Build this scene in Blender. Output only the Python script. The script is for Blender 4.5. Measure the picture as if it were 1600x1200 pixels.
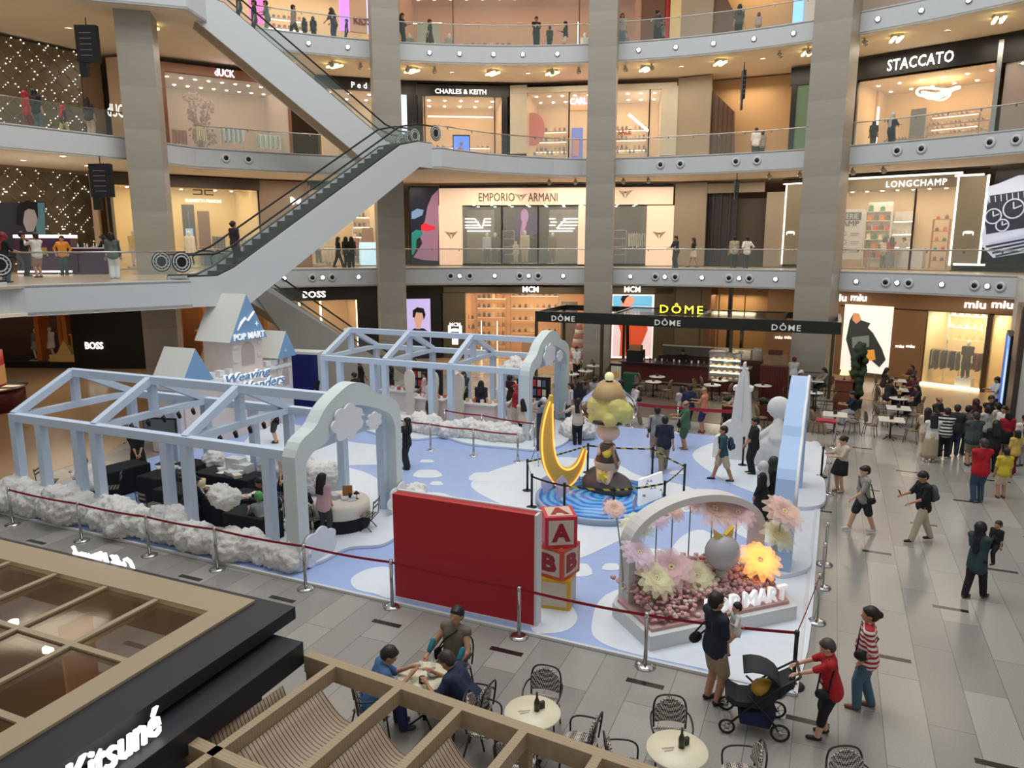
import bpy,bmesh,math,random
from mathutils import Vector,Matrix,Euler
random.seed(7)
R=math.radians
SC=bpy.context.scene
COL=SC.collection
for o in list(bpy.data.objects):bpy.data.objects.remove(o)
# ------------------------------------------------------------ camera
F_PX,PITCH,EYE=1155.0,R(10.7),6.9
cam=bpy.data.objects.new('camera',bpy.data.cameras.new('camera')); COL.objects.link(cam)
cam.location=(0,0,EYE); cam.rotation_euler=(R(90)-PITCH,0,0)
cam.data.sensor_width=36; cam.data.lens=36*F_PX/1600; cam.data.clip_end=400
SC.camera=cam
# ------------------------------------------------------------ world, big lights, exposure
w=bpy.data.worlds.new('world'); SC.world=w; w.use_nodes=True
w.node_tree.nodes['Background'].inputs[0].default_value=(.99,.995,.99,1)
w.node_tree.nodes['Background'].inputs[1].default_value=0.42
def area(name,loc,rot,size,power,col,sy=None,spread=180):
    l=bpy.data.lights.new(name,'AREA'); l.energy=power; l.color=col
    l.shape='RECTANGLE'; l.size=size; l.size_y=sy or size; l.spread=R(spread)
    o=bpy.data.objects.new(name,l); o.location=loc; o.rotation_euler=rot; COL.objects.link(o); return o
area('skylight',(0,19,32),(0,0,0),22,5600,(.99,.995,.98),20)
vs=SC.view_settings
vs.view_transform='Standard'; vs.look='None'; vs.gamma=1; vs.use_curve_mapping=False
vs.exposure=0.22
# ------------------------------------------------------------ pixel rays to places
def ray(px,py):
    u=(px-800)/F_PX; v=(600-py)/F_PX
    return Vector((u,math.cos(PITCH)+v*math.sin(PITCH),-math.sin(PITCH)+v*math.cos(PITCH)))
def G(px,py,z=0.0):
    r=ray(px,py); t=(z-EYE)/r.z
    return Vector((r.x*t,r.y*t,z))
CC=Vector((0,17))
def CY(px,rad,z):
    u=(px-800)/F_PX; lo,hi=R(-80),R(80)
    for _ in range(50):
        a=(lo+hi)/2; x=rad*math.sin(a); y=17+rad*math.cos(a)
        d=y*math.cos(PITCH)-(z-EYE)*math.sin(PITCH)
        if x/d<u:lo=a
        else:hi=a
    return Vector((x,y,z))
def atY(px,py,Y):
    r=ray(px,py); t=Y/r.y
    return Vector((r.x*t,Y,EYE+r.z*t))
C0=G(1243,1086); A0=R(-23.2)
E1=Vector((math.cos(A0),math.sin(A0),0)); E2=Vector((-math.sin(A0),math.cos(A0),0))
def TS(s,t,z=0.0):return Vector((C0.x,C0.y,0))+E1*s+E2*t+Vector((0,0,z))
def toST(p):
    d=Vector((p[0]-C0.x,p[1]-C0.y,0)); return d.dot(E1),d.dot(E2)
L1,L2,L3,L4=5.67,11.37,17.07,22.77
# ------------------------------------------------------------ materials
MATS={}
def mat(name,col=(.8,.8,.8),rough=.5,metal=0,emit=None,es=1.0,trans=0,alpha=1,bump=0,bscale=30,ior=1.45,coat=0):
    if name in MATS:return MATS[name]
    m=bpy.data.materials.new(name); m.use_nodes=True
    nt=m.node_tree; b=nt.nodes['Principled BSDF']
    b.inputs['Base Color'].default_value=(*col,1); b.inputs['Roughness'].default_value=rough
    b.inputs['Metallic'].default_value=metal; b.inputs['IOR'].default_value=ior
    b.inputs['Transmission Weight'].default_value=trans; b.inputs['Alpha'].default_value=alpha
    b.inputs['Coat Weight'].default_value=coat
    if emit:b.inputs['Emission Color'].default_value=(*emit,1); b.inputs['Emission Strength'].default_value=es
    if bump or(not emit and not trans and alpha==1):
        tc=nt.nodes.new('ShaderNodeTexCoord'); n=nt.nodes.new('ShaderNodeTexNoise'); n.inputs['Scale'].default_value=bscale
        nt.links.new(tc.outputs['Object'],n.inputs['Vector'])
        mx=nt.nodes.new('ShaderNodeMixRGB'); mx.blend_type='MULTIPLY'; mx.inputs[0].default_value=.12
        mx.inputs[1].default_value=(*col,1); nt.links.new(n.outputs['Fac'],mx.inputs[2]); nt.links.new(mx.outputs[0],b.inputs['Base Color'])
        if bump:
            bp=nt.nodes.new('ShaderNodeBump'); bp.inputs['Strength'].default_value=bump; bp.inputs['Distance'].default_value=.02
            nt.links.new(n.outputs['Fac'],bp.inputs['Height']); nt.links.new(bp.outputs[0],b.inputs['Normal'])
    MATS[name]=m; return m
def cmat(col,rough=.8,kind='cloth'):
    return mat('%s_%02x%02x%02x'%((kind,)+tuple(int(c*255)for c in col)),col,rough)
def srgb(r,g,b):
    f=lambda c:(c/255/12.92)if c/255<=.04045 else((c/255+.055)/1.055)**2.4
    return(f(r),f(g),f(b))
def glassmat(name,col=(.85,.93,.9),a=.12,rough=.03):
    m=mat(name,col,rough,alpha=a); return m
WHITE=mat('white_paint',srgb(214,216,216),.5)
BANDW=mat('parapet_paint',srgb(206,210,212),.45)
CREAM=mat('ceiling_cream',srgb(236,220,196),.8)
GLASS=glassmat('clear_glass')
RAILG=glassmat('railing_glass',srgb(165,185,178),.08)
STEEL=mat('brushed_steel',srgb(185,183,178),.25,1)
CHROME=mat('chrome',srgb(210,210,210),.12,1)
BLACK=mat('black_plastic',srgb(20,20,22),.45)
DKMET=mat('dark_metal',srgb(48,44,42),.4,.4)
def glow(name,col,s):return mat(name,col,.5,emit=col,es=s)
LETW=glow('letter_white',(1,.98,.95),1.5); LETS=glow('letter_soft',(1,.97,.9),.9)
SPOT=glow('lamp_glow',(1,.96,.9),28)
WARM=glow('lamp_warm',(1,.82,.55),22)
def wood(name,c1,c2,scale=6,axis='X',rough=.5):
    if name in MATS:return MATS[name]
    m=mat(name,c1,rough); nt=m.node_tree; b=nt.nodes['Principled BSDF']
    tc=nt.nodes.new('ShaderNodeTexCoord'); wv=nt.nodes.new('ShaderNodeTexWave'); wv.bands_direction=axis
    wv.inputs['Scale'].default_value=scale; wv.inputs['Distortion'].default_value=3; wv.inputs['Detail'].default_value=2
    cr=nt.nodes.new('ShaderNodeMixRGB'); cr.inputs[1].default_value=(*c1,1); cr.inputs[2].default_value=(*c2,1)
    nt.links.new(tc.outputs['Object'],wv.inputs['Vector']); nt.links.new(wv.outputs['Fac'],cr.inputs[0]); nt.links.new(cr.outputs[0],b.inputs['Base Color'])
    return m
# ------------------------------------------------------------ mesh builder
class MB:
    def __init__(s):s.v=[]; s.f=[]; s.m=[]; s.sm=[]
    def add(s,vs,fs,mi=0,smooth=False):
        k=len(s.v); s.v+=[tuple(v)for v in vs]; s.f+=[tuple(i+k for i in f)for f in fs]; s.m+=[mi]*len(fs); s.sm+=[smooth]*len(fs); return s
    def box(s,x0,x1,y0,y1,z0,z1,mi=0):
        if x0>x1:x0,x1=x1,x0
        if y0>y1:y0,y1=y1,y0
        if z0>z1:z0,z1=z1,z0
        v=[(x0,y0,z0),(x1,y0,z0),(x1,y1,z0),(x0,y1,z0),(x0,y0,z1),(x1,y0,z1),(x1,y1,z1),(x0,y1,z1)]
        return s.add(v,[(0,3,2,1),(4,5,6,7),(0,1,5,4),(1,2,6,5),(2,3,7,6),(3,0,4,7)],mi)
    def beam(s,a,b,w,h,mi=0,up=(0,0,1)):
        a,b=Vector(a),Vector(b); d=(b-a).normalized(); up=Vector(up)
        if abs(d.dot(up))>.99:up=Vector((0,1,0))
        sd=d.cross(up).normalized()*w/2; u=sd.cross(d).normalized()*h/2
        v=[a-sd-u,a+sd-u,a+sd+u,a-sd+u,b-sd-u,b+sd-u,b+sd+u,b-sd+u]
        return s.add(v,[(0,1,2,3),(7,6,5,4),(0,4,5,1),(1,5,6,2),(2,6,7,3),(3,7,4,0)],mi)
    def prism(s,poly,z0,z1,mi=0,axis='z',cap=True):
        n=len(poly)
        f={'z':lambda p,h:(p[0],p[1],h),'y':lambda p,h:(p[0],h,p[1]),'x':lambda p,h:(h,p[0],p[1])}[axis]
        v=[f(p,z0)for p in poly]+[f(p,z1)for p in poly]
        fs=[(i,(i+1)%n,(i+1)%n+n,i+n)for i in range(n)]
        if cap:fs+=[tuple(range(n-1,-1,-1)),tuple(range(n,2*n))]
        return s.add(v,fs,mi)
    def tube(s,pts,r,n=8,mi=0,cap=True,closed=False):
        pts=[Vector(p)for p in pts]; m=len(pts); rs=r if isinstance(r,(list,tuple))else[r]*m
        v=[]; prev=None
        for i,p in enumerate(pts):
            if closed:d=pts[(i+1)%m]-pts[i-1]
            else:d=pts[min(i+1,m-1)]-pts[max(i-1,0)]
            d=d.normalized()if d.length>1e-9 else Vector((0,0,1))
            if prev is None:a=d.orthogonal().normalized()
            else:
                a=prev-d*prev.dot(d); a=a.normalized()if a.length>1e-6 else d.orthogonal().normalized()
            prev=a; b=d.cross(a)
            for k in range(n):
                t=2*math.pi*k/n; v.append(p+(a*math.cos(t)+b*math.sin(t))*rs[i])
        fs=[]
        for i in range(m if closed else m-1):
            j=(i+1)%m
            for k in range(n):fs.append((i*n+k,i*n+(k+1)%n,j*n+(k+1)%n,j*n+k))
        if cap and not closed:fs+=[tuple(range(n-1,-1,-1)),tuple(range((m-1)*n,m*n))]
        return s.add(v,fs,mi,True)
    def lathe(s,prof,n=16,c=(0,0,0),mi=0,smooth=True,cap=True):
        v=[]; fs=[]; m=len(prof)
        for r,z in prof:
            for k in range(n):
                t=2*math.pi*k/n; v.append((c[0]+r*math.cos(t),c[1]+r*math.sin(t),c[2]+z))
        for i in range(m-1):
            for k in range(n):fs.append((i*n+k,i*n+(k+1)%n,(i+1)*n+(k+1)%n,(i+1)*n+k))
        if cap:fs+=[tuple(range(n-1,-1,-1)),tuple(range((m-1)*n,m*n))]
        return s.add(v,fs,mi,smooth)
    def ball(s,c,r,n=10,mi=0,sc=(1,1,1),rot=None):
        m=max(4,n//2+1); v=[]; fs=[]
        for i in range(m+1):
            ph=math.pi*i/m
            for k in range(n):
                t=2*math.pi*k/n
                q=Vector((math.sin(ph)*math.cos(t)*r*sc[0],math.sin(ph)*math.sin(t)*r*sc[1],math.cos(ph)*r*sc[2]))
                if rot:q=rot @ q
                v.append(q+Vector(c))
        for i in range(m):
            for k in range(n):fs.append((i*n+k,(i+1)*n+k,(i+1)*n+(k+1)%n,i*n+(k+1)%n))
        return s.add(v,fs,mi,True)
    def cap(s,a,b,r0,r1,n=10,mi=0):
        a,b=Vector(a),Vector(b); d=b-a; L=d.length; d=d.normalized()if L>1e-6 else Vector((0,0,1))
        pts=[]; rs=[]
        for k in(90,60,30):pts.append(a-d*r0*math.sin(R(k))); rs.append(max(r0*math.cos(R(k)),.0005))
        pts.append(a); rs.append(r0); pts.append(b); rs.append(r1)
        for k in(30,60,90):pts.append(b+d*r1*math.sin(R(k))); rs.append(max(r1*math.cos(R(k)),.0005))
        return s.tube(pts,rs,n,mi)
    def grid(s,P,mi=0,smooth=True):
        n=len(P[0]); v=[p for r_ in P for p in r_]; fs=[]
        for i in range(len(P)-1):
            for k in range(n-1):fs.append((i*n+k,i*n+k+1,(i+1)*n+k+1,(i+1)*n+k))
        return s.add(v,fs,mi,smooth)
    def mesh(s,name):
        me=bpy.data.meshes.new(name); me.from_pydata(s.v,[],s.f)
        me.polygons.foreach_set('material_index',s.m); me.polygons.foreach_set('use_smooth',s.sm); me.update(); return me
    def build(s,name,mats,parent=None,loc=None,rot=None,bevel=0,fix=False):
        me=s.mesh(name)
        if fix:
            bm=bmesh.new(); bm.from_mesh(me); bmesh.ops.recalc_face_normals(bm,faces=bm.faces); bm.to_mesh(me); bm.free()
        for m_ in(mats if isinstance(mats,(list,tuple))else[mats]):me.materials.append(m_)
        o=bpy.data.objects.new(name,me); COL.objects.link(o)
        if parent:o.parent=parent
        if loc is not None:o.location=loc
        if rot is not None:o.rotation_euler=rot
        if bevel:
            md=o.modifiers.new('bevel','BEVEL'); md.width=bevel; md.segments=2; md.limit_method='ANGLE'
        return o
def tag(o,label=None,cat=None,group=None,kind=None):
    if label:o['label']=label
    if cat:o['category']=cat
    if group:o['group']=group
    if kind:o['kind']=kind
    return o
def thing(name,label,cat,loc=(0,0,0),rotz=0,group=None):
    o=bpy.data.objects.new(name,None); o.empty_display_size=.2; COL.objects.link(o)
    o.location=loc; o.rotation_euler=(0,0,rotz); return tag(o,label,cat,group)
def struct(o):o['kind']='structure'; return o
def copy_tree(o,loc=None,rotz=None,label=None):
    c=o.copy(); COL.objects.link(c)
    if loc is not None:c.location=loc
    if rotz is not None:c.rotation_euler=(0,0,rotz)
    if label:c['label']=label
    for ch in list(KIDS(o)):
        d=ch.copy(); COL.objects.link(d); d.parent=c
        for g_ in list(KIDS(ch)):
            e=g_.copy(); COL.objects.link(e); e.parent=d
    return c
_kid_src={}
def KIDS(o):return[x for x in o.children]
TXT={}
WS=bpy.data.scenes.new('workshop')
def text_mesh(txt,size,ext=.02,off=0,shear=0,sp=1.0):
    key=(txt,size,ext,off,shear,sp)
    if key in TXT:return TXT[key]
    cu=bpy.data.curves.new('lettering','FONT'); cu.body=txt; cu.size=size; cu.extrude=ext; cu.offset=off
    cu.shear=shear; cu.align_x='CENTER'; cu.align_y='CENTER'; cu.space_character=sp; cu.resolution_u=2
    o=bpy.data.objects.new('lettering',cu); WS.collection.objects.link(o); WS.view_layers[0].update()
    me=bpy.data.meshes.new_from_object(o.evaluated_get(WS.view_layers[0].depsgraph))
    bpy.data.objects.remove(o); TXT[key]=me; return me
def text(txt,size,m,parent,loc,rot=(R(90),0,0),name='lettering',fit=None,**k):
    me=text_mesh(txt,size,**k).copy(); me.materials.clear(); me.materials.append(m)
    if fit:
        xs=[v.co.x for v in me.vertices]; ys=[v.co.y for v in me.vertices]
        w_,h_=max(xs)-min(xs),max(ys)-min(ys); cx,cy=(max(xs)+min(xs))/2,(max(ys)+min(ys))/2
        for v in me.vertices:v.co.x=(v.co.x-cx)*fit[0]/w_; v.co.y=(v.co.y-cy)*fit[1]/h_
    o=bpy.data.objects.new(name,me); COL.objects.link(o); o.parent=parent; o.location=loc; o.rotation_euler=rot; return o
ORD=['first','second','third','fourth','fifth','sixth','seventh','eighth','ninth','tenth','eleventh','twelfth','thirteenth','fourteenth','fifteenth','sixteenth','seventeenth','eighteenth','nineteenth','twentieth']
def ordl(i,n,side='left'):
    if i==0:return 'leftmost'
    if i==n-1:return 'rightmost'
    return(ORD[i]if i<20 else 'farthest-%d'%i)+' from left'
# ============================================================ ROOM SHELL
def floor_material():
    m=mat('granite_tiles',(.3,.3,.28),.22); nt=m.node_tree; N=nt.nodes; Lk=nt.links.new; b=N['Principled BSDF']
    tc=N.new('ShaderNodeTexCoord'); sx=N.new('ShaderNodeSeparateXYZ'); Lk(tc.outputs['Object'],sx.inputs[0])
    def mth(op,a,bb=None,c=None):
        n=N.new('ShaderNodeMath'); n.operation=op
        for i,v in enumerate((a,bb,c)):
            if v is None:continue
            if isinstance(v,(int,float)):n.inputs[i].default_value=v
            else:Lk(v,n.inputs[i])
        return n.outputs[0]
    S,T=sx.outputs[0],sx.outputs[1]
    tt=mth('DIVIDE',mth('ADD',T,.62+1.19),2.38); row=mth('FLOOR',tt); fv=mth('SUBTRACT',mth('FRACT',tt),.5)
    par=mth('MODULO',mth('ABSOLUTE',row),2)
    ss=mth('DIVIDE',mth('SUBTRACT',mth('ADD',S,1.0-0.2),mth('MULTIPLY',par,1.25)),2.42); fu=mth('SUBTRACT',mth('FRACT',ss),.41)
    slot=mth('MULTIPLY',mth('LESS_THAN',mth('ABSOLUTE',fu),.125),mth('LESS_THAN',mth('ABSOLUTE',fv),.026))
    cv=N.new('ShaderNodeCombineXYZ'); Lk(T,cv.inputs[0]); Lk(S,cv.inputs[1])
    br=N.new('ShaderNodeTexBrick'); Lk(cv.outputs[0],br.inputs['Vector']); br.offset=.5; br.inputs['Scale'].default_value=1
    br.inputs['Brick Width'].default_value=2.38; br.inputs['Row Height'].default_value=.605; br.inputs['Mortar Size'].default_value=.006
    br.inputs['Color1'].default_value=(*srgb(138,135,130),1); br.inputs['Color2'].default_value=(*srgb(166,163,156),1); br.inputs['Mortar'].default_value=(*srgb(105,102,98),1)
    br.inputs['Bias'].default_value=-.25
    no=N.new('ShaderNodeTexNoise'); no.inputs['Scale'].default_value=60; no.inputs['Detail'].default_value=3; Lk(tc.outputs['Object'],no.inputs['Vector'])
    cr=N.new('ShaderNodeMapRange'); cr.inputs['From Min'].default_value=.3; cr.inputs['From Max'].default_value=.7; cr.inputs['To Min'].default_value=.86; cr.inputs['To Max'].default_value=1.1
    Lk(no.outputs['Fac'],cr.inputs['Value'])
    mu=N.new('ShaderNodeMixRGB'); mu.blend_type='MULTIPLY'; mu.inputs[0].default_value=1; Lk(br.outputs['Color'],mu.inputs[1]); Lk(cr.outputs[0],mu.inputs[2])
    mx=N.new('ShaderNodeMixRGB'); Lk(slot,mx.inputs[0]); Lk(mu.outputs[0],mx.inputs[1]); mx.inputs[2].default_value=(*srgb(38,34,32),1)
    Lk(mx.outputs[0],b.inputs['Base Color']); b.inputs['Roughness'].default_value=.2
    return m
FLOORM=floor_material()
struct(MB().box(-70,60,-30,60,-.3,0).build('floor',FLOORM,loc=(C0.x,C0.y,0),rot=(0,0,A0)))
MARB=mat('warm_lit_marble',srgb(176,150,118),.22,bscale=2)  # beige marble; its tan also holds warm lamplight painted into the colour
UPFL=mat('upper_marble',srgb(190,172,148),.25,bscale=2)
def arc(rad,a0,a1,n):return[(rad*math.sin(a0+(a1-a0)*i/n),17+rad*math.cos(a0+(a1-a0)*i/n))for i in range(n+1)]
AL,AR=R(-38),R(82)
LEFTEDGE=[(-30,12.5),(-24,21.5),(-19.2,28.6),(-16.2,32.9)]
edge=LEFTEDGE+arc(24,AL,AR,40)
mb=MB(); mb.prism([(-15.2,60),(-15.2,34)]+[(-14.5,32),(-13.6,24),(-16,16),(-22,8),(-50,8),(-50,60)],0,.006)
P_=arc(22.4,R(-42),R(60),30); Q_=arc(40,R(-42),R(60),30)
mb.add([(p[0],p[1],.008)for p in P_]+[(q[0],q[1],.008)for q in Q_],[(i,i+1,i+32,i+31)for i in range(30)])
struct(mb.build('floor',MARB,fix=True))
q_=[TS(*p_)for p_ in((-12.5,17.7),(.4,17.7),(-1.0,31),(-12.5,31))]
struct(MB().prism([(v_.x,v_.y)for v_ in q_],0,.012).build('floor',mat('cafe_floor',srgb(96,84,70),.35),fix=True))
BANDS=[]
def slab(z,name_i,e,h=.95):
    far=[(-60,10),(-60,62),(60,62),(60,20)]
    poly=e+list(reversed(far))
    struct(MB().prism(poly,z-.10,z-.04).build('floor',UPFL,fix=True))
    struct(MB().prism(poly,z-h+.02,z-h+.08).build('ceiling',CREAM,fix=True))
    mb=MB(); n=len(e); v=[]
    out=[]
    for i,p in enumerate(e):
        a=Vector(e[max(i-1,0)]); b=Vector(e[min(i+1,n-1)]); d=(b-a).normalized(); nrm=Vector((d.y,-d.x))
        out.append((Vector(p),Vector(p)-nrm*.25))
    for o_,i_ in out:v+=[(*o_,z-h),(*o_,z),(*i_,z),(*i_,z-h)]
    fs=[]
    for i in range(n-1):
        for k in range(4):fs.append((i*4+k,i*4+(k+1)%4,(i+1)*4+(k+1)%4,(i+1)*4+k))
    mb.add(v,fs,0,False); struct(mb.build('trim_%d'%name_i,BANDW,fix=True))
LAND2=[(-6.4,39.4),(-5.6,38.2),(-4.75,36.5),(-3.3,35.95),(-2.55,36.9),(-1.2,38.3),(0.3,39.3),(2.2,40.3)]
E1_=[(-14.6,35.0)]+arc(24,R(-36.5),AR,36)
E2_=LEFTEDGE+arc(24,AL,R(-18.5),10)+LAND2+arc(24,R(9),AR,22)
E3_=[(-38,10),(-24,27.8),(-16.3,30.6),(-12.95,31.7),(-12.75,36.8)]+arc(24,R(-31),AR,36)
slab(L1,1,E1_); slab(L2,2,E2_); slab(L3,3,E3_); slab(L4,4,LEFTEDGE+arc(24,AL,AR,36))  # L4 slab is out of view, added to darken the top-floor interiors
PLAT=[(-15.0,22.9),(-11.25,26.1),(-12.6,29),(-13.8,32.5),(-14.6,35.4),(-14.6,60),(-60,60),(-60,8),(-22,8)]
struct(MB().prism(PLAT,L1-.1,L1-.03).build('floor',UPFL,fix=True))
struct(MB().prism(PLAT,L1-.95,L1-.85).build('ceiling',CREAM,fix=True))
def band_path(path,z,h,i,w_=.25,m=None):
    mb=MB(); v=[]; n=len(path)
    for k,p in enumerate(path):
        a=Vector(path[max(k-1,0)]); b=Vector(path[min(k+1,n-1)]); d=(b-a).normalized(); nr=Vector((-d.y,d.x))*w_; p=Vector(p)
        v+=[(*p,z-h),(*p,z),(*(p+nr),z),(*(p+nr),z-h)]
    fs=[(a*4+k,a*4+(k+1)%4,(a+1)*4+(k+1)%4,(a+1)*4+k)for a in range(n-1)for k in range(4)]+[(0,1,2,3),tuple((n-1)*4+k for k in(3,2,1,0))]
    mb.add(v,fs); return struct(mb.build('trim_%d'%i,m or BANDW,fix=True))
band_path([(-15.45,22.7),(-15.0,22.9),(-11.25,26.1)],L1,.97,5)
band_path([(-10.9,26.9),(-12.6,29.6),(-13.8,32.5),(-14.7,35.4)],L1,.95,5)
WALLB=mat('beige_wall',srgb(178,158,134),.7)
Wp=arc(35,R(-35),R(70),24)
mb=MB(); v=[]
for p in Wp:v+=[(*p,0),(*p,24)]
mb.add(v,[(2*i,2*i+1,2*i+3,2*i+2)for i in range(24)]); struct(mb.build('wall_back',WALLB))
struct(MB().box(-46,-45.5,5,60,0,24).build('wall_left',WALLB))
struct(MB().box(-46,-20,48,48.5,0,24).build('wall_left',WALLB))
struct(MB().box(40,40.5,5,50,0,24).build('wall_right',WALLB))
def stone():
    m=mat('column_stone',srgb(168,160,146),.5); nt=m.node_tree; b=nt.nodes['Principled BSDF']
    tc=nt.nodes.new('ShaderNodeTexCoord'); mp=nt.nodes.new('ShaderNodeMapping'); mp.inputs['Scale'].default_value=(1,1,6)
    no=nt.nodes.new('ShaderNodeTexNoise'); no.inputs['Scale'].default_value=1.2; no.inputs['Detail'].default_value=4
    br=nt.nodes.new('ShaderNodeTexWave'); br.bands_direction='Z'; br.wave_profile='SAW'; br.inputs['Scale'].default_value=.19
    nt.links.new(tc.outputs['Object'],mp.inputs[0]); nt.links.new(mp.outputs[0],no.inputs['Vector']); nt.links.new(tc.outputs['Object'],br.inputs['Vector'])
    mx=nt.nodes.new('ShaderNodeMixRGB'); mx.inputs[1].default_value=(*srgb(156,149,137),1); mx.inputs[2].default_value=(*srgb(172,164,151),1)
    nt.links.new(no.outputs['Fac'],mx.inputs[0])
    m2=nt.nodes.new('ShaderNodeMixRGB'); m2.blend_type='MULTIPLY'; m2.inputs[0].default_value=.12; nt.links.new(mx.outputs[0],m2.inputs[1]); nt.links.new(br.outputs['Color'],m2.inputs[2])
    nt.links.new(m2.outputs[0],b.inputs['Base Color']); return m
STONE=stone()
def column(px,py,rad,wd,dp,rot=None):
    p=CY(px,rad,L1+3); a=math.atan2(p.x,p.y-17)if rot is None else rot
    o=MB().box(-wd/2,wd/2,-dp/2,dp/2,0,24).build('column',STONE,loc=(p.x,p.y,0),rot=(0,0,-a)); return struct(o)
column(608,300,23.4,1.35,1.5); column(938,300,23.4,1.4,1.5); column(1287,300,23.4,1.62,1.5)
o=MB().box(-.68,.68,-.75,.75,0,24).build('column',STONE,loc=(-15.45,32.6,0),rot=(0,0,R(16))); struct(o)
def glass_rail(path,z,label,h=.98):
    t=thing('glass_railing',label,'railing',(path[0][0],path[0][1],z))
    ox,oy=path[0]
    pts=[(x-ox,y-oy)for x,y in path]
    hb=MB(); hb.tube([(x,y,h)for x,y in pts],.028,8); hb.build('handrail',STEEL,t)
    L=0; seg=[]
    for i in range(len(pts)-1):
        a,b=Vector(pts[i]),Vector(pts[i+1]); n=max(1,round((b-a).length/1.45))
        for k in range(n):seg.append((a.lerp(b,k/n),a.lerp(b,(k+1)/n)))
    for a,b in seg:
        d=(b-a).normalized()*.008
        g_=MB(); g_.beam((*(a+d),h/2),(*(b-d),h/2),.014,h-.06); gp=g_.build('glass_pane',RAILG,t)
        MB().box(-.02,.02,-.035,.035,h-.12,h-.03).build('clamp',STEEL,gp,loc=(*(a.lerp(b,.5)),0),rot=(0,0,math.atan2(d.y,d.x)))
    return t
def inset(path,d):
    out=[]
    for i,p in enumerate(path):
        a=Vector(path[max(i-1,0)]); b=Vector(path[min(i+1,len(path)-1)]); q=(b-a).normalized(); out.append(tuple(Vector(p)+Vector((-q.y,q.x))*d))
    return out
a18=arc(24.1,AL,R(-12.5),9)
glass_rail([(-14.75,35.3)]+arc(24.12,R(-36.5),R(75),32),L1,'long curved glass railing of the first floor, above the ground-floor shops')
glass_rail(inset(LEFTEDGE,.12),L2,'straight glass railing of the second floor left of the first stone column')
glass_rail(arc(24.12,AL,R(-19),8),L2,'short curved glass railing of the second floor behind the crossing escalators')
glass_rail(inset([(-3.35,35.95)]+LAND2[4:],.12)+arc(24.12,R(9),R(75),22),L2,'long curved glass railing of the second floor right of the escalator landing')
glass_rail(arc(24.12,R(-30.5),R(75),30),L3,'long curved glass railing of the top visible floor')
glass_rail(inset([(-15.1,22.85),(-11.3,26.05)],.1),L1,'glass railing along the white landing edge at the foot of the long escalator')
def parapet_bits(pts,z,what,floor_name):
    n=len(pts)
    for i,(px,zz)in enumerate(pts):
        p=CY(px,23.98,zz); a=math.atan2(p.x,p.y-17)
        o=MB(); 
        if what=='lamp':
            t=thing('parapet_spotlight','small bright round spotlight in the %s white parapet, %s'%(floor_name,ordl(i,n)),'spotlight',p,-a,'spotlights in the %s parapet'%floor_name)
            MB().lathe([(.10,0),(.13,.0),(.13,.04),(.10,.05)],16).build('housing',STEEL,t,rot=(R(90),0,0))
            MB().lathe([(.005,.03),(.085,.03),(.085,.055),(.005,.06)],16).build('lens',SPOT,t,rot=(R(90),0,0))
        else:
            t=thing('air_nozzle','round black-centred air nozzle in the %s white parapet, %s'%(floor_name,ordl(i,n)),'air nozzle',p,-a,'air nozzles in the %s parapet'%floor_name)
            MB().lathe([(.11,0),(.22,.0),(.21,.04),(.14,.07),(.11,.05)],20,cap=False).build('ring',WHITE,t,rot=(R(90),0,0))
            MB().lathe([(.005,.01),(.12,.01),(.12,.05),(.005,.045)],20).build('nozzle',BLACK,t,rot=(R(90),0,0))
zb=5.2
parapet_bits([(x,zb)for x in(444,504,560,718,773,826,880,985,1039,1097,1155,1212,1338,1402,1472,1543)],L1,'lamp','first-floor')
parapet_bits([(x,zb)for x in(488,519,704,734,812,841,1024,1055,1139,1171,1384,1420,1523,1563)],L1,'nozzle','first-floor')
parapet_bits([(x,10.95)for x in(353,388,1032,1063,1150,1183,1402,1440,1547,1588)],L2,'nozzle','second-floor')
parapet_bits([(x,16.6)for x in(482,543,671,718,771,817,871,998,1056,1115,1178,1240,1372,1440,1514)],L3,'lamp','top-floor')
def soffit(pts,z,rad,floor_name,kind):
    n=len(pts)
    for i,px in enumerate(pts):
        p=CY(px,rad,z)if not isinstance(px,tuple)else Vector((*px,z))
        lab='small round warm %s in the ceiling under the %s floor, %s'%('downlight' if kind=='d' else 'spotlight',floor_name,ordl(i,n))
        t=thing('downlight' if kind=='d' else 'track_spotlight',lab,'ceiling light',p,0,'%s under the %s floor'%('downlights' if kind=='d' else 'adjustable spotlights',floor_name))
        if kind=='d':
            MB().lathe([(.08,-.02),(.13,-.02),(.13,.0),(.08,.0)],14).build('rim',WHITE,t)
            MB().lathe([(.005,-.015),(.08,-.015),(.08,.0),(.005,.0)],14).build('lens',WARM,t)
        else:
            MB().lathe([(.05,-.1),(.05,0)],8).build('mount',STEEL,t)
            b=MB(); b.lathe([(.06,-.1),(.11,-.09),(.12,.12),(.005,.14)],12); h_=b.build('head',STEEL,t,loc=(0,-.06,-.2),rot=(R(120),0,0))
            MB().lathe([(.005,-.12),(.09,-.115),(.09,-.1),(.005,-.1)],12).build('lens',SPOT if z>15 else DKMET,t,loc=(0,-.06,-.2),rot=(R(120-180),0,0))
ZS=lambda L:L-.95
soffit([458,580,706,825,1065,1192,1480],ZS(L3),26.2,'top','d')
soffit([519,563,637,679,863,904,977,1018,1218,1263,1351],ZS(L3),24.9,'top','s')
soffit([(-20.5,31),(-19.3,34.5),(-17.6,35.8),(-22.5,34),(-23.5,29.5)],ZS(L3),26,'top left','d')
soffit([(-21,33),(-19.5,35.2),(-18.4,31.5)],ZS(L2),26,'second left','d')
soffit([1202,1250,1332,1380],ZS(L2),24.9,'second','s')
soffit([858,899,974,1013],ZS(L2),24.9,'second (middle)','s')
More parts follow.
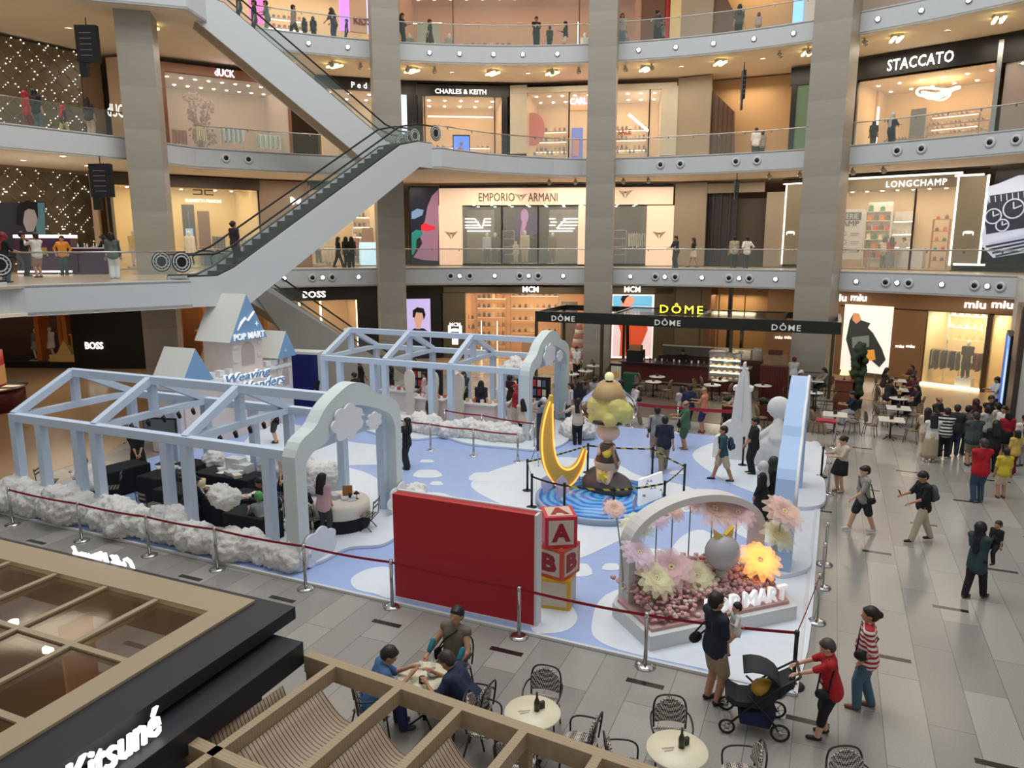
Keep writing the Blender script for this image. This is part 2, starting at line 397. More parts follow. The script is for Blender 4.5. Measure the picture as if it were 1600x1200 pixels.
soffit([432,555,669,779,875,1007,1118,1245,1380],ZS(L1),24.9,'first','d')
for i,px in enumerate([265,523,644,770,863,1009,1125,1262,1400,1560]):
    p=CY(px,25.4,15.8)if px>300 else Vector((-15.6,33.9,15.8)); a=math.atan2(p.x,p.y-17)
    t=thing('linear_ceiling_lamp','yellow glowing two-bar ceiling lamp under the top floor, %s'%ordl(i,10),'ceiling lamp',(p.x,p.y,ZS(L3)),-a+.5,'yellow two-bar ceiling lamps')
    GY=glow('yellow_bar',(1,.86,.38),4)
    MB().box(-.06,.06,-.45,.45,-.2,-.12).build('light_bar',GY,t,loc=(-.14,0,0)); MB().box(-.06,.06,-.45,.45,-.2,-.12).build('light_bar',GY,t,loc=(.14,0,0))
    MB().box(-.22,.22,-.3,.3,-.12,0).build('canopy',STEEL,t)
for L_,n_,pw in((L2,9,95),(L3,9,110),(L4,9,60)):
    for i in range(n_):
        a=R(-36+88*i/(n_-1)); area('walkway_downlights',(26.3*math.sin(a),17+26.3*math.cos(a),L_-1.1),(0,0,-a),3.4,pw,(1,.86,.68),1.6)
for x,y,z,pw in((-21,31,L2-1.1,150),(-25,36,L2-1.1,90),(-21,31,L3-1.1,170),(-22,36,L1-1.1,90),(-28,28,L1-1.1,80),(-19,30,L1-1.2,60)):
    area('walkway_downlights',(x,y,z),(0,0,0),4,pw,(1,.82,.6),3)
for i in range(8):
    a=R(-30+80*i/7); area('walkway_downlights',(26.3*math.sin(a),17+26.3*math.cos(a),L1-1.1),(0,0,-a),3.4,60,(1,.86,.66),1.6)
# ============================================================ PEOPLE
SKIN={'light':srgb(214,168,140),'tan':srgb(184,136,106),'brown':srgb(132,90,66),'pale':srgb(226,190,166)}
def ik(a,b,l1,l2,pole):
    a,b,pole=Vector(a),Vector(b),Vector(pole); d=b-a; L=min(d.length,(l1+l2)*.999); dn=d.normalized(); b=a+dn*L
    x=(l1*l1-l2*l2+L*L)/(2*L); h=math.sqrt(max(l1*l1-x*x,0)); p=pole-dn*pole.dot(dn)
    p=p.normalized()if p.length>1e-5 else dn.orthogonal().normalized(); return a+dn*x+p*h,b
def remeshed(mb,name,vox,smooth=2):
    me=mb.mesh(name); o=bpy.data.objects.new(name,me); WS.collection.objects.link(o)
    md=o.modifiers.new('r','REMESH'); md.mode='VOXEL'; md.voxel_size=vox; md.use_smooth_shade=True
    sm=o.modifiers.new('s','SMOOTH'); sm.factor=.5; sm.iterations=smooth
    WS.view_layers[0].update(); dg=WS.view_layers[0].depsgraph; r=bpy.data.meshes.new_from_object(o.evaluated_get(dg)); bpy.data.objects.remove(o)
    r.polygons.foreach_set('use_smooth',[True]*len(r.polygons)); return r
def addmesh(name,me,mats,parent):
    me.materials.clear()
    for m_ in mats:me.materials.append(m_)
    o=bpy.data.objects.new(name,me); COL.objects.link(o); o.parent=parent; return o
def join_into(me,mb):
    bm=bmesh.new(); bm.from_mesh(me); off=len(bm.verts)
    vs_=[bm.verts.new(v)for v in mb.v]
    for f,mi,sm_ in zip(mb.f,mb.m,mb.sm):
        try:q=bm.faces.new([vs_[i]for i in f]); q.material_index=mi; q.smooth=sm_
        except ValueError:pass
    bm.to_mesh(me); bm.free(); return me
POSES={
    'stand':dict(),
    'relax':dict(hr=(.13,.04,.47),hl=(-.13,.04,.47)),
    'phone':dict(hr=(.06,.24,.70),hl=(-.04,.22,.66),look=-25),
    'photo':dict(hr=(.07,.26,.84),hl=(-.06,.26,.82),look=0),
    'walk':dict(fr=(.05,.16,.02),fl=(-.05,-.16,.05),hr=(.15,-.08,.49),hl=(-.15,.12,.50),lean=4),
    'walkphone':dict(fr=(.05,-.17,.05),fl=(-.05,.15,.02),hr=(.05,.27,.66),hl=(-.06,.2,.58),lean=5,look=-28),
    'back':dict(hr=(.04,-.11,.52),hl=(-.04,-.12,.53)),
    'front':dict(hr=(.03,.13,.52),hl=(-.03,.14,.54),look=-10),
    'carry':dict(hr=(-.02,.17,.64),hl=(-.10,.19,.60)),
    'push':dict(hr=(.10,.34,.62),hl=(-.10,.34,.60),lean=10,look=-22),
    'reach':dict(hr=(.16,.30,.62),hl=(-.10,.26,.60),lean=14,look=-25),
    'side':dict(hr=(.40,.10,.68),hl=(-.12,.05,.47)),
    'rail':dict(hr=(.12,.24,.62),hl=(-.12,.24,.62),lean=8),
    'hips':dict(hr=(.16,.03,.55),hl=(-.16,.03,.55),er=(1,-.4,0)),
    'sit':dict(sit=1,hr=(.08,.28,.50),hl=(-.08,.30,.50),lean=10,look=-18),
    'sitlean':dict(sit=1,hr=(.08,.36,.47),hl=(-.08,.38,.48),lean=34,look=-12),
    'sitback':dict(sit=1,hr=(.14,.16,.40),hl=(-.14,.16,.40),lean=-4,look=-8),
}
def person(loc,face,h,label,top,bottom,hair,pose='stand',skin='tan',kind='person',group=None,fat=1.0,vox=None,cat=None,
           sleeve=.55,leg='pants',shoes=(.05,.05,.05),turn=0,parent=None,bare=False,**kw):
    """face: heading in degrees, 0 = towards +X, 90 = away from the camera"""
    P=dict(POSES[pose]); P.update(kw)
    t=thing(kind,label,cat or('person' if kind=='person' else kind),loc,R(face-90),group)
    if parent:t.parent=parent
    S=h; HK=1+max(0,1.3-h)*.55; V=lambda x,y,z:Vector((x*S,y*S,z*S))
    sit=P.get('sit',0); lean=R(P.get('lean',0))
    pel=V(0,0,.53)if not sit else V(0,0,(.50/h)+.035)
    if P.get('crouch'):pel=V(0,-.05,P['crouch'])
    up=Vector((0,math.sin(lean),math.cos(lean))); fw=Vector((0,math.cos(lean),-math.sin(lean)))
    def T(x,y,z):return pel+Vector((x*S,0,0))+fw*(y*S)+up*(z*S)
    chest=T(0,.0,.22); neck=T(0,-.005,.305); shr=T(.105*(1+(fat-1)*.4),-.005,.275); shl=T(-.105*(1+(fat-1)*.4),-.005,.275)
    dz=pel.z-.53*S
    def H(p):return Vector((p[0]*S,p[1]*S,p[2]*S))
    hr=H(P['hr'])if 'hr' in P else T(.15,.03,-.06)+V(0,0,0); hl=H(P['hl'])if 'hl' in P else T(-.15,.03,-.06)
    if sit and 'hr' in P:pass
    er,hr=ik(shr,hr,.168*S,.150*S,P.get('er',(.5,-.8,-.5))); el,hl=ik(shl,hl,.168*S,.150*S,P.get('el',(-.5,-.8,-.5)))
    hipr,hipl=pel+V(.052,0,-.01),pel+V(-.052,0,-.01)
    if sit:fr=V(.065,.27,.04)if 'fr' not in P else H(P['fr']); fl=V(-.065,.25,.04)if 'fl' not in P else H(P['fl'])
    else:fr=H(P.get('fr',(.055,.01,.04))); fl=H(P.get('fl',(-.055,-.01,.04)))
    fr.z=max(fr.z,.04*S); fl.z=max(fl.z,.04*S)
    kr,ar=ik(hipr,fr,.247*S,.245*S,(.08,1,.2)); kl,al=ik(hipl,fl,.247*S,.245*S,(-.08,1,.2))
    look=R(P.get('look',-4)); tr=R(turn)
    headup=Vector((0,math.sin(lean*.5-look*.6),math.cos(lean*.5-look*.6)))
    hc=neck+headup*(.088*S*(1+(HK-1)*.6)); hrot=Matrix.Rotation(tr,3,'Z')@ Matrix.Rotation(look-lean*.3,3,'X')
    def hp(x,y,z):return hc+hrot @(V(x,y,z)*HK)
    vx=vox or .022; f=fat
    b=MB(); n8=8
    def torso(m,g):
        for sx in(-1,1):
            m.cap(T(sx*.038*f,.008,.03),T(sx*.04*f,.01*f,.12),.062*S*f+g,.058*S*f+g,n8)
            m.cap(T(sx*.04*f,.01*f,.12),T(sx*.05*f,0,.235),.058*S*f+g,.062*S+g,n8)
        m.cap(shl,shr,.042*S+g,.042*S+g,n8); m.cap(T(0,0,.23),neck,.055*S+g,.036*S+g*.4,n8)
        if f>1.1:m.ball(T(0,.03*f,.09),.085*S*f,10,0,(1.1,.9,1))
    def legs(m,g,to=1.0,wide=0):
        m.cap(pel+V(-.035,0,.01),pel+V(.035,0,.01),.068*S*f+g,.068*S*f+g,n8)
        for hp_,k_,a_ in((hipr,kr,ar),(hipl,kl,al)):
            if to<=.5:q=hp_.lerp(k_,to*2); m.cap(hp_,q,.062*S*f+g,(.048+wide*.6)*S+g,n8)
            else:m.cap(hp_,k_,.062*S*f+g,(.043+wide*.3)*S+g,n8); q=k_.lerp(a_,(to-.5)*2*.97); m.cap(k_,q,(.041+wide*.5)*S+g,(.031+wide)*S+g,n8)
    torso(b,0); legs(b,0)
    for s_,e_,h_ in((shr,er,hr),(shl,el,hl)):
        b.cap(s_,e_,.033*S,.026*S,n8); b.cap(e_,h_,.026*S,.017*S,n8); d=(h_-e_).normalized(); b.cap(h_+d*.012*S,h_+d*.042*S,.02*S,.021*S,n8)
    for k_,a_ in((kr,ar),(kl,al)):
        b.cap(a_,a_+V(0,.01,0),.026*S,.026*S,n8); b.cap(a_+V(0,-.01,-.012),a_+V(0,.075,-.02),.022*S,.018*S,n8)
    b.cap(neck+V(0,0,-.01),hc+V(0,-.012,-.02),.033*S,.032*S,n8)
    b.ball(hp(0,-.008,.012),.06*S*HK,12,0,(.92,1.12,1.1)); b.ball(hp(0,.018,-.032),.043*S*HK,10,0,(.9,1,1))
    b.cap(hp(0,.06,.0),hp(0,.068,-.014),.008*S,.011*S,6)
    for sx in(-1,1):b.ball(hp(sx*.056,-.008,-.004),.017*S,8,0,(.5,.8,1.1))
    me=remeshed(b,'body',max(vx,.011*S),2)
    SK=mat('skin_'+str(skin),SKIN[skin]if isinstance(skin,str)else skin,.55)
    x_=MB()
    for s_,h_,e_ in((1,hr,er),(-1,hl,el)):
        d=(h_-e_).normalized(); sd=d.cross(Vector((0,0,1))); sd=sd.normalized()if sd.length>.2 else Vector((s_,0,0)); dn=d.cross(sd).normalized()
        if dn.z>0:dn=-dn
        p0=h_+d*.052*S
        for k,L_ in enumerate((.036,.043,.040,.031)):
            q=p0+sd*((k-1.5)*.0105*S); x_.tube([q-d*.012*S,q+(d*.6+dn*.12)*L_*S,q+(d*.95+dn*.5)*L_*S],[.0058*S,.0052*S,.004*S],6)
        q=h_+d*.02*S; inn=sd*(-s_ if sd.x*s_>0 else s_)
        x_.tube([q,q+(inn*.022+d*.014)*S,q+(inn*.027+d*.036+dn*.008)*S],[.008*S,.007*S,.005*S],6)
    for sx in(-1,1):x_.ball(hp(sx*.022,.052,.006),.0085*S,6,1,(1.2,.7,.75)); x_.box(0,0,0,0,0,0,1)if False else None
    for sx in(-1,1):x_.tube([hp(sx*.012,.060,.021),hp(sx*.023,.0595,.024),hp(sx*.034,.052,.020)],.0032*S,5,1)
    x_.tube([hp(-.016,.0555,-.036),hp(0,.0595,-.037),hp(.016,.0555,-.036)],.0045*S,5,2)
    join_into(me,x_)
    addmesh('body',me,[SK,mat('eye_dark',srgb(30,22,20),.3),mat('lip',srgb(150,80,76),.5)],t)
    if top is not None:
        m=MB(); torso(m,.011*S)
        if sleeve>0:
            for s_,e_,h_ in((shr,er,hr),(shl,el,hl)):
                if sleeve<=.5:m.cap(s_,s_.lerp(e_,sleeve*2),.042*S,.037*S,n8)
                else:m.cap(s_,e_,.042*S,.036*S,n8); m.cap(e_,e_.lerp(h_,(sleeve-.5)*2),.036*S,.028*S,n8)
        hem=P.get('hem',-.03)
        for sx in(-1,1):m.cap(T(sx*.04*f,0,hem),T(sx*.04*f,0,.08),.074*S*f+.02,.066*S*f+.008,n8)
        m.cap(T(0,0,hem),T(0,0,.08),.075*S*f+.02,.066*S*f+.008,n8)
        addmesh('shirt',remeshed(m,'shirt',max(vx,.011*S),2),[top if isinstance(top,bpy.types.Material)else cmat(top)],t)
    if leg in('pants','shorts','crop','wide'):
        m=MB(); legs(m,.008*S,{'pants':1.0,'wide':1.0,'shorts':.46,'crop':.74}[leg],.016 if leg=='wide' else(.012 if leg=='shorts' else .004))
        addmesh('trousers' if leg!='shorts' else 'shorts',remeshed(m,'trousers',max(vx,.011*S),2),[bottom if isinstance(bottom,bpy.types.Material)else cmat(bottom)],t)
    elif leg in('skirt','longskirt','dress'):
        m=MB(); z1=P.get('skz',{'skirt':.34,'longskirt':.09,'dress':.30}[leg])*S; top_=pel+up*(.07*S); rows=[]
        mid=(kr+kl)/2; low=(ar+al)/2
        for i in range(7):
            q=i/6; z=top_.z+(z1-top_.z)*q; r0=(.085+.045*math.sqrt(q)*(1.3 if leg!='longskirt' else 1.1))*S*f
            cy=(mid.y*min(1,q*1.2))*.8; rows.append([Vector((math.cos(a)*r0*(1.08)*(1+.05*q*math.sin(a*7)),cy+math.sin(a)*r0*(.85)*(1+.05*q*math.sin(a*7)),z))for a in[2*math.pi*k/28 for k in range(29)]])
        m.grid(rows); o=m.build('skirt',bottom if isinstance(bottom,bpy.types.Material)else cmat(bottom),t)
        sd=o.modifiers.new('solid','SOLIDIFY'); sd.thickness=.012
    if shoes is not None:
        for k_,a_ in((kr,ar),(kl,al)):
            m=MB(); m.cap(a_+V(0,-.018,-.014),a_+V(0,.02,-.012),.027*S,.027*S,n8); m.cap(a_+V(0,.0,-.018),a_+V(0,.088,-.022),.026*S,.021*S,n8)
            addmesh('shoe',remeshed(m,'shoe',.012*S,1),[cmat(shoes,.5,'shoe')],t)
    hs,hcq=(hair+(None,))[:2]if hair else(None,None)
    if hs:
        m=MB(); HM=cmat(hcq or srgb(26,22,20),.5,'hair'); nm='hair'
        if hs in('short','long','bun','bob','balding','pony','cap','fringe'):
            if hs=='balding':
                for a in range(-4,5):an=R(a*32); m.ball(hp(math.sin(an)*.052,-.012-math.cos(an)*.055,.01),.018*S,6)
            else:
                m.ball(hp(0,-.018,.026),.0655*S*HK,12,0,(.97,1.06,1.0))
                m.ball(hp(0,-.036,-.004),.055*S*HK,10,0,(1.05,.9,1.0)); m.ball(hp(0,.03,.052),.03*S,8,0,(1.5,1,.6))
            if hs=='long':
                for sx in(-1,0,1):m.cap(hp(sx*.035,-.045,.0),T(sx*.04,-.065,.20),.036*S,.034*S,n8)
                for sx in(-1,1):m.cap(hp(sx*.055,-.01,.01),hp(sx*.06,-.015,-.085),.02*S,.018*S,6)
            if hs=='bob':
                for sx in(-1,1):m.cap(hp(sx*.05,-.02,.01),hp(sx*.052,-.015,-.06),.026*S,.026*S,6)
                m.cap(hp(0,-.05,0),hp(0,-.055,-.06),.045*S,.04*S,8)
            if hs=='bun':m.ball(hp(0,-.085,.01),.034*S,8)
            if hs=='pony':m.cap(hp(0,-.075,.03),hp(0,-.10,-.12),.024*S,.012*S,8)
            if hs=='fringe':m.cap(hp(-.03,.05,.035),hp(.03,.05,.035),.018*S,.018*S,6)
            if hs=='cap':nm='cap'; m.cap(hp(-.02,.05,.04),hp(.02,.05,.04),.02*S,.02*S,8); m.ball(hp(0,.085,.035),.04*S,8,0,(1,1,.18))
        if hs=='scarf':
            nm='headscarf'; m.ball(hp(0,-.016,.014),.073*S,12,0,(.96,1.06,1.1)); m.cap(hp(0,-.02,-.03),T(0,-.01,.27),.062*S,.075*S,10)
            m.cap(T(-.07,0,.25),T(.07,0,.25),.06*S,.06*S,8); m.cap(T(0,-.03,.26),T(0,-.06,.12),.07*S,.05*S,8)
        me=remeshed(m,nm,max(.011*S,.012),1)
        if hs=='scarf':
            fm=MB(); fm.ball(hp(0,.042,-.004),.047*S,12,1,(.85,.75,1.15)); join_into(me,fm)
            for sx in(-1,1):pass
        addmesh(nm,me,[HM,SK],t)
    t['h']=h
    PJ[t.name]=dict(T=T,hp=hp,hr=hr,hl=hl,pel=pel,S=S,up=up)
    del t['h']; return t
PJ={}
def backpack(p,col,name='backpack'):
    j=PJ[p.name]; T=j['T']; S=j['S']; t=thing(name,None,None,p.location); 
    bpy.data.objects.remove(t)
    m=MB(); m.ball(T(0,-.125,.15),.11*S,12,0,(.85,.5,1.15)); m.ball(T(0,-.17,.10),.07*S,10,0,(.9,.5,.8))
    o=m.build('backpack',cmat(col,.7,'bag')); o.location=p.location; o.rotation_euler=p.rotation_euler
    s=MB()
    for sx in(-1,1):s.tube([T(sx*.055,-.08,.25),T(sx*.06,-.02,.325),T(sx*.065,.07,.26),T(sx*.07,.075,.15),T(sx*.06,-.04,.05)],.010*S,6)
    s.build('strap',BLACK,o); return o
def handbag(p,col,side=1,z=.0,fy=.03,name='shoulder_bag',w=.066):
    j=PJ[p.name]; T=j['T']; S=j['S']
    m=MB(); c=T(side*.135,fy,z); m.ball(c,w*S,10,0,(.42,1.0,.8)); o=m.build(name,cmat(col,.6,'bag')); o.location=p.location; o.rotation_euler=p.rotation_euler
    s=MB(); s.tube([c+Vector((0,w*S*.7,.03)),T(side*.06,.08,.2),T(-side*.05,.06,.30)if name=='crossbody_bag' else T(side*.10,.0,.33),T(side*.05,-.08,.2)if name=='crossbody_bag' else T(side*.12,-.05,.28),c+Vector((0,-w*S*.7,.03))],.008*S,6); s.build('strap',BLACK,o); return o
def phone_in(p,hand='hr',label='black phone'):
    j=PJ[p.name]; q=j[hand]; m=MB(); m.box(-.038,.038,-.005,.005,-.075,.075); o=m.build('phone',BLACK,bevel=.004)
    M_=Matrix.Rotation(p.rotation_euler.z,3,'Z'); o.location=p.location+M_ @(q+Vector((-.02,.085,.05))); o.rotation_euler=(R(-25),0,p.rotation_euler.z); return o
# ============================================================ ESCALATORS
def escalator(label,x0,y0,z0,x1,y1,z1,side,width=1.55,fb=1.5,ft=1.5,skirt=False,thick=1.15,emblems=()):
    """near-side line runs from the lower floor point to the upper one; the body extends to `side` (+1 left of travel)"""
    d=Vector((x1-x0,y1-y0)); L=d.length; a=math.atan2(d.y,d.x); rise=z1-z0
    t=thing('escalator',label,'escalator',(x0,y0,z0),a)
    Wd=side*width
    def zt(x):return 0 if x<fb else(rise if x>L-ft else rise*(x-fb)/(L-fb-ft))
    top=[(0,.1),(fb-.4,.1),(fb+.3,.38)]+[(L-ft-.6,rise-.1),(L-ft+.5,rise+.16),(L,rise+.16)]
    slope=rise/(L-fb-ft); vt=thick+.35
    bot=[(L,rise-.95),(L-ft+.55,rise-.95),(fb+.75,.38-vt+.1),(fb+.2,-1.0),(0,-.95)]
    if skirt:bot=[(L-ft-0.2,rise-.95),(L-ft-.2,-z0),(L*.18,-z0)]if False else[(L,rise-.95),(L-ft,rise-1.0),(L*.62,rise*.5),(L*.62,.0),(0,0)]
    ysides=((0,side*.14),(Wd-side*.14,Wd))
    for y0_,y1_ in ysides:
        MB().prism(top+bot,y0_,y1_,axis='y').build('truss_panel',BANDW,t,fix=True)
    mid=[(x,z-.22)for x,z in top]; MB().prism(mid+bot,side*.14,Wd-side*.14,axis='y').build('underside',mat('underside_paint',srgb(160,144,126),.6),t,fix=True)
    m=MB(); n=int((L-fb-ft)/.4)
    for i in range(n):
        x=fb+(L-fb-ft)*i/n; z=rise*i/n; m.box(x,x+.42,side*.2,Wd-side*.2,z,z+rise/n+.02)
    m.box(0,fb,side*.2,Wd-side*.2,0,.02); m.box(L-ft,L,side*.2,Wd-side*.2,rise,rise+.02)
    m.build('steps',mat('step_metal',srgb(92,92,92),.35,.7),t)
    for y_ in(side*.10,Wd-side*.10):
        base=[(x,z+0.0)for x,z in top]; h=.86
        pts=[(-.35,.28+.0)]+[(x,z+h*.78)for x,z in base]+[(L+.35,rise+.3)]
        rail=[(-.45,.45),(-.5,.68),(-.3,.86)]+[(x,z+h*.86+.05)for x,z in base[1:-1]]+[(L+.2,rise+.97),(L+.5,rise+.72),(L+.45,rise+.45)]
        MB().tube([(x,y_,z)for x,z in rail],.038,8).build('handrail',BLACK,t)
        g=MB(); poly=[(x,z)for x,z in base]+[(x,z+h*.86)for x,z in reversed(base)]
        g.prism(poly,y_-.006,y_+.006,axis='y'); g.build('balustrade_glass',RAILG,t,fix=True)
        MB().tube([(x,y_,z+.02)for x,z in base],.045,6).build('deck_strip',DKMET,t)
        for ex in emblems:
            m=MB(); c=(ex,y_-side*.02,(.62 if ex<L/2 else rise+.68))
            for r_ in(.30,.20):m.tube([(c[0]+r_*math.cos(k*math.pi/12),c[1],c[2]+r_*math.sin(k*math.pi/12))for k in range(24)],.028,5,1,closed=True)
            m.prism([(c[0]+.36*math.cos(k*math.pi/12),c[2]+.36*math.sin(k*math.pi/12))for k in range(24)],c[1]-.004,c[1]+.004,0,axis='y')
            for k in range(12):q=k*math.pi/6; m.beam((c[0]+.20*math.cos(q),c[1],c[2]+.20*math.sin(q)),(c[0]+.30*math.cos(q),c[1],c[2]+.30*math.sin(q)),.02,.02,1)
            m.lathe([(.005,-.01),(.07,-.01),(.07,.01),(.005,.01)],12,c=(0,0,0),mi=1)if False else None
            m.build('round_emblem',[BLACK,mat('emblem_grey',srgb(190,192,188),.5)],t)
    return t
escalator('long white escalator rising from the first-floor landing on the left to the second-floor landing',-11.28,26.1,L1,-3.7,36.2,L2,1,emblems=(-.2,12.9))
escalator('white escalator coming down from the top floor in the upper left, its tan underside showing',-4.95,37.4,L2,-13.3,33.3,L3,-1,fb=.9,ft=.6,emblems=(-.1,))
escalator('white end of an escalator rising out of the picture at the left edge',-15.4,22.72,L1,-21.6,13.4,L2,-1,fb=1.2,ft=1.2,emblems=(0.1,))
t=escalator('grey-sided escalator going down to the ground floor behind the toy castle',-5.3,38.8,0,-11.7,30.4,L1,-1,fb=.9,ft=.8,skirt=True)
GREYP=mat('grey_panel',srgb(168,166,160),.5)
Lg=math.hypot(6.4,8.4)
m=MB(); m.prism([(.4,0),(.9,.3),(Lg-.8,L1-.1),(Lg-1.5,L1-1.2),(Lg*.55,0.0)],-.02,.12,axis='y'); m.build('side_cladding',GREYP,t,fix=True)
m=MB(); m.prism([(.6,0),(Lg*.55+2.2,0),(Lg*.55+2.2,2.6),(Lg*.55,2.3)],-.05,.1,axis='y'); m.build('lower_cladding',GREYP,t,fix=True)
# ============================================================ SHOPS
class Shop:
    def __init__(s,label,px0,px1,z0,rad=28.6,cat='shop',name='shopfront',A=None,B=None,h=4.6):
        s.A=A or CY(px0,rad,z0+2); s.B=B or CY(px1,rad,z0+2)
        s.A=Vector((s.A[0],s.A[1],z0)); s.B=Vector((s.B[0],s.B[1],z0)); d=s.B-s.A; s.w=d.length; s.a=math.atan2(d.y,d.x); s.z0=z0; s.h=h
        s.t=thing(name,label,cat,s.A,s.a)
        s.M=Matrix.Translation(s.A)@ Matrix.Rotation(s.a,4,'Z'); s.I=s.M.inverted()
    def p(s,px,py,y=0):
        o=s.I @ Vector((0,0,EYE)); d=s.I.to_3x3()@ ray(px,py); t=(y-o.y)/d.y; q=o+d*t; return q.x,q.z
    def W(s,x,y,z=0):return s.M @ Vector((x,y,z))
    def miu(s,px,py,wpx,hpx):
        for k in(-1,1):s.sign('miu',px+k*wpx*.28,py,wpx*.44,hpx,LETW,-.16,off=.02)
    def rect(s,name,px0,py0,px1,py1,y0,y1,m,bevel=0):
        a=s.p(px0,py1,y0); b=s.p(px1,py0,y0); cy=s.p(px0,py0,y0); dy=s.p(px1,py1,y0)
        x0,x1=(a[0]+cy[0])/2,(b[0]+dy[0])/2; z1,z0=(cy[1]+b[1])/2,(a[1]+dy[1])/2
        return MB().box(x0,x1,y0,y1,max(z0,.0),min(z1,4.7)).build(name,m,s.t,bevel=bevel)
    def box(s,name,x0,x1,y0,y1,z0,z1,m):return MB().box(x0,x1,y0,y1,z0,z1).build(name,m,s.t)
    def sign(s,txt,px,py,wpx,hpx,m=LETW,y=-.12,name='sign_lettering',**k):
        fs=[c for c in s.t.children if c.name.startswith('fascia')]
        m=LETS if m is LETW and hpx<=6 else m; x,z=s.p(px,py,y); x0,_=s.p(px-wpx/2,py,y); x1,_=s.p(px+wpx/2,py,y); _,z1=s.p(px,py-hpx/2,y); _,z0=s.p(px,py+hpx/2,y)
        return text(txt,1,m,fs[0]if fs else s.t,(x,y,z),fit=(x1-x0,z1-z0),name=name,**k)
    def room(s,x0,x1,depth,h,wall,floor=None,ceil=None,light=(1,.85,.62),power=120,y0=.05,lights=6):
        n=max(2,lights); kw=dict(loc=s.A,rot=(0,0,s.a))
        struct(MB().box(x0,x1,depth,depth+.08,.0,h).build('wall_back',wall,**kw)); struct(MB().box(x0-.05,x0,y0+.1,depth,.0,h).build('wall_left',wall,**kw)); struct(MB().box(x1,x1+.05,y0+.1,depth,.0,h).build('wall_right',wall,**kw))
        struct(MB().box(x0,x1,y0,depth,-.02,.02).build('floor',floor or UPFL,**kw)); lm=MB().box(x0,x1,y0,depth,h,h+.05)
        for i in range(n):
            for j in range(2):cx=x0+(x1-x0)*(i+.5)/n; cy=y0+(depth-y0)*(.3+.45*j); lm.lathe([(.005,0),(.07,0),(.07,.02),(.005,.02)],8,(cx,cy,h-.03),mi=1)
        struct(lm.build('ceiling',[ceil or CREAM,SPOT],**kw))
        c=s.W((x0+x1)/2,depth*.45,h-.12); area('shop_light',c,(0,0,s.a),(x1-x0)*.8,power*.38,light,depth*.6)
    def glass(s,x0,x1,z0,z1,y=0,m=GLASS):return MB().box(x0,x1,y-.01,y+.01,z0,z1).build('glass_pane',m,s.t)
    def bar(s,x0,x1,z0,z1,m=DKMET,y0=-.05,y1=.05,name='frame_bar'):return s.box(name,x0,x1,y0,y1,z0,z1,m)
def rail_clothes(S,x0,x1,y,z,cols,tag_,n=None,length=.8):
    t=thing('clothes_rack','clothes rack with garments hanging, %s'%tag_,'clothes rack',S.W(x0,y,0),S.a)
    L=x1-x0; m=MB(); m.tube([(0,0,0),(0,0,z),(L,0,z),(L,0,0)],.018,6); m.build('rail',STEEL,t)
    n=n or int(L/.09)
    for i in range(n):
        c=cols[i%len(cols)]; x=L*(i+.5)/n; h_=length*random.uniform(.85,1.05)
        m=MB(); m.prism([(-.2,z-.1),(-.05,z-.04),(.05,z-.04),(.2,z-.1),(.24,z-h_),(-.24,z-h_)],x-.022,x+.022,axis='x'); m.build('garment',cmat(c),t,fix=True)
    return t
def shelves(S,x0,x1,y,zs,tag_,back=None,items='bag',cols=((.35,.12,.05),),per=5,board=None,glowb=False,s=1.0):
    t=thing('display_shelf','wall shelving, %s'%tag_,'shelf',S.W(x0,y,0),S.a); L=x1-x0; bm_=board or WHITE
    if back:MB().box(0,L,.30,.34,0,zs[-1]+.5).build('back_panel',back,t)
    for z in zs:
        MB().box(0,L,0,.3,z-.03,z).build('shelf',bm_,t)
        if glowb:MB().box(0,L,.27,.295,z-.06,z-.035).build('light_strip',WARM if False else glow('shelf_strip',(1,.85,.6),5),t)
    MB().box(-.03,0,0,.3,0,zs[-1]).build('side',bm_,t); MB().box(L,L+.03,0,.3,0,zs[-1]).build('side',bm_,t)
    for k,z in enumerate(zs):
        for i in range(per):
            c=cols[(i*3+k*5)%len(cols)]; x=L*(i+.5)/per+random.uniform(-.02,.02); w_=L/per*.27*s; h_=random.uniform(.16,.26)*s
            m=MB()
            if items=='bag':
                m.prism([(x-w_,z),(x+w_,z),(x+w_*.8,z+h_),(x-w_*.8,z+h_)],.08,.22,axis='y'); o=m.build('handbag',cmat(c,.5,'leather'),fix=True)
                h2=MB(); h2.tube([(x+w_*.5*math.cos(q),.15,z+h_+w_*.7*math.sin(q))for q in[math.pi*j/8 for j in range(9)]],.010,5); hh=h2.build('handle',cmat(c,.5,'leather'),o)
                nm='handbag'
            elif items=='shoe':
                m.prism([(x-w_,z),(x+w_,z),(x+w_,z+.05),(x,z+.08),(x-w_*.8,z+.13),(x-w_,z+.13)],.1,.2,axis='y'); o=m.build('shoe',cmat(c,.5,'leather'),fix=True); nm='shoe'
            else:
                m.box(x-w_,x+w_,.06,.26,z,z+h_*.7); m.box(x-w_*.9,x+w_*.9,.08,.24,z+h_*.7,z+h_*.78); o=m.build('folded_clothes',cmat(c)); nm='folded clothes'
            o.location=S.W(x0,y,0); o.rotation_euler=(0,0,S.a)
            tag(o,'%s, %s shelf up, %s, %s'%(nm,ORD[k],ordl(i,per),tag_),nm,'%ss, %s'%(nm,tag_))
    return t
def mannequin(S,x,y,top,bot,label,h=1.82,leg='pants',skin=srgb(225,222,215),z=0,pose='relax',base=.12,**k):
    p=person(S.W(x,y,base),math.degrees(S.a)-90+k.pop('turn_',0),h,label,top,bot,None,pose,skin,kind='mannequin',leg=leg,vox=.028,**k)
    m=MB(); m.box(-.35,.35,-.3,.3,-base,-.0); m.build('plinth',WHITE,p); return p
DARKF=mat('dark_fascia',srgb(30,28,30),.35)
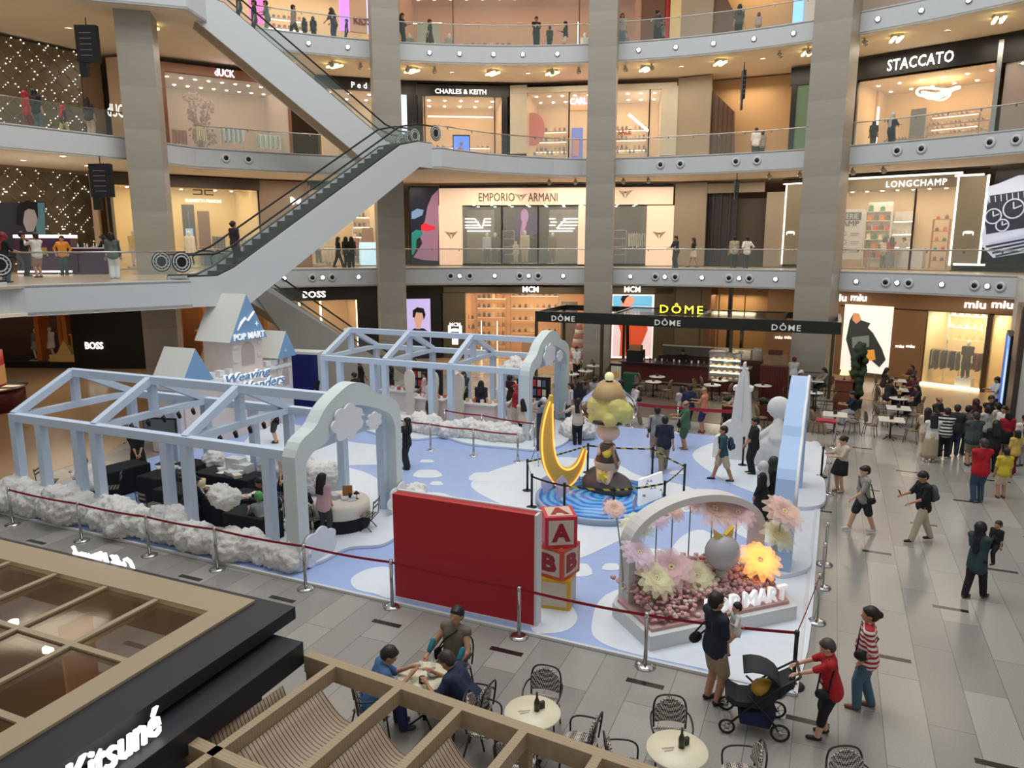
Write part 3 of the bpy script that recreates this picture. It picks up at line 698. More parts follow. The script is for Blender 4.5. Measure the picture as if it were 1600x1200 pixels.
BRONZE=mat('bronze_frame',srgb(104,84,64),.35,.5)
WARMW=mat('warm_wall',srgb(226,200,156),.6); PALEW=mat('pale_wall',srgb(228,222,214),.6); BROWNW=mat('brown_wall',srgb(112,78,60),.55)
OAK=wood('oak',srgb(178,128,78),srgb(150,100,58)); WALNUT=wood('walnut',srgb(92,60,40),srgb(70,42,28))
TAUPE=mat('taupe_panel',srgb(150,128,106),.5); OLIVE=mat('olive_fascia',srgb(92,84,66),.4)
LEATH=[srgb(150,84,40),srgb(70,40,26),srgb(190,130,80),srgb(40,30,28),srgb(220,200,170)]
CLOTHES=[srgb(40,40,48),srgb(120,110,100),srgb(200,195,185),srgb(70,72,88),srgb(130,90,70)]
ZF=4.35
# ------------------------------------------------ FIRST FLOOR (level with the camera)
def emblem_eagle(S,px,py,wpx,m):
    x,z=S.p(px,py,-.13); x1,_=S.p(px+wpx/2,py,-.13); r=x1-x; b=MB()
    for k in range(6):
        zz=z+r*(.42-.17*k); e=r*(1-.17*k)
        for sx in(-1,1):b.beam((x+sx*e,-.13,zz+.05*r),(x+sx*r*.12,-.13,zz-r*.12),.02,r*.07)
    b.ball((x,-.13,z+r*.22),r*.13,8); b.build('eagle_emblem',m,S.t)
S=Shop('cream lit fashion shopfront with a wide window of mannequins, above the handbag shop',686,1052,L1,cat='shop')
ARM=mat('armani_panel',srgb(250,214,184),.5,emit=(1,.78,.6),es=.3); ARMD=mat('bronze_letter',srgb(110,86,74),.4,.5)
S.rect('fascia',686,293,1052,320,-.12,.1,ARM); S.rect('side_panel',686,321,722,415,-.12,.1,ARM); S.rect('side_panel',903,321,914,413,-.12,.1,ARM); S.rect('side_panel',1010,321,1052,415,-.12,.1,ARM)
S.rect('top_trim',686,288,1052,293,-.2,.1,DKMET)
S.sign('EMPORIO',776,308,56,13,ARMD,-.14); S.sign('ARMANI',848,308,46,13,ARMD,-.14); emblem_eagle(S,814,308,20,ARMD); emblem_eagle(S,977,303,22,ARMD); emblem_eagle(S,705,367,20,ARMD); emblem_eagle(S,1030,367,20,ARMD)
x0=S.p(722,350)[0]; x1=S.p(903,350)[0]; x2=S.p(914,350)[0]; x3=S.p(1010,350)[0]; zt=S.p(800,321)[1]
DARKW=mat('charcoal_wall',srgb(92,84,80),.6)
S.room(x0,x3,4.2,zt+.1,DARKW,mat('dark_floor',srgb(70,62,56),.3),mat('grey_ceiling',srgb(120,110,102),.7),(1,.93,.82),170,lights=10)
for a,b in((x0,S.p(784,350)[0]),(S.p(786,350)[0],S.p(840,350)[0]),(S.p(842,350)[0],x1),(x2,x3)):S.glass(a,b,.1,zt-.05)
for px in(784,841):x=S.p(px,350)[0]; S.bar(x-.03,x+.03,0,zt)
S.bar(x0,x3,0,.1,DARKF)
def neon(pts,S,y,name='neon_lines'):
    m=MB()
    for a,b in pts:A_=S.p(*a,y); B_=S.p(*b,y); m.beam((A_[0],y,A_[1]),(B_[0],y,B_[1]),.05,.07)
    m.build(name,glow('neon_white',(.95,1,.95),1.4),S.t)
neon([((724,342),(742,342)),((724,347),(748,347)),((724,352),(750,352)),((726,356),(755,356)),((730,361),(766,361)),((742,342),(752,356)),((757,342),(767,342)),((756,347),(767,347)),((756,352),(767,352)),((757,342),(754,354)),
      ((858,342),(868,342)),((860,347),(870,347)),((858,352),(868,352)),((858,361),(895,361)),((880,342),(903,342)),((876,347),(903,347)),((873,352),(902,352)),((870,357),(898,357)),((884,342),(870,357))],S,1.2)
S.box('display_wall',S.p(724,350)[0],S.p(768,350)[0],1.25,1.4,0,zt-.2,mat('grey_backdrop',srgb(150,142,132),.6)); S.box('display_wall',S.p(857,350)[0],x1,1.25,1.4,0,zt-.2,MATS['grey_backdrop'])
SCR=mat('screen_violet',srgb(50,30,60),.3,emit=srgb(90,60,110),es=.8)
xs=S.p(804,350,3.9)[0]; xe=S.p(840,350,3.9)[0]; S.box('screen',xs,xe,3.9,4.0,1.6,zt-.2,mat('screen_dark_violet',srgb(20,12,34),.3,emit=srgb(58,34,80),es=.7)); 
b=MB(); cx=(xs+xe)/2; b.ball((cx-.1,3.87,3.0),.32,12,0,(.8,.08,1.5)); b.tube([(cx-.1,3.87,2.6),(cx-.25,3.87,2.0),(cx-.3,3.87,1.7)],[.16,.14,.05],8); b.build('portrait',mat('pink_portrait',srgb(190,130,170),.5,emit=srgb(180,120,165),es=.5),S.t)
mannequin(S,S.p(761,400,.6)[0],.6,srgb(170,185,195),srgb(60,62,70),'mannequin in pale blue jacket and dark trousers, left window of the cream shopfront',sleeve=1.0)
mannequin(S,S.p(774,400,.8)[0],.8,srgb(70,78,84),srgb(60,66,70),'mannequin in a dark grey coat just right of the pale blue one',sleeve=1.0)
mannequin(S,S.p(806,405,.7)[0],.7,srgb(190,182,165),srgb(185,176,160),'seated-height mannequin in beige beside the tallest beige mannequin',h=1.3,sleeve=1.0)
mannequin(S,S.p(820,400,.8)[0],.8,srgb(196,184,160),srgb(186,174,150),'tall mannequin in a beige suit in the middle window of the cream shopfront',h=1.95,sleeve=1.0)
mannequin(S,S.p(836,400,1.0)[0],1.0,srgb(40,38,40),srgb(34,32,34),'mannequin all in black right of the beige suit mannequin',skin=srgb(40,38,38),sleeve=1.0)
mannequin(S,S.p(863,400,.6)[0],.6,srgb(120,96,80),srgb(110,88,74),'mannequin in a brown outfit in the right window of the cream shopfront',sleeve=1.0)
rail_clothes(S,S.p(981,390,.8)[0],S.p(1008,390,.8)[0],.8,1.9,[srgb(235,232,226),srgb(225,220,214)],'row of white shirts right of the middle stone column',n=9,length=.9)
shelves(S,S.p(955,380,2.2)[0],S.p(978,380,2.2)[0],2.2,[.6,1.1,1.6,2.1],'right part of the cream shopfront',items='fold',cols=CLOTHES,per=3)
shelves(S,S.p(786,380,3.4)[0],S.p(803,380,3.4)[0],3.4,[.6,1.1,1.6,2.1],'back of cream shopfront, left of violet screen',items='fold',cols=CLOTHES,per=3)
S=Shop('tall advertising screen of red lips and a green jewelled bracelet, beside the cream shopfront',641,685,L1,cat='screen',name='advertising_screen')
S.rect('frame',640,291,686,418,-.1,.08,BLACK); S.rect('display',642,293,685,416,-.12,-.1,mat('advert_dark',srgb(28,30,38),.3,emit=srgb(30,32,44),es=.5))
def blobpoly(S,pts,y,m,name='picture_shape',th=.012):
    q=[S.p(*p,y)for p in pts]; return MB().prism(q,y-th,y,axis='y').build(name,m,S.t,fix=True)
emi=lambda n,c,e=.7:mat(n,c,.5,emit=c,es=e*.6)
blobpoly(S,[(685,296),(675,306),(668,322),(664,345),(660,352),(657,362),(657,372),(660,380),(650,396),(646,402),(660,406),(685,408)],-.121,emi('advert_skin',srgb(150,112,136),.6),'skin')
blobpoly(S,[(658,352),(664,348),(672,352),(680,354),(680,358),(668,361),(658,360)],-.135,emi('advert_lips',srgb(220,40,60)),'lips')
blobpoly(S,[(643,331),(652,326),(662,328),(660,336),(648,342),(643,342)],-.128,emi('advert_cloth',srgb(120,150,190),.5),'sleeve')
blobpoly(S,[(643,364),(650,359),(658,360),(661,366),(656,371),(651,374),(650,388),(646,398),(643,398)],-.14,emi('advert_green',srgb(40,130,120),.6),'bracelet')
S=Shop('beige stone wall with dark lift lobby doors, right of the cream shopfront',1053,1228,L1,cat='wall panel',name='lobby_front')
S.rect('wall_panel',1053,286,1102,418,-.05,.2,mat('beige_stone',srgb(160,146,126),.4)); S.rect('lobby_recess',1102,300,1150,418,.6,.7,mat('lobby_dark',srgb(64,58,60),.3)); S.rect('lobby_wall',1150,310,1195,418,.9,1.0,mat('lobby_brown',srgb(86,74,64),.5))
for px in(1112,1124,1138):S.rect('door_frame',px,300,px+1.5,418,.5,.58,BRONZE)
S.rect('wall_panel',1195,300,1226,418,-.05,.2,MATS['beige_stone']); S.rect('header',1102,286,1195,301,0,.2,MATS['beige_stone'])
S=Shop('wide shopfront with glowing edges and backlit white lettering on the right of the first floor',1224,1547,L1,rad=28.6)
BRZ=mat('bronze_panel',srgb(150,138,116),.35,.3); EDGE=glow('edge_glow',(1,.97,.86),1.6)
S.rect('pillar_panel',1226,287,1252,413,-.12,.1,BRZ); S.rect('glow_edge',1224,287,1226,413,-.15,-.12,EDGE); S.rect('glow_edge',1251,287,1253,413,-.15,-.12,EDGE); S.rect('glow_edge',1224,286,1253,288,-.15,-.12,EDGE)
ml=S.p(1490,410)[0]; mr=S.p(1541,410)[0]; zt=S.p(1400,290)[1]
S.rect('fascia',1300,276,1504,296,-.12,.1,BRZ); S.rect('glow_edge',1300,274,1504,277,-.15,-.12,EDGE)
S.rect('pillar_panel',1492,275,1537,413,-.13,.1,BRZ)
S.rect('glow_edge',1489,275,1492,415,-.16,-.12,EDGE); S.rect('glow_edge',1535,273,1539,415,-.16,-.12,EDGE); S.rect('glow_edge',1489,412,1539,415,-.16,-.12,EDGE); S.rect('glow_edge',1492,272,1538,275,-.16,-.12,EDGE)
S.rect('top_trim',1224,268,1545,273,-.2,.1,DKMET)
S.sign('LONGCHAMP',1431,286,94,10,LETW,-.16,sp=1.15); S.sign('O',1313,291,9,10,LETW,-.16)
for px in(1235,1513):x,z=S.p(px,363,-.15); m=MB(); m.ball((x,-.15,z),.16,8,0,(1.4,.2,.4)); m.beam((x-.2,-.15,z),(x-.2,-.15,z-.14),.03,.03); m.beam((x+.2,-.15,z),(x+.2,-.15,z-.14),.03,.03); m.build('horse_emblem',LETW,S.t)
x0=S.p(1300,350)[0]; x1=S.p(1490,350)[0]
S.room(x0-.5,x1,4.4,zt,WARMW,UPFL,CREAM,(1,.82,.62),260,lights=8)
for a,b in((x0,S.p(1424,350)[0]),(S.p(1430,350)[0],x1)):S.glass(a,b,.08,zt-.05)
x=S.p(1427,350)[0]; S.bar(x-.04,x+.04,0,zt,DKMET)
P=Shop('tall white window poster with black lettering and line drawings of bags',1310,1348,L1,rad=28.45,cat='poster',name='window_poster')
P.rect('sheet',1308,327,1349,405,-.03,0,mat('poster_white',srgb(214,208,204),.7)); P.rect('dark_band',1308,332,1346,344,-.045,-.03,mat('poster_ink',srgb(50,48,60),.6))
P.sign('NERIE',1328,338,27,8,WHITE,-.055); P.sign('AMP',1329,349,27,8,MATS['poster_ink'],-.05)
for k in range(3):
    xx,zz=P.p(1318,365+13*k,-.05); m=MB(); m.tube([(xx+.13*math.cos(q),-.045,zz+.13*math.sin(q))for q in[2*math.pi*j/12 for j in range(12)]],.012,5,closed=True); m.build('bag_drawing',MATS['poster_ink'],P.t)
    m=MB(); m.box(xx+.35,xx+.75,-.05,-.04,zz,zz+.02); m.box(xx+.35,xx+.7,-.05,-.04,zz-.1,zz-.08); m.build('caption_lines',MATS['poster_ink'],P.t)
COLR=[srgb(200,60,30),srgb(40,130,70),srgb(220,120,40),srgb(120,60,30),srgb(230,220,200),srgb(90,100,40)]
shelves(S,S.p(1350,380,3.2)[0],S.p(1388,380,3.2)[0],3.2,[.5,1.0,1.5,2.0,2.5,3.0],'colourful grid behind the white window poster',items='bag',cols=COLR,per=4,back=PALEW,s=1.3)
shelves(S,S.p(1392,380,3.9)[0],S.p(1424,380,3.9)[0],3.9,[1.1,1.8,2.5],'pale shelves behind the shop counter',items='bag',cols=[srgb(235,230,220),srgb(220,210,190)],per=5,back=PALEW,glowb=True)
shelves(S,S.p(1455,380,2.6)[0],S.p(1480,380,2.6)[0],2.6,[.4,.9,1.4,1.9,2.5],'open rack near the right glowing pillar',items='bag',cols=COLR[:4],per=2,board=mat('copper',srgb(190,100,60),.3,.8),s=.8)
t=thing('shop_counter','white shop counter in front of the pale shelves','counter',S.W(S.p(1395,400,1.8)[0],1.8,.02),S.a)
MB().box(0,1.4,0,.7,0,.95).build('body',WHITE,t); MB().box(-.04,1.44,-.04,.74,.95,1.0).build('worktop',WHITE,t)
t=thing('display_table','slim-legged display table with bags beside the window poster','table',S.W(S.p(1352,405,1.2)[0],1.2,.02),S.a)
MB().box(0,1.6,0,.7,.8,.85).build('tabletop',OAK,t)
for x in(.05,.8,1.55):
    for y in(.05,.65):MB().tube([(x,y,0),(x,y,.8)],.02,6).build('leg',MATS['copper'],t)
S=Shop('huge black advertising wall with a giant silver wristwatch',1548,1680,L1,rad=28.4,cat='billboard',name='watch_billboard')
S.rect('panel',1548,262,1680,412,-.1,.2,mat('billboard_black',srgb(14,16,24),.3))
WSIL=mat('watch_silver',srgb(190,198,214),.4,emit=srgb(150,160,185),es=.55); WDK=mat('watch_dark',srgb(50,54,64),.4,emit=srgb(40,44,56),es=.5)
blobpoly(S,[(1543,292),(1560,287),(1592,274),(1640,270),(1650,380),(1600,395),(1552,403),(1536,386),(1534,366),(1545,340)],-.12,WSIL,'watch_case',.03)
blobpoly(S,[(1546,306),(1640,292),(1640,352),(1600,356),(1541,366),(1540,350)],-.155,WDK,'dial',.01)
m=MB()
for cx_,cy_,r_ in((1552,338,.33),(1584,326,.42),(1566,352,.26)):
    x,z=S.p(cx_,cy_,-.18); m.tube([(x+r_*math.cos(q),-.18,z+r_*math.sin(q))for q in[2*math.pi*j/20 for j in range(20)]],.035,5,closed=True); m.beam((x,-.18,z),(x+r_*.7,-.18,z+r_*.3),.03,.05); m.beam((x,-.18,z),(x-r_*.1,-.18,z+r_*.7),.03,.05)
for k in range(8):a_=S.p(1546+k*9,307-k*1.3,-.17); m.beam((a_[0],-.17,a_[1]),(a_[0]+.05,-.17,a_[1]-.28),.05,.03)
for k in range(6):a_=S.p(1546+k*9,377-k*2,-.17); m.beam((a_[0],-.17,a_[1]),(a_[0]+.3,-.17,a_[1]+.02),.04,.12)
m.build('dial_details',WSIL,S.t)
for k in range(4):blobpoly(S,[(1540+k*5,384+k*5),(1640,365+k*5),(1640,368+k*5),(1541+k*5,387+k*5)],-.16,WDK,'bracelet_groove',.012)
S=Shop('cream boutique with glowing warm windows, left of the long escalator on the first floor',172,405,L1,rad=28.6)
zt=S.p(330,297)[1]; xa=S.p(176,350)[0]; xb=S.p(228,350)[0]; xc=S.p(262,350)[0]; xd=S.p(405,350)[0]
S.rect('fascia',172,268,405,293,-.1,.1,mat('fascia_brown',srgb(74,62,50),.5))
S.room(xa,xd,4.2,zt+.2,mat('yellow_wall',srgb(244,218,158),.6),UPFL,CREAM,(1,.84,.52),300,lights=8)
S.glass(xa,xb,.1,zt); S.glass(xc,xd,.1,zt); S.bar(xa-.15,xa,0,4.5,DARKF); S.box('pier',xb,xc,-.1,.1,0,zt,mat('pier_beige',srgb(170,146,116),.6))
S.sign('ELISABETTA FRANCHI',318,314,55,4.5,LETW,-.1); 
m=MB(); x,z=S.p(318,304,-.1)
for sx in(-1,1):m.box(x+sx*.3-.22,x+sx*.3+.22,-.1,-.07,z-.02,z+.03); m.box(x+sx*.3-.22,x+sx*.3+.22,-.1,-.07,z+.2,z+.25); m.box(x+sx*.3+sx*-.22-.03,x+sx*.3+sx*-.22+.03,-.1,-.07,z,z+.25)
m.build('logo',DARKF,S.t)
xs=S.p(286,350,2.6)[0]; xe=S.p(305,350,2.6)[0]; S.box('screen_frame',xs,xe,2.6,2.7,.9,3.4,BLACK); S.box('screen_dress',xs+.1,xe-.15,2.57,2.6,1.1,2.1,emi('blue_dress',srgb(120,170,220),.8)); S.box('screen_body',xs+.35,xe-.35,2.56,2.6,2.1,3.0,emi('screen_navy',srgb(50,70,110),.5))
S.box('doorway',S.p(310,350,3.4)[0],S.p(328,350,3.4)[0],3.4,3.5,0,3.1,mat('brown_door',srgb(110,66,40),.5))
rail_clothes(S,S.p(333,390,2.2)[0],S.p(352,390,2.2)[0],2.2,1.7,[srgb(40,36,34),srgb(90,80,70)],'dark garments in the warm boutique left of the escalator')
rail_clothes(S,S.p(372,390,2.2)[0],S.p(392,390,2.2)[0],2.2,1.6,[srgb(110,170,160),srgb(220,220,210)],'pale green garments in the warm boutique')
mannequin(S,S.p(211,400,.9)[0],.9,srgb(226,190,70),srgb(222,216,205),'mannequin in a yellow top and white trousers in the narrow bright window',sleeve=.4)
mannequin(S,S.p(298,400,.8)[0],.8,srgb(225,214,196),srgb(220,208,190),'mannequin in cream beside the dress screen',sleeve=.9)
S=Shop('brown-grey storefront with a single bold white letter, seen over the escalator handrail',408,462,L1,rad=28.6)
S.rect('panel',408,283,484,418,.0,.2,TAUPE); S.sign('M',462,314,16,12,LETW,-.03,off=.03)
S=Shop('bright shop of mannequins and lit shelves between the escalator and the second stone column',484,592,L1,rad=28.6)
zt=S.p(560,300)[1]; S.room(.1,S.w-.1,4.2,zt+.3,WARMW,UPFL,CREAM,(1,.84,.6),200,lights=5); S.glass(.1,S.w-.1,.1,zt+.3)
S.rect('fascia',484,283,600,298,-.05,.1,DKMET)
shelves(S,S.p(553,380,2.5)[0],S.p(580,380,2.5)[0],2.5,[.5,1.1,1.7,2.3,2.9],'bright shop between escalator and column',items='bag',cols=LEATH,per=4,glowb=True,back=WARMW)
mannequin(S,S.p(507,400,.7)[0],.7,srgb(222,208,176),srgb(222,208,176),'left one of two cream-suited mannequins by the escalator',sleeve=1,h=1.85)
mannequin(S,S.p(518,400,.7)[0],.7,srgb(214,200,170),srgb(214,200,170),'right one of two cream-suited mannequins by the escalator',sleeve=1,h=1.9)
mannequin(S,S.p(498,400,.9)[0],.9,srgb(30,32,44),srgb(28,28,36),'mannequin in a dark suit left of the cream-suited mannequins',sleeve=1,h=1.8)
mannequin(S,S.p(556,400,.9)[0],.9,srgb(160,60,50),srgb(60,70,90),'mannequin in a red top near the lit shelves',sleeve=.6,h=1.75)
t=thing('light_pedestal','pale blue glowing pedestal with a brown bag on top','pedestal',S.W(S.p(577,405,.4)[0],.4,0),S.a); MB().box(-.5,.45,0,.5,0,1.35).build('body',emi('pedestal_glow',srgb(190,230,250),1.2),t)
o=MB().prism([(-.4,1.36),(.35,1.36),(.3,2.2),(-.3,2.2)],.1,.4,axis='y').build('handbag',cmat(srgb(150,84,50),.5,'leather'),fix=True); o.location=t.location; o.rotation_euler=(0,0,S.a); tag(o,'large brown tote bag on the pale blue glowing pedestal','handbag')
# ------------------------------------------------ sparkling walls on the left
def sparkle(z0,z1,label,seed):
    random.seed(seed); A_=Vector((-27.5,26.5,z0)); B_=Vector((-20.9,38.0,z0)); d=B_-A_; L=d.length; a=math.atan2(d.y,d.x)
    t=thing('sparkling_wall_panel',label,'wall panel',A_,a); h=z1-z0
    MB().box(0,L,0,.2,0,h).build('panel',mat('bronze_mesh_wall',srgb(108,96,76),.3,.1),t)
    m=MB(); g=MB(); st=.8; n=int(L/st)+5
    for i in range(-5,n+5):
        for sx in(-1,1):
            x0=i*st; x1=x0+sx*h
            pts=[]
            for k in range(41):
                q=k/40; x=x0+(x1-x0)*q
                if 0<=x<=L:pts.append((x,-.05,h*q))
            if len(pts)>2:m.tube([pts[0],pts[-1]],.012,4)
            for p_ in pts:
                if random.random()<.45:g.ball(p_,random.uniform(.012,.03),4)
    m.build('wire_lattice',mat('lattice_metal',srgb(150,135,110),.3,.7),t); o=g.build('crystal_lights',glow('crystal_glow',(1,.93,.8),4),t); o['kind']='stuff'
    MB().box(L,L+1.0,-.05,.3,0,h).build('brown_edge',mat('edge_brown',srgb(110,84,56),.5),t)
    return t,L,a,A_
sparkle(L2,L2+4.6,'dark wall panel with sparkling diamond lattice on the second floor at far left',3)
t,L_,a_,A_=sparkle(L1,L1+4.6,'dark wall panel with sparkling diamond lattice on the first floor at far left',5)
q=MB(); P0=thing('portrait_poster','big dark portrait poster of a dark-fringed woman before the first-floor sparkling wall','poster',A_,a_)
def pl(px,py,y):
    M_=Matrix.Translation(A_)@ Matrix.Rotation(a_,4,'Z'); I_=M_.inverted(); o=I_ @ Vector((0,0,EYE)); d=I_.to_3x3()@ ray(px,py); s_=(y-o.y)/d.y; return(o+d*s_).x,(o+d*s_).z
def pp(pts,y,m,n):return MB().prism([pl(*p,y)for p in pts],y-.03,y,axis='y').build(n,m,P0,fix=True)
pp([(-30,318),(70,315),(72,395),(-30,400)],-.3,mat('poster_dark',srgb(40,42,48),.3,emit=srgb(40,42,50),es=.3),'sheet')
pp([(55,317),(69,317),(71,375),(57,375)],-.33,emi('poster_teal',srgb(80,120,130),.4),'teal_edge')
pp([(36,325),(56,322),(58,345),(52,362),(42,362),(36,348)],-.335,emi('poster_face',srgb(150,140,140),.4),'face')
pp([(28,322),(42,313),(58,317),(59,342),(54,328),(44,326),(38,330),(34,352),(27,350)],-.37,BLACK,'hair')
def counter_unit(px,py,wd,label,lit=True):
    p=G(px,py,L1); t=thing('display_counter',label,'counter',p,R(8)); PUR=mat('purple_gloss',srgb(70,34,66),.25)
    MB().box(-wd/2,wd/2,-.35,.35,0,1.05 if not lit else 1.5).build('body',PUR,t)
    if lit:
        MB().box(-wd/2,wd/2,-.4,.4,1.5,1.62).build('light_band',glow('counter_light',(1,.96,.9),4),t); MB().box(-wd/2,wd/2,-.37,-.35,.05,.12).build('light_strip',glow('counter_strip',(1,.85,.75),3),t); MB().box(-.15,.15,-.37,-.35,.8,1.1).build('logo_plate',mat('gold',srgb(200,160,90),.3,.8),t)
    else:MB().box(-wd/2-.03,wd/2+.03,-.4,.4,1.05,1.1).build('top',WHITE,t)
    return t
counter_unit(78,427,2.2,'purple cosmetics counter with a glowing white top edge, in front of the sparkling wall')
t=counter_unit(148,427,1.5,'low purple cosmetics table with small bottles, right of the glowing counter',False)
for k in range(7):
    o=MB().lathe([(.03,0),(.035,.1),(.012,.13),(.012,.18)],8).build('bottle',CHROME if k%2 else WHITE); o.location=t.location+Vector((-.6+k*.2,(k%2)*.15,1.1)); tag(o,'small cosmetics bottle on the low purple table, %s'%ordl(k,7),'bottle','cosmetics bottles on the low purple table')
for z,lab in((L1,'first'),(L2,'second')):
    S=Shop('plain wall strip beside the sparkling wall on the %s floor'%lab,135,172 if z==L1 else 205,z,A=(-20.7,37.75)if z==L1 else(-20.1,38.9),B=(-20.45,36.95)if z==L1 else(-18.9,38.6),cat='wall panel',name='cladding_panel')
    MB().box(0,S.w,0,.2,0,4.6).build('panel',mat('cream_strip',srgb(206,180,150),.6),S.t)
def banner(px0,px1,py0,py1,Y,label):
    a=atY(px0,py1,Y); b=atY(px1,py0,Y); t=thing('hanging_sign',label,'sign',(a.x,Y,a.z),0); w_,h_=b.x-a.x,b.z-a.z
    MB().box(0,w_,-.12,.12,h_*.28,h_).build('sign_box',BLACK,t); MB().box(w_*.05,w_*.4,-.1,.1,0,h_*.28).build('arrow_tab',BLACK,t); MB().tube([(w_/2,0,h_),(w_/2,0,h_+.3)],.02,6).build('hanger',BLACK,t)
    m=MB()
    for k in range(5):m.box(w_*.2,w_*.75,-.125,-.12,h_*(.4+k*.11),h_*(.4+k*.11)+.03)
    m.build('lettering',mat('dim_text',srgb(110,110,116),.5),t)
banner(126,151,40,120,31,'black hanging direction sign at the upper left, before the second-floor cream wall'); banner(147,173,256,328,31,'black hanging direction sign at the left of the first floor'); banner(1157,1165,110,172,30,'narrow dark hanging sign under the top floor, right of the middle'); banner(1147,1154,282,312,32,'narrow dark hanging sign under the second floor')
# ------------------------------------------------ SECOND FLOOR
S=Shop('brown-clad second-floor fashion shop with lilac backlit signs, behind the first stone column',152,500,L2,A=(-18.7,38.5),B=(-12.2,42.8))
DCK=mat('brown_clad',srgb(118,76,54),.5)
z1=S.p(330,120)[1]
xa=S.p(262,180)[0]; xb=S.p(452,200)[0]
S.box('brown_wall',0,xa,-.1,.1,0,4.5,DCK); S.box('brown_fascia',xa,xb,-.1,.1,z1,4.5,DCK); S.box('brown_wall',xb,S.w,-.1,.1,0,4.5,DCK)
S.room(xa,xb,4.5,z1+.05,mat('mauve_wall',srgb(186,160,140),.7),UPFL,mat('mauve_ceiling',srgb(196,172,156),.8),(1,.9,.8),170,lights=9)
S.glass(xa,xb,.05,z1)
LIL=glow('lilac_glow',(.75,.68,1),5)
S.sign('dUCK',185,173,34,20,LETW,-.13); S.sign('dUCK',351,114,30,11,LIL,-.13)
BLOS=mat('dried_blossom',srgb(150,110,110),.8)
t=thing('blossom_tree','tall dried pink blossom arrangement inside the second-floor brown shop','plant',S.W(S.p(312,200,1.6)[0],1.6,0),S.a); random.seed(4)
m=MB(); f_=MB()
for k in range(26):
    a=random.uniform(0,6.28); r=random.uniform(.2,.8); z=random.uniform(1.2,3.3); m.tube([(0,0,.2),(r*.4*math.cos(a),r*.4*math.sin(a),z*.6),(r*math.cos(a),r*math.sin(a),z)],.02,4)
    for j in range(8):f_.ball((r*math.cos(a)+random.uniform(-.2,.2),r*math.sin(a)+random.uniform(-.2,.2),z+random.uniform(-.35,.25)),random.uniform(.05,.1),5)
m.build('branches',WALNUT,t); o=f_.build('blossom',BLOS,t); o['kind']='stuff'
rail_clothes(S,S.p(302,200,1.4)[0],S.p(318,200,1.4)[0],.9,1.7,[srgb(214,196,130),srgb(226,214,180)],'pale yellow garments in the second-floor brown shop')
rail_clothes(S,S.p(345,200,1.4)[0],S.p(378,200,1.4)[0],1.3,1.8,[srgb(150,180,200),srgb(235,235,240),srgb(110,150,170)],'pale blue ones in the second-floor brown shop',n=14)
rail_clothes(S,S.p(268,200,1.4)[0],S.p(290,200,1.4)[0],1.3,1.5,[srgb(170,50,50),srgb(120,50,40)],'red garments in the second-floor brown shop',n=8)
rail_clothes(S,S.p(400,200,1.4)[0],S.p(435,200,1.4)[0],1.3,1.6,[srgb(110,180,165),srgb(230,235,235),srgb(180,215,215)],'turquoise and white garments near the escalator on the second floor',n=14)
S=Shop('dark-fasciaed shop with letters partly hidden by the second stone column, on the second floor',500,640,L2)
zt=S.p(560,140)[1]; S.rect('fascia',492,118,632,141,-.12,.1,DARKF); S.rect('dark_end',625,118,652,232,-.12,.1,DARKF)
S.sign('P e d',561,133,24,9,LETW,-.15); S.room(.1,S.w-.4,4,zt,WARMW,UPFL,CREAM,(1,.82,.65),130,lights=4); S.glass(.1,S.w-.4,.05,zt)
shelves(S,S.p(530,200,3.2)[0],S.p(580,200,3.2)[0],3.2,[.5,1.1,1.7,2.3],'shop right of the tan-bottomed escalator',items='shoe',cols=LEATH,per=6,board=OAK)
S.rect('light_panel',626,148,636,218,-.2,-.12,emi('blue_white',srgb(190,200,240),1.4))
S=Shop('black-framed shoe shop with small white lettering in the middle of the second floor',650,793,L2)
zt=S.p(720,151)[1]; S.rect('fascia',650,133,795,150,-.12,.1,DARKF); S.rect('side_frame',653,133,661,236,-.12,.1,DARKF); S.rect('side_frame',784,150,793,240,-.12,.1,DARKF); S.rect('top_trim',625,128,1058,133,-.2,.1,DKMET)
S.sign('CHARLES & KEITH',720,143,80,7.5,LETW,-.15,off=.01); S.room(.3,S.w-.3,4.2,zt,mat('peach_wall',srgb(222,184,136),.6),UPFL,CREAM,(1,.82,.6),190,lights=5); S.glass(.3,S.w-.3,.05,zt)
for px in(664,773):x=S.p(px,200)[0]; S.bar(x-.03,x+.03,0,zt)
S.box('cove_light',S.p(668,165,2.5)[0],S.p(770,165,2.5)[0],2.5,2.55,zt-.75,zt-.68,glow('cove',(1,.85,.6),3))
shelves(S,S.p(672,200,3.6)[0],S.p(766,200,3.6)[0],3.6,[.5,1.05,1.6],'back wall of the black-framed shoe shop',items='shoe',cols=LEATH,per=12,board=OAK,glowb=True)
t=thing('digital_poster','blue digital poster stand showing a model, before the black-framed shoe shop','screen',S.W(S.p(721,234,-.6)[0],-.6,0),S.a)
MB().box(-.5,.5,-.06,.06,0,1.75).build('frame',BLACK,t); MB().box(-.45,.45,-.075,-.06,.12,1.68).build('display',emi('poster_blue',srgb(90,130,230),.9),t)
m=MB(); m.cap((0,-.085,.5),(0,-.085,.95),.13,.11,8); m.ball((0,-.085,1.28),.1,8); m.cap((-.2,-.085,.9),(-.1,-.085,1.05),.05,.05,6); m.build('model_picture',mat('picture_grey',srgb(130,110,110),.6,emit=srgb(130,100,100),es=.4),t)
S=Shop('marble-walled shop with a pink neon name and a red round display, second floor centre',800,1058,L2)
MRB=mat('marble_wall',srgb(196,188,170),.35,bscale=3); zt=S.p(860,143)[1]
S.rect('marble',797,133,823,240,-.1,.1,MRB); S.rect('marble',1032,134,1058,243,-.1,.1,MRB); S.rect('header',797,133,1058,142,-.12,.1,MRB)
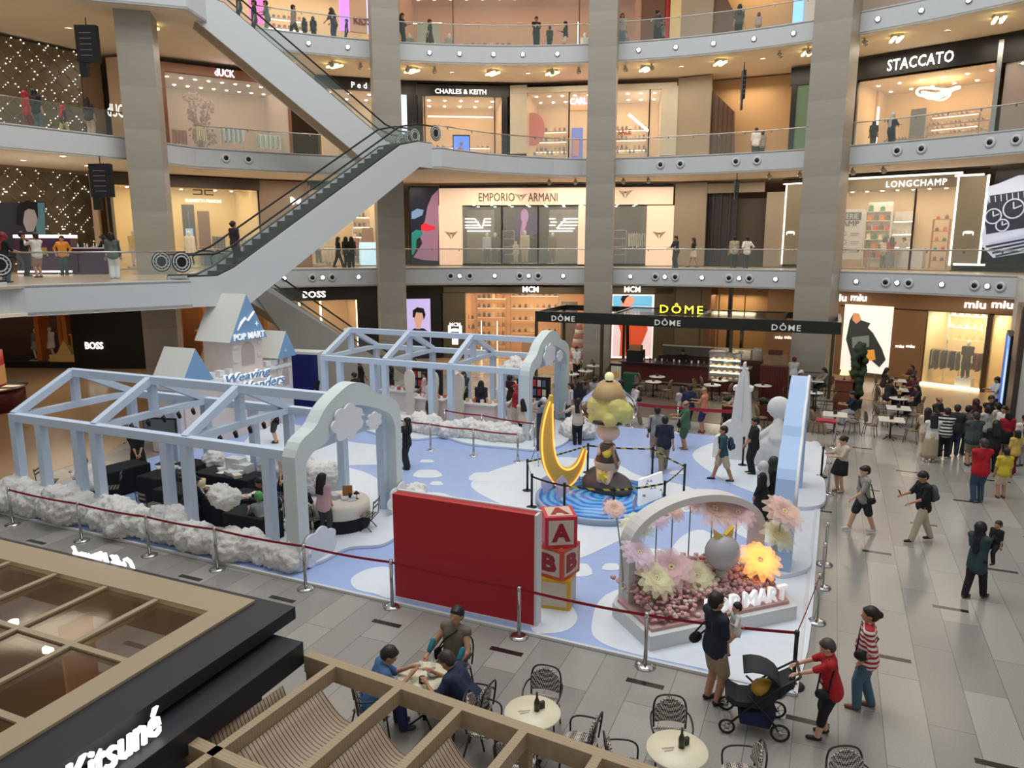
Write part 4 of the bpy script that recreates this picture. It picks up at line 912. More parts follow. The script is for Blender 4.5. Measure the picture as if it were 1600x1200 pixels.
xa=S.p(823,200)[0]; xb=S.p(1032,200)[0]; S.room(xa,xb,4.4,zt,mat('sand_wall',srgb(220,188,146),.6),UPFL,CREAM,(1,.82,.58),280,lights=10); S.glass(xa,xb,.05,zt)
for px in(889,1014):x=S.p(px,200)[0]; S.bar(x-.04,x+.04,0,zt)
S.rect('inner_fascia',891,150,918,172,-.08,.02,mat('peach_fascia',srgb(224,170,130),.6)); S.sign('CARL',904,158,26,10,glow('pink_neon',(1,.35,.75),6),-.12)
x,z=S.p(832,202,1.0); m=MB(); m.prism([(x+.75*math.cos(q),z+.95*math.sin(q))for q in[2*math.pi*j/32 for j in range(32)]],1.0,1.1,axis='y'); m.build('red_disc',mat('red_disc',srgb(200,40,44),.5),S.t)
S.box('blue_screen',S.p(893,200,.8)[0],S.p(911,200,.8)[0],.8,.9,.3,2.3,emi('screen_blue',srgb(60,90,190),.8)); S.box('pink_panel',S.p(895,200,.7)[0],S.p(905,200,.7)[0],.7,.78,.7,1.7,mat('panel_pink',srgb(200,130,130),.6))
S.sign('SALE',976,206,21,8,mat('sale_red',srgb(150,30,34),.6),-.05,off=.02)
for k in range(9):
    p_=S.W(S.p(985+k*3,160,2.2)[0],2.2,2.9-k*.05); 
m=MB()
for k in range(10):m.lathe([(.02,0),(.06,.02),(.06,.1),(.02,.14)],8,(S.p(984+k*3.2,160,2.2)[0],2.2,3.1-k*.10))
m.build('pendant_lights',SPOT,S.t)
shelves(S,S.p(835,200,4.0)[0],S.p(885,200,4.0)[0],4.0,[1.4,2.0,2.6],'back of the marble shop, left half',items='bag',cols=LEATH,per=7,glowb=True,board=OAK); shelves(S,S.p(962,200,4.0)[0],S.p(1010,200,4.0)[0],4.0,[1.4,2.0,2.6],'back of the marble shop, right half',items='bag',cols=LEATH,per=7,glowb=True,board=OAK)
BAGC=[srgb(230,210,190),srgb(90,110,160),srgb(60,50,50),srgb(200,180,80)]
shelves(S,S.p(832,230,1.8)[0],S.p(885,230,1.8)[0],1.8,[.35,.9],'low shelves by the red round display',items='bag',cols=BAGC,per=8); shelves(S,S.p(962,230,1.8)[0],S.p(1012,230,1.8)[0],1.8,[.35,.9],'low shelves under the red price lettering',items='bag',cols=BAGC,per=8)
S=Shop('plain second-floor beige wall and sloping brown screen, right of the marble shop',1058,1236,L2,cat='wall panel',name='cladding_panel')
S.rect('stone_panel',1058,120,1110,243,-.05,.2,MATS['beige_stone']); S.rect('far_wall',1110,110,1238,240,1.6,1.7,mat('amber_wall',srgb(196,158,112),.6))
blobpoly(S,[(1110,138),(1148,175),(1148,240),(1110,243)],.3,mat('brown_screen',srgb(104,74,54),.4),'brown_screen',.1)
for k in range(5):S.rect('slat',1113+7*k,145+7*k,1114+7*k,241,.12,.2,BRONZE)
area('shop_light',S.W(S.w*.6,.6,4.2),(0,0,S.a),2.5,50,(1,.8,.55),1)
S=Shop('black-framed second-floor shop with green glass window, left of the fourth stone column',1236,1275,L2)
S.rect('header',1236,103,1280,132,-.12,.1,DARKF); S.rect('side_frame',1234,132,1242,234,-.12,.1,DARKF); S.rect('green_window',1242,132,1280,234,-.02,.02,mat('green_window',srgb(90,110,90),.15,emit=srgb(70,90,60),es=.25))
S=Shop('black-fasciaed shoe shop with large white lettering at the upper right',1325,1561,L2)
zt=S.p(1440,116)[1]
S.rect('fascia',1330,76,1562,111,-.12,.15,DARKF); S.rect('side_frame',1324,92,1338,228,-.1,.1,DARKF); S.rect('side_frame',1553,63,1561,208,-.15,.1,STEEL)
S.sign('STACCATO',1437,95,102,18,LETW,-.2,off=.012,sp=1.1)
xa=S.p(1338,180)[0]; xb=S.p(1553,150)[0]; S.room(xa,xb,4.4,zt,mat('honey_wall',srgb(206,168,116),.6),UPFL,mat('honey_ceiling',srgb(214,178,130),.8),(1,.84,.56),260,lights=6); S.glass(xa,xb,.05,zt)
shelves(S,S.p(1455,180,4.0)[0],S.p(1530,170,4.0)[0],4.0,[.9,1.5,2.1],'back wall of the upper right shoe shop',items='shoe',cols=LEATH,per=10,glowb=True,board=OAK)
t=thing('ring_chandelier','glowing wavy ring chandelier inside the shoe shop at upper right','chandelier',S.W(S.p(1464,155,2)[0],2,2.9),S.a); YG=glow('ring_glow',(1,.9,.62),7)
for j,(r_,dz)in enumerate(((.95,.15),(.7,.02),(.55,-.14))):MB().tube([(r_*math.cos(q),r_*.7*math.sin(q),dz+.12*math.sin(2*q+j))for q in[2*math.pi*i/32 for i in range(32)]],.05,6,closed=True).build('light_ring',YG,t)
MB().tube([(0,0,.2),(0,0,zt-2.9)],.01,6).build('cord',BLACK,t)
S.box('light_tube',S.p(1370,180,2)[0],S.p(1373,180,2)[0],2,2.05,.3,2.6,glow('tube',(1,.97,.9),5)); S.box('column_inner',S.p(1352,180,2.6)[0],S.p(1370,180,2.6)[0],2.6,3.0,0,zt,mat('tan_pier',srgb(190,150,110),.6)); S.box('dark_door',S.p(1422,190,4)[0],S.p(1445,190,4)[0],4.0,4.1,0,2.6,DARKF)
shelves(S,S.p(1382,215,1.0)[0],S.p(1442,215,1.0)[0],1.0,[.35,.75],'long low table of the upper right shoe shop',items='shoe',cols=[srgb(60,40,30),srgb(220,210,190),srgb(120,40,30)],per=12,board=WALNUT); shelves(S,S.p(1448,200,1.8)[0],S.p(1545,190,1.8)[0],1.8,[.45,.95,1.4],'right-hand racks of the upper right shoe shop',items='shoe',cols=LEATH,per=14,board=OAK)
S=Shop('glass-fronted shop with reddish interior at the right edge of the second floor',1562,1700,L2,cat='shop')
S.rect('header',1562,20,1700,88,-.12,.1,DARKF); S.room(.1,S.w,3.5,3.6,mat('rust_wall',srgb(130,84,66),.6),UPFL,CREAM,(1,.85,.65),60); S.glass(.1,S.w,.05,3.6)
# ------------------------------------------------ TOP FLOOR
S=Shop('children\'s shop with yellow lit shelves and a pink glowing pillar on the top floor',335,590,L3)
S.room(.1,S.w,4.4,4.5,mat('cream_yellow',srgb(250,224,170),.6),UPFL,CREAM,(1,.86,.6),300,lights=7); S.glass(.1,S.w,.05,4.5)
PK=emi('pink_panel_glow',srgb(230,110,190),1.3); S.rect('pink_pillar',388,-60,410,36,-.1,.1,PK); S.rect('pink_pillar',530,-60,545,48,-.1,.1,emi('violet_panel_glow',srgb(190,130,255),1.5)); S.rect('white_panel',545,-60,572,50,-.1,.1,mat('kids_panel',srgb(226,190,160),.6)); S.rect('light_column',573,-60,579,52,-.12,.1,emi('blue_white',srgb(190,200,240),1.4))
S.sign('KIDS',566,33,26,11,mat('sale_red',srgb(150,30,34),.6),-.14,off=.02)
shelves(S,S.p(415,20,2.5)[0],S.p(480,20,2.5)[0],2.5,[.4,.9,1.4,1.9,2.4],'yellow lit shelves of the top-floor children\'s shop',items='fold',cols=COLR,per=8,glowb=True)
S=Shop('wide open shop with orange-lit walls and ceiling in the middle of the top floor',622,1010,L3)
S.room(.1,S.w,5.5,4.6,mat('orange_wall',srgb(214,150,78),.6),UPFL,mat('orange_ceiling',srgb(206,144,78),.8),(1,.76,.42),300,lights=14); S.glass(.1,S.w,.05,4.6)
for px in(708,905):x=S.p(px,30)[0]; S.bar(x-.03,x+.03,0,4.5,BRONZE)
S.box('light_line',S.p(645,20,3)[0],S.p(690,20,3)[0],3,3.05,2.9,2.96,glow('cove',(1,.85,.6),3)); S.box('light_tube',S.p(903,40,1)[0],S.p(905,40,1)[0],1,1.05,.4,2.4,glow('tube',(1,.97,.9),5))
S.box('notice_board',S.p(652,40,1.0)[0],S.p(686,40,1.0)[0],1.0,1.06,1.1,2.4,mat('notice_green',srgb(150,160,120),.6))
rail_clothes(S,S.p(800,60,2)[0],S.p(850,60,2)[0],2,1.4,[srgb(230,200,170),srgb(180,60,50),srgb(240,230,210)],'mixed garments in the orange-lit shop, left half',n=14); rail_clothes(S,S.p(870,60,2)[0],S.p(915,60,2)[0],2.4,1.4,[srgb(220,90,60),srgb(230,220,200)],'orange and pale garments in the orange-lit shop, right half',n=12)
for a_,b_,n_ in((628,700,'left part'),(715,800,'middle part'),(905,1000,'right part')):shelves(S,S.p(a_,40,4.6)[0],S.p(b_,40,4.6)[0],4.6,[.4,.95,1.5,2.05],'back of the orange-lit shop, '+n_,items='fold',cols=COLR+CLOTHES,per=9,board=OAK)
for k in range(4):mannequin(S,S.p(640+62*k+(150 if k>1 else 0),60,1.4)[0],1.4,CLOTHES[k],CLOTHES[(k+2)%5],'mannequin on a low plinth in the orange-lit shop, '+ordl(k,4),sleeve=.9)
S.rect('brown_pier',1003,-60,1040,62,-.1,.1,BROWNW); S.rect('red_pier',1041,-60,1047,60,-.15,.1,mat('red_pier',srgb(190,24,44),.5))
S=Shop('cream wall and amber lobby on the right of the top floor',1047,1278,L3,cat='wall panel',name='lobby_front')
S.rect('stone_panel',1048,-60,1065,60,-.05,.2,mat('yellow_stone',srgb(226,204,150),.5)); S.rect('stone_panel',1065,-60,1115,58,-.05,.2,MATS['beige_stone']); S.rect('far_wall',1115,-60,1280,50,1.6,1.7,MATS['amber_wall'])
blobpoly(S,[(1115,-40),(1148,20),(1152,55),(1115,58)],.3,MATS['brown_screen'],'brown_screen',.1)
S.rect('blue_light_column',1241,-60,1257,36,-.2,-.05,emi('blue_column',srgb(130,190,255),1.6)); S.rect('white_wall',1257,-60,1282,34,-.1,.1,PALEW); area('shop_light',S.W(S.w*.6,.6,4.2),(0,0,S.a),3,80,(1,.8,.5),1)
S=Shop('grey shopfront cut by the top edge of the picture at upper right',1325,1600,L3,rad=27); S.rect('wall',1325,-70,1600,25,0,.2,mat('grey_front',srgb(140,120,110),.6)); S.rect('window',1350,-70,1440,15,-.04,-.02,mat('dim_window',srgb(190,170,160),.2))
# ------------------------------------------------ GROUND FLOOR
S=Shop('matt black wall with a small white name, between arched windows on the ground floor left',122,236,0,A=(-24.6,41.3),B=(-20.1,41.3),cat='shop')
MB().box(0,S.w,-.2,.4,0,4.7).build('black_wall',mat('matt_black',srgb(10,10,11),.7),S.t); S.sign('BOSS',147,540,28,11,LETW,-.25,off=.02)
S=Shop('arched wooden window display with two mannequins at the lower left, under the white landing',0,122,0,A=(-34,41.8),B=(-24.6,41.3))
S.room(0,S.w,3.5,4.6,mat('display_brown',srgb(86,62,46),.6),mat('display_floor',srgb(44,36,34),.4),BROWNW,(1,.78,.5),60); S.box('plinth',0,S.w,-.05,.3,0,.35,DARKF)
ORW=wood('orange_wood',srgb(206,126,60),srgb(180,100,44))
def arch(S,px,w_,h_,dep,y,m,name='wooden_arch'):
    x=S.p(px,560,y)[0]; out=[(x-w_,.3),(x-w_,h_-w_)]+[(x-w_*math.cos(q),h_-w_+w_*math.sin(q))for q in[math.pi*j/14 for j in range(1,14)]]+[(x+w_,h_-w_),(x+w_,.3)]
    k=.72; inn=[(x+w_*k,.3),(x+w_*k,h_-w_)]+[(x+w_*k*math.cos(q),h_-w_+w_*k*math.sin(q))for q in[math.pi*j/14 for j in range(1,14)]]+[(x-w_*k,h_-w_),(x-w_*k,.3)]
    b=MB(); n=len(out); inn=inn[::-1]; v=[(p[0],y,p[1])for p in out]+[(p[0],y,p[1])for p in inn]+[(p[0],y+dep,p[1])for p in out]+[(p[0],y+dep,p[1])for p in inn]; fs=[]
    for i in range(n-1):fs+=[(i,i+1,n+i+1,n+i),(2*n+i,3*n+i,3*n+i+1,2*n+i+1),(i,2*n+i,2*n+i+1,i+1),(n+i,n+i+1,3*n+i+1,3*n+i)]
    b.add(v,fs); return b.build(name,m,S.t,fix=True)
arch(S,84,.95,3.6,.9,.5,ORW); arch(S,116,.8,4.3,.6,.9,ORW)
mannequin(S,S.p(60,560,.8)[0],.8,srgb(120,116,118),srgb(150,146,146),'grey-dressed mannequin left of the wooden arch at lower left',leg='skirt',sleeve=.9,base=.35)
mannequin(S,S.p(82,560,1.3)[0],1.3,srgb(232,228,220),srgb(232,228,220),'white-dressed mannequin standing inside the wooden arch',leg='skirt',sleeve=.2,base=.35)
t=thing('display_block','pale wooden house-shaped display block beside the black wall','display',S.W(S.p(99,566,.1)[0],.1,.35),S.a); PW=wood('pale_wood',srgb(226,196,130),srgb(206,172,106))
MB().box(-.8,.75,0,.7,0,.4).build('block',PW,t); MB().prism([(-.5,.4),(.4,.4),(0,1.2)],.2,.5,axis='y').build('gable',PW,t); MB().lathe([(.02,.4),(.22,.4),(.22,1.5),(.3,1.5),(.3,1.56),(.02,1.56)],12,(.62,.3,0)).build('pedestal',PW,t)
S=Shop('second arched wooden window of the black-walled shop, right of the first stone column',236,385,0,A=(-20.1,41.3),B=(-13.2,41.6))
S.room(0,S.w,3.5,4.6,mat('display_orange',srgb(170,116,66),.6),mat('display_floor2',srgb(70,60,90),.4),BROWNW,(1,.75,.42),90); arch(S,301,.8,3.9,.5,1.2,ORW)
m=MB(); xx=S.p(322,560,.5)[0]; m.lathe([(.02,0),(.55,0),(.3,.6),(.12,1.1),(.1,1.9),(.5,2.05),(.5,2.12),(.02,2.12)],16,(xx,.5,.0)); m.build('display_lamp',PW,S.t)
S=Shop('black shopfront with bold white name and warm window, behind the descending escalator',405,600,0)
zt=S.p(520,470)[1]; S.rect('fascia',405,450,600,468,-.15,.1,MATS['matt_black']); xa=S.p(420,500)[0]; xb=S.p(560,500)[0]; S.rect('side_wall',561,466,600,590,-.15,.1,MATS['matt_black'])
S.sign('BOSS',491,460,36,10,LETW,-.2,off=.02); S.room(xa,xb,3.6,zt,mat('gold_wall',srgb(200,156,90),.6),BROWNW,CREAM,(1,.82,.5),170,lights=5); S.glass(xa,xb,.05,zt)
for px,c in((470,0),(503,0),(560,0)):x=S.p(px,500)[0]; S.bar(x-.05,x+.05,0,zt,glow('gold_strip',(1,.85,.5),4),.3,.36,'light_strip')
rail_clothes(S,S.p(530,520,1.5)[0],S.p(555,520,1.5)[0],1.5,1.6,[srgb(40,34,30),srgb(90,60,40)],'dark jackets in the black shopfront behind the escalator',n=8); mannequin(S,S.p(540,520,.8)[0],.8,srgb(60,44,36),srgb(40,34,32),'brown-jacketed mannequin in the black shopfront behind the escalator',sleeve=1)
S=Shop('digital portrait screen of a dark-haired man on black, right of the second stone column',632,692,0,cat='screen',name='advertising_screen')
S.rect('black_wall',632,450,690,600,-.1,.2,MATS['matt_black']); S.rect('display',635,467,673,560,-.14,-.1,emi('screen_lilac',srgb(190,180,235),.95))
blobpoly(S,[(640,560),(640,518),(648,513),(662,513),(672,520),(672,560)],-.15,emi('suit_navy',srgb(28,34,56),.3),'suit'); blobpoly(S,[(649,487),(660,485),(662,496),(658,507),(657,514),(650,514),(650,507),(647,500)],-.165,emi('face_pic',srgb(214,170,150),.7),'face'); blobpoly(S,[(645,496),(645,485),(652,480),(662,482),(665,492),(662,500),(660,489),(650,488),(648,496)],-.18,BLACK,'hair')
S=Shop('olive-framed handbag shop with orange-lit shelves and white block lettering, ground floor middle',693,1052,0)
zt=S.p(800,459)[1]; S.rect('fascia',693,449,1052,458,-.12,.1,OLIVE); S.rect('side_panel',693,458,727,600,-.12,.1,OLIVE); S.rect('side_panel',913,458,954,600,-.12,.1,OLIVE); S.rect('side_panel',1022,449,1052,600,-.12,.1,OLIVE)
S.sign('MCM',829,452,25,9,LETW,-.18,off=.02); S.sign('MCM',988,452,25,9,LETW,-.18,off=.02); S.sign('MCM',711,507,17,6,LETW,-.15,off=.02)
m=MB(); x,z=S.p(711,519,-.15); m.ball((x,-.15,z),.34,10,0,(1,.15,.7)); m.box(x-.18,x+.18,-.19,-.12,z-.75,z-.2); m.box(x-.42,x-.26,-.19,-.12,z-.05,z+.4); m.box(x+.26,x+.42,-.19,-.12,z-.05,z+.4); m.build('figure_logo',LETW,S.t); S.box('logo_glasses',x-.25,x+.25,-.23,-.19,z-.08,z+.04,BLACK)
xa=S.p(727,500)[0]; xb=S.p(913,500)[0]; S.room(xa,xb,4.4,zt,mat('mcm_wall',srgb(236,176,96),.6),OAK,CREAM,(1,.78,.42),320,lights=9); S.glass(xa,xb,.05,zt)
shelves(S,S.p(745,520,2.6)[0],S.p(790,520,2.6)[0],2.6,[.5,1.1,1.7,2.3,2.9,3.5],'orange-lit shelves left in the olive-framed handbag shop',items='bag',cols=LEATH,per=6,glowb=True,s=1.1,board=OAK)
shelves(S,S.p(798,520,3.9)[0],S.p(872,520,3.9)[0],3.9,[1.2,2.0,2.8,3.6],'back shelves of the olive-framed handbag shop',items='bag',cols=LEATH,per=8,glowb=True,s=.9,board=OAK); shelves(S,S.p(728,520,1.2)[0],S.p(742,520,1.2)[0],1.2,[.5,1.1,1.7,2.3],'thin left rack of the olive-framed shop',items='bag',cols=LEATH,per=2,glowb=True,board=OAK)
for px in(752,777):x=S.p(px,520,1)[0]; S.bar(x-.02,x+.02,0,2.2,glow('gold_strip',(1,.85,.5),4),1,1.04,'light_strip')
t=thing('display_table','wooden display island with drawers inside the handbag shop','table',S.W(S.p(845,560,2)[0],2,.02),S.a); MB().box(-1.2,1.2,-.4,.4,0,.9).build('body',OAK,t); MB().box(-1.25,1.25,-.45,.45,.9,.95).build('top',OAK,t)
S.box('dark_cabinet',S.p(876,520,1.5)[0],S.p(902,520,1.5)[0],1.5,1.7,0,3.4,WALNUT)
m=MB(); x=S.p(905,520,.6)[0]
for k in range(9):r0=.55*(1-k/9); m.lathe([(r0+.04,k*.28),(r0,k*.28+.28)],16,(x,.6,.1),mi=k%2)
m.build('striped_cone',[mat('red_stripe',srgb(170,40,40),.6),WHITE],S.t)
S.rect('light_frame',956,460,1021,560,-.18,-.12,emi('lightbox_white',srgb(244,236,232),1.3)); S.rect('picture_sky',958,462,1019,479,-.2,-.18,emi('picture_sky',srgb(110,180,220),.9)); S.rect('picture_pale',958,479,1019,557,-.2,-.18,emi('picture_pink',srgb(240,214,214),.9))
blobpoly(S,[(972,479),(970,465),(984,462),(992,466),(990,474),(984,479)],-.205,emi('picture_face',srgb(226,150,130),.8),'face'); blobpoly(S,[(970,468),(972,462),(984,461),(978,466),(974,475)],-.22,BLACK,'hair')
blobpoly(S,[(966,506),(1010,506),(1012,515),(1004,535),(992,556),(968,556),(970,520)],-.205,emi('picture_bag',srgb(216,84,50),.8),'bag_picture'); blobpoly(S,[(978,506),(983,506),(983,550),(978,550)],-.22,BLACK,'strap_picture')
S=Shop('dim brown recess with wooden doors behind the café, ground floor right of middle',1052,1300,0,cat='wall panel',name='lobby_front')
S.rect('wall_panel',1052,449,1100,600,-.05,.2,mat('olive_brown',srgb(110,98,76),.5)); S.rect('wall_panel',1100,449,1300,600,1.4,1.5,mat('wood_recess',srgb(166,128,84),.5)); S.rect('pier',1100,449,1108,600,-.1,1.4,BROWNW); S.rect('pier',1135,449,1141,600,-.1,.1,DARKF)
for px in(1092,1120,1160):S.rect('panel_edge',px,452,px+1.5,600,-.08,0,BRONZE)
S.rect('brown_wall',1196,449,1310,605,-.1,.1,mat('miu_brown',srgb(146,112,80),.55)); area('shop_light',S.W(S.w*.35,.6,4),(0,0,S.a),3,70,(1,.8,.5),1)
S.miu(1224,527,26,5)
S=Shop('brown-walled luxury shop with glowing rounded lettering on the right of the ground floor',1310,1600,0)
MB_=MATS['miu_brown']; S.rect('brown_wall',1310,455,1600,484,-.1,.1,MB_)
S.miu(1326,465,56,11); S.miu(1545,476,76,12); S.miu(1414,541,30,5)
xl=S.p(1310,540)[0]; x1=S.p(1392,540)[0]; x2=S.p(1444,540)[0]; x3=S.p(1540,540)[0]; x4=S.p(1548,540)[0]
zz=S.p(1440,486)[1]
S.box('brown_wall',x1,x2,-.1,.1,0,zz,MB_); S.box('brown_wall',x3,x4,-.12,.1,0,zz,BRONZE); S.box('brown_wall',-.2,xl+.3,-.1,.1,0,zz,MB_)
S.rect('lightbox',1316,477,1392,582,-.14,-.1,emi('miu_lightbox',srgb(244,236,226),1.1)); 
blobpoly(S,[(1328,500),(1334,489),(1342,490),(1345,500),(1360,505),(1356,512),(1364,520),(1378,545),(1384,562),(1374,574),(1358,560),(1350,576),(1330,560),(1322,530)],-.16,emi('picture_dark',srgb(58,62,62),.5),'figure_picture'); blobpoly(S,[(1333,489),(1343,491),(1346,500),(1338,506),(1332,500)],-.175,emi('picture_skin',srgb(214,150,110),.7),'face'); blobpoly(S,[(1345,548),(1366,546),(1368,562),(1348,566)],-.18,emi('picture_orange',srgb(220,150,70),.8),'bag_picture'); blobpoly(S,[(1331,527),(1358,524),(1358,542),(1332,544)],-.19,emi('picture_greybag',srgb(120,130,122),.6),'bag_picture')
S.room(x2,x3,3.4,zz,mat('miu_cream',srgb(238,220,178),.6),mat('miu_floor',srgb(226,190,130),.4),CREAM,(1,.86,.58),230,lights=5); S.glass(x2,x3,.1,zz); S.box('sill',x2,x3,-.1,.1,0,.12,glow('sill_glow',(1,.85,.55),2)); S.room(x4,S.w,3.4,zz,MATS['miu_cream'],MATS['miu_floor'],CREAM,(1,.86,.58),120,lights=3); S.glass(x4,S.w,.1,zz)
for x in(x2,x3):S.bar(x-.04,x+.04,0,zz,BRONZE)
shelves(S,S.p(1478,540,1.6)[0],S.p(1536,540,1.6)[0],1.6,[2.2,2.8,3.4],'upper glass shelves of the brown-walled luxury shop',items='bag',cols=[srgb(230,200,120),srgb(200,196,190),srgb(220,214,200)],per=5,s=.8)
rail_clothes(S,S.p(1450,560,1.2)[0],S.p(1500,560,1.2)[0],1.2,1.7,[srgb(70,60,54),srgb(40,38,44),srgb(160,140,110),srgb(60,60,90)],'long dark garments in the brown-walled luxury shop',n=16,length=1.0); rail_clothes(S,S.p(1504,560,1.2)[0],S.p(1536,560,1.2)[0],1.2,1.7,[srgb(44,44,60),srgb(190,60,50),srgb(120,40,40)],'dark and red garments in the brown-walled luxury shop',n=10,length=.9)
mannequin(S,S.p(1511,560,.5)[0],.5,srgb(60,54,46),srgb(40,40,40),'headless-looking mannequin in a short dark outfit in the luxury shop window',sleeve=.5,base=.5)
t=thing('screen_tower','grey-white tower at the right edge with tall lit screens on its left face','tower',(16.25,23.1,0),R(59.5))
TW=mat('tower_paint',srgb(188,188,184),.5)
MB().prism([(0,0),(8.0,0),(8.0,-3),(3.5,-7.5),(.3,-3.2)],0,5.65).build('tower_body',TW,t,fix=True)
MB().box(1.2,3.4,.0,.16,.5,4.9).build('screen_frame',mat('tower_frame',srgb(70,60,54),.4),t); MB().box(4.3,6.6,.0,.2,.2,3.6).build('screen_frame',BLACK,t)
MB().box(4.4,5.5,.2,.22,.3,3.5).build('display',emi('tower_blue',srgb(110,160,230),1.1),t); MB().box(5.6,6.5,.2,.22,.3,3.5).build('display',emi('tower_deepblue',srgb(40,90,180),.9),t); MB().box(1.35,3.25,.16,.18,3.0,4.8).build('display',mat('tower_brown',srgb(120,100,90),.4),t)
MB().prism([(4.6+.35*math.cos(q),1.9+1.2*math.sin(q))for q in[2*math.pi*k/16 for k in range(16)]],.225,.23,axis='y').build('picture',emi('tower_pale',srgb(210,224,240),1.0),t)
# ============================================================ EVENT STAGE in the middle of the hall
SKYB=mat('pavilion_blue',srgb(204,220,240),.5); SKYW=mat('cloud_white',srgb(232,236,240),.55); MINT=mat('pale_mint',srgb(212,224,224),.5)
PRINTB=mat('printed_blue',srgb(160,182,228),.35,bscale=3); PRINTW=mat('printed_white',srgb(222,230,240),.35,bscale=3)
A0d=math.degrees(A0)
def blob(pts,z,mb,mi,grow=None):
    mb.prism(pts,z-.003,z,mi)
def smooth_loop(pts,n=6):
    out=[]; m=len(pts)
    for i in range(m):
        p0,p1,p2,p3=(Vector(pts[(i+k-1)%m])for k in range(4))
        for k in range(n):
            t=k/n; out.append(tuple(.5*((2*p1)+(p2-p0)*t+(2*p0-5*p1+4*p2-p3)*t*t+(3*p1-p0-3*p2+p3)*t**3)))
    return out
def gp2(*pts):return[G(*p).xy for p in pts]
stg=thing('stage_floor','large printed blue and white cloud-pattern stage flooring in the middle of the hall','stage floor',(0,0,0))
q=[TS(*p)for p in((-20.3,.3),(0,0),(.15,15.6),(-19.5,15.8))]
MB().prism([(p.x,p.y)for p in q],0,.03).build('base',PRINTB,stg,fix=True)
mb=MB()
WB=[[(640,800),(640,776),(690,772),(740,792),(800,800),(745,770),(740,752),(790,730),(860,716),(950,722),(1000,745),(1075,762),(1120,790),(1095,800),(1040,805),(1000,830),(960,850),(900,875),(850,868),(830,900),(760,900),(700,880),(650,850)],
      [(1082,712),(1120,692),(1200,684),(1286,700),(1278,760),(1250,780),(1190,775),(1120,745)],[(1240,1078),(1276,870),(1284,702),(1258,700),(1245,780),(1215,900),(1100,830),(1050,862),(1110,900),(960,925),(925,975),(950,1012),(1100,1048)],
      [(480,668),(540,690),(600,700),(612,725),(540,730),(560,752),(500,790),(430,770),(380,700),(420,665)],[(826,930),(880,940),(902,965),(890,985),(860,992),(830,985)],[(550,905),(580,890),(612,892),(612,935),(585,930),(555,922)],
      [(1135,800),(1190,790),(1220,830),(1200,850),(1150,835)],[(960,785),(1030,765),(1060,790),(1010,830)]]
for k_,w_ in enumerate(WB):blob(smooth_loop(gp2(*w_)),.034+.0004*k_,mb,0)
for cx,cy,rx,ry in((755,747,22,9),(668,742,22,8),(682,757,10,4),(667,722,11,3),(615,736,15,6),(612,716,14,5),(905,893,20,13),(955,888,14,7),(1058,740,12,4),(1020,872,26,16),(1075,905,22,8)):
    pts=[(cx+rx*math.cos(a)*(1+.15*math.sin(3*a)),cy+ry*math.sin(a)*(1+.2*math.cos(2*a)))for a in[2*math.pi*k/14 for k in range(14)]]; blob([tuple(v)for v in gp2(*pts)],.037,mb,0)
mb.build('cloud_print',PRINTW,stg,fix=True)
mb=MB(); e=[TS(*p,.03)for p in((-20.3,.28),(0,-.03),(.18,15.6))]
for a,b in zip(e,e[1:]):mb.beam(a,b,.06,.05)
mb.build('edge_trim',WHITE,stg)
def platform(pts,z,label):
    loop=smooth_loop(gp2(*pts)); o=MB().prism(loop,.03,z).build('cloud_platform',[PRINTW],fix=True,bevel=.02); return tag(o,label,'platform')
platform([(455,892),(500,884),(545,862),(600,856),(630,830),(632,790),(600,760),(560,740),(500,735),(440,800),(440,870)],.12,'low white scalloped platform at the open end of the near blue pavilion')
platform([(560,668),(600,684),(650,690),(690,686),(730,697),(790,703),(850,707),(890,690),(880,664),(820,650),(700,640),(560,640)],.12,'low white scalloped platform under the far blue pavilion')
def cr_open(p,n=6):
    q=[p[0]]+p+[p[-1]]; out=[]
    for i in range(1,len(q)-2):
        for k in range(n):
            s_=k/n; a,b,c,d=(Vector(x)for x in q[i-1:i+3]); out.append(tuple(.5*((2*b)+(c-a)*s_+(2*a-5*b+4*c-d)*s_*s_+(3*b-a-3*c+d)*s_**3)))
    return out+[p[-1]]
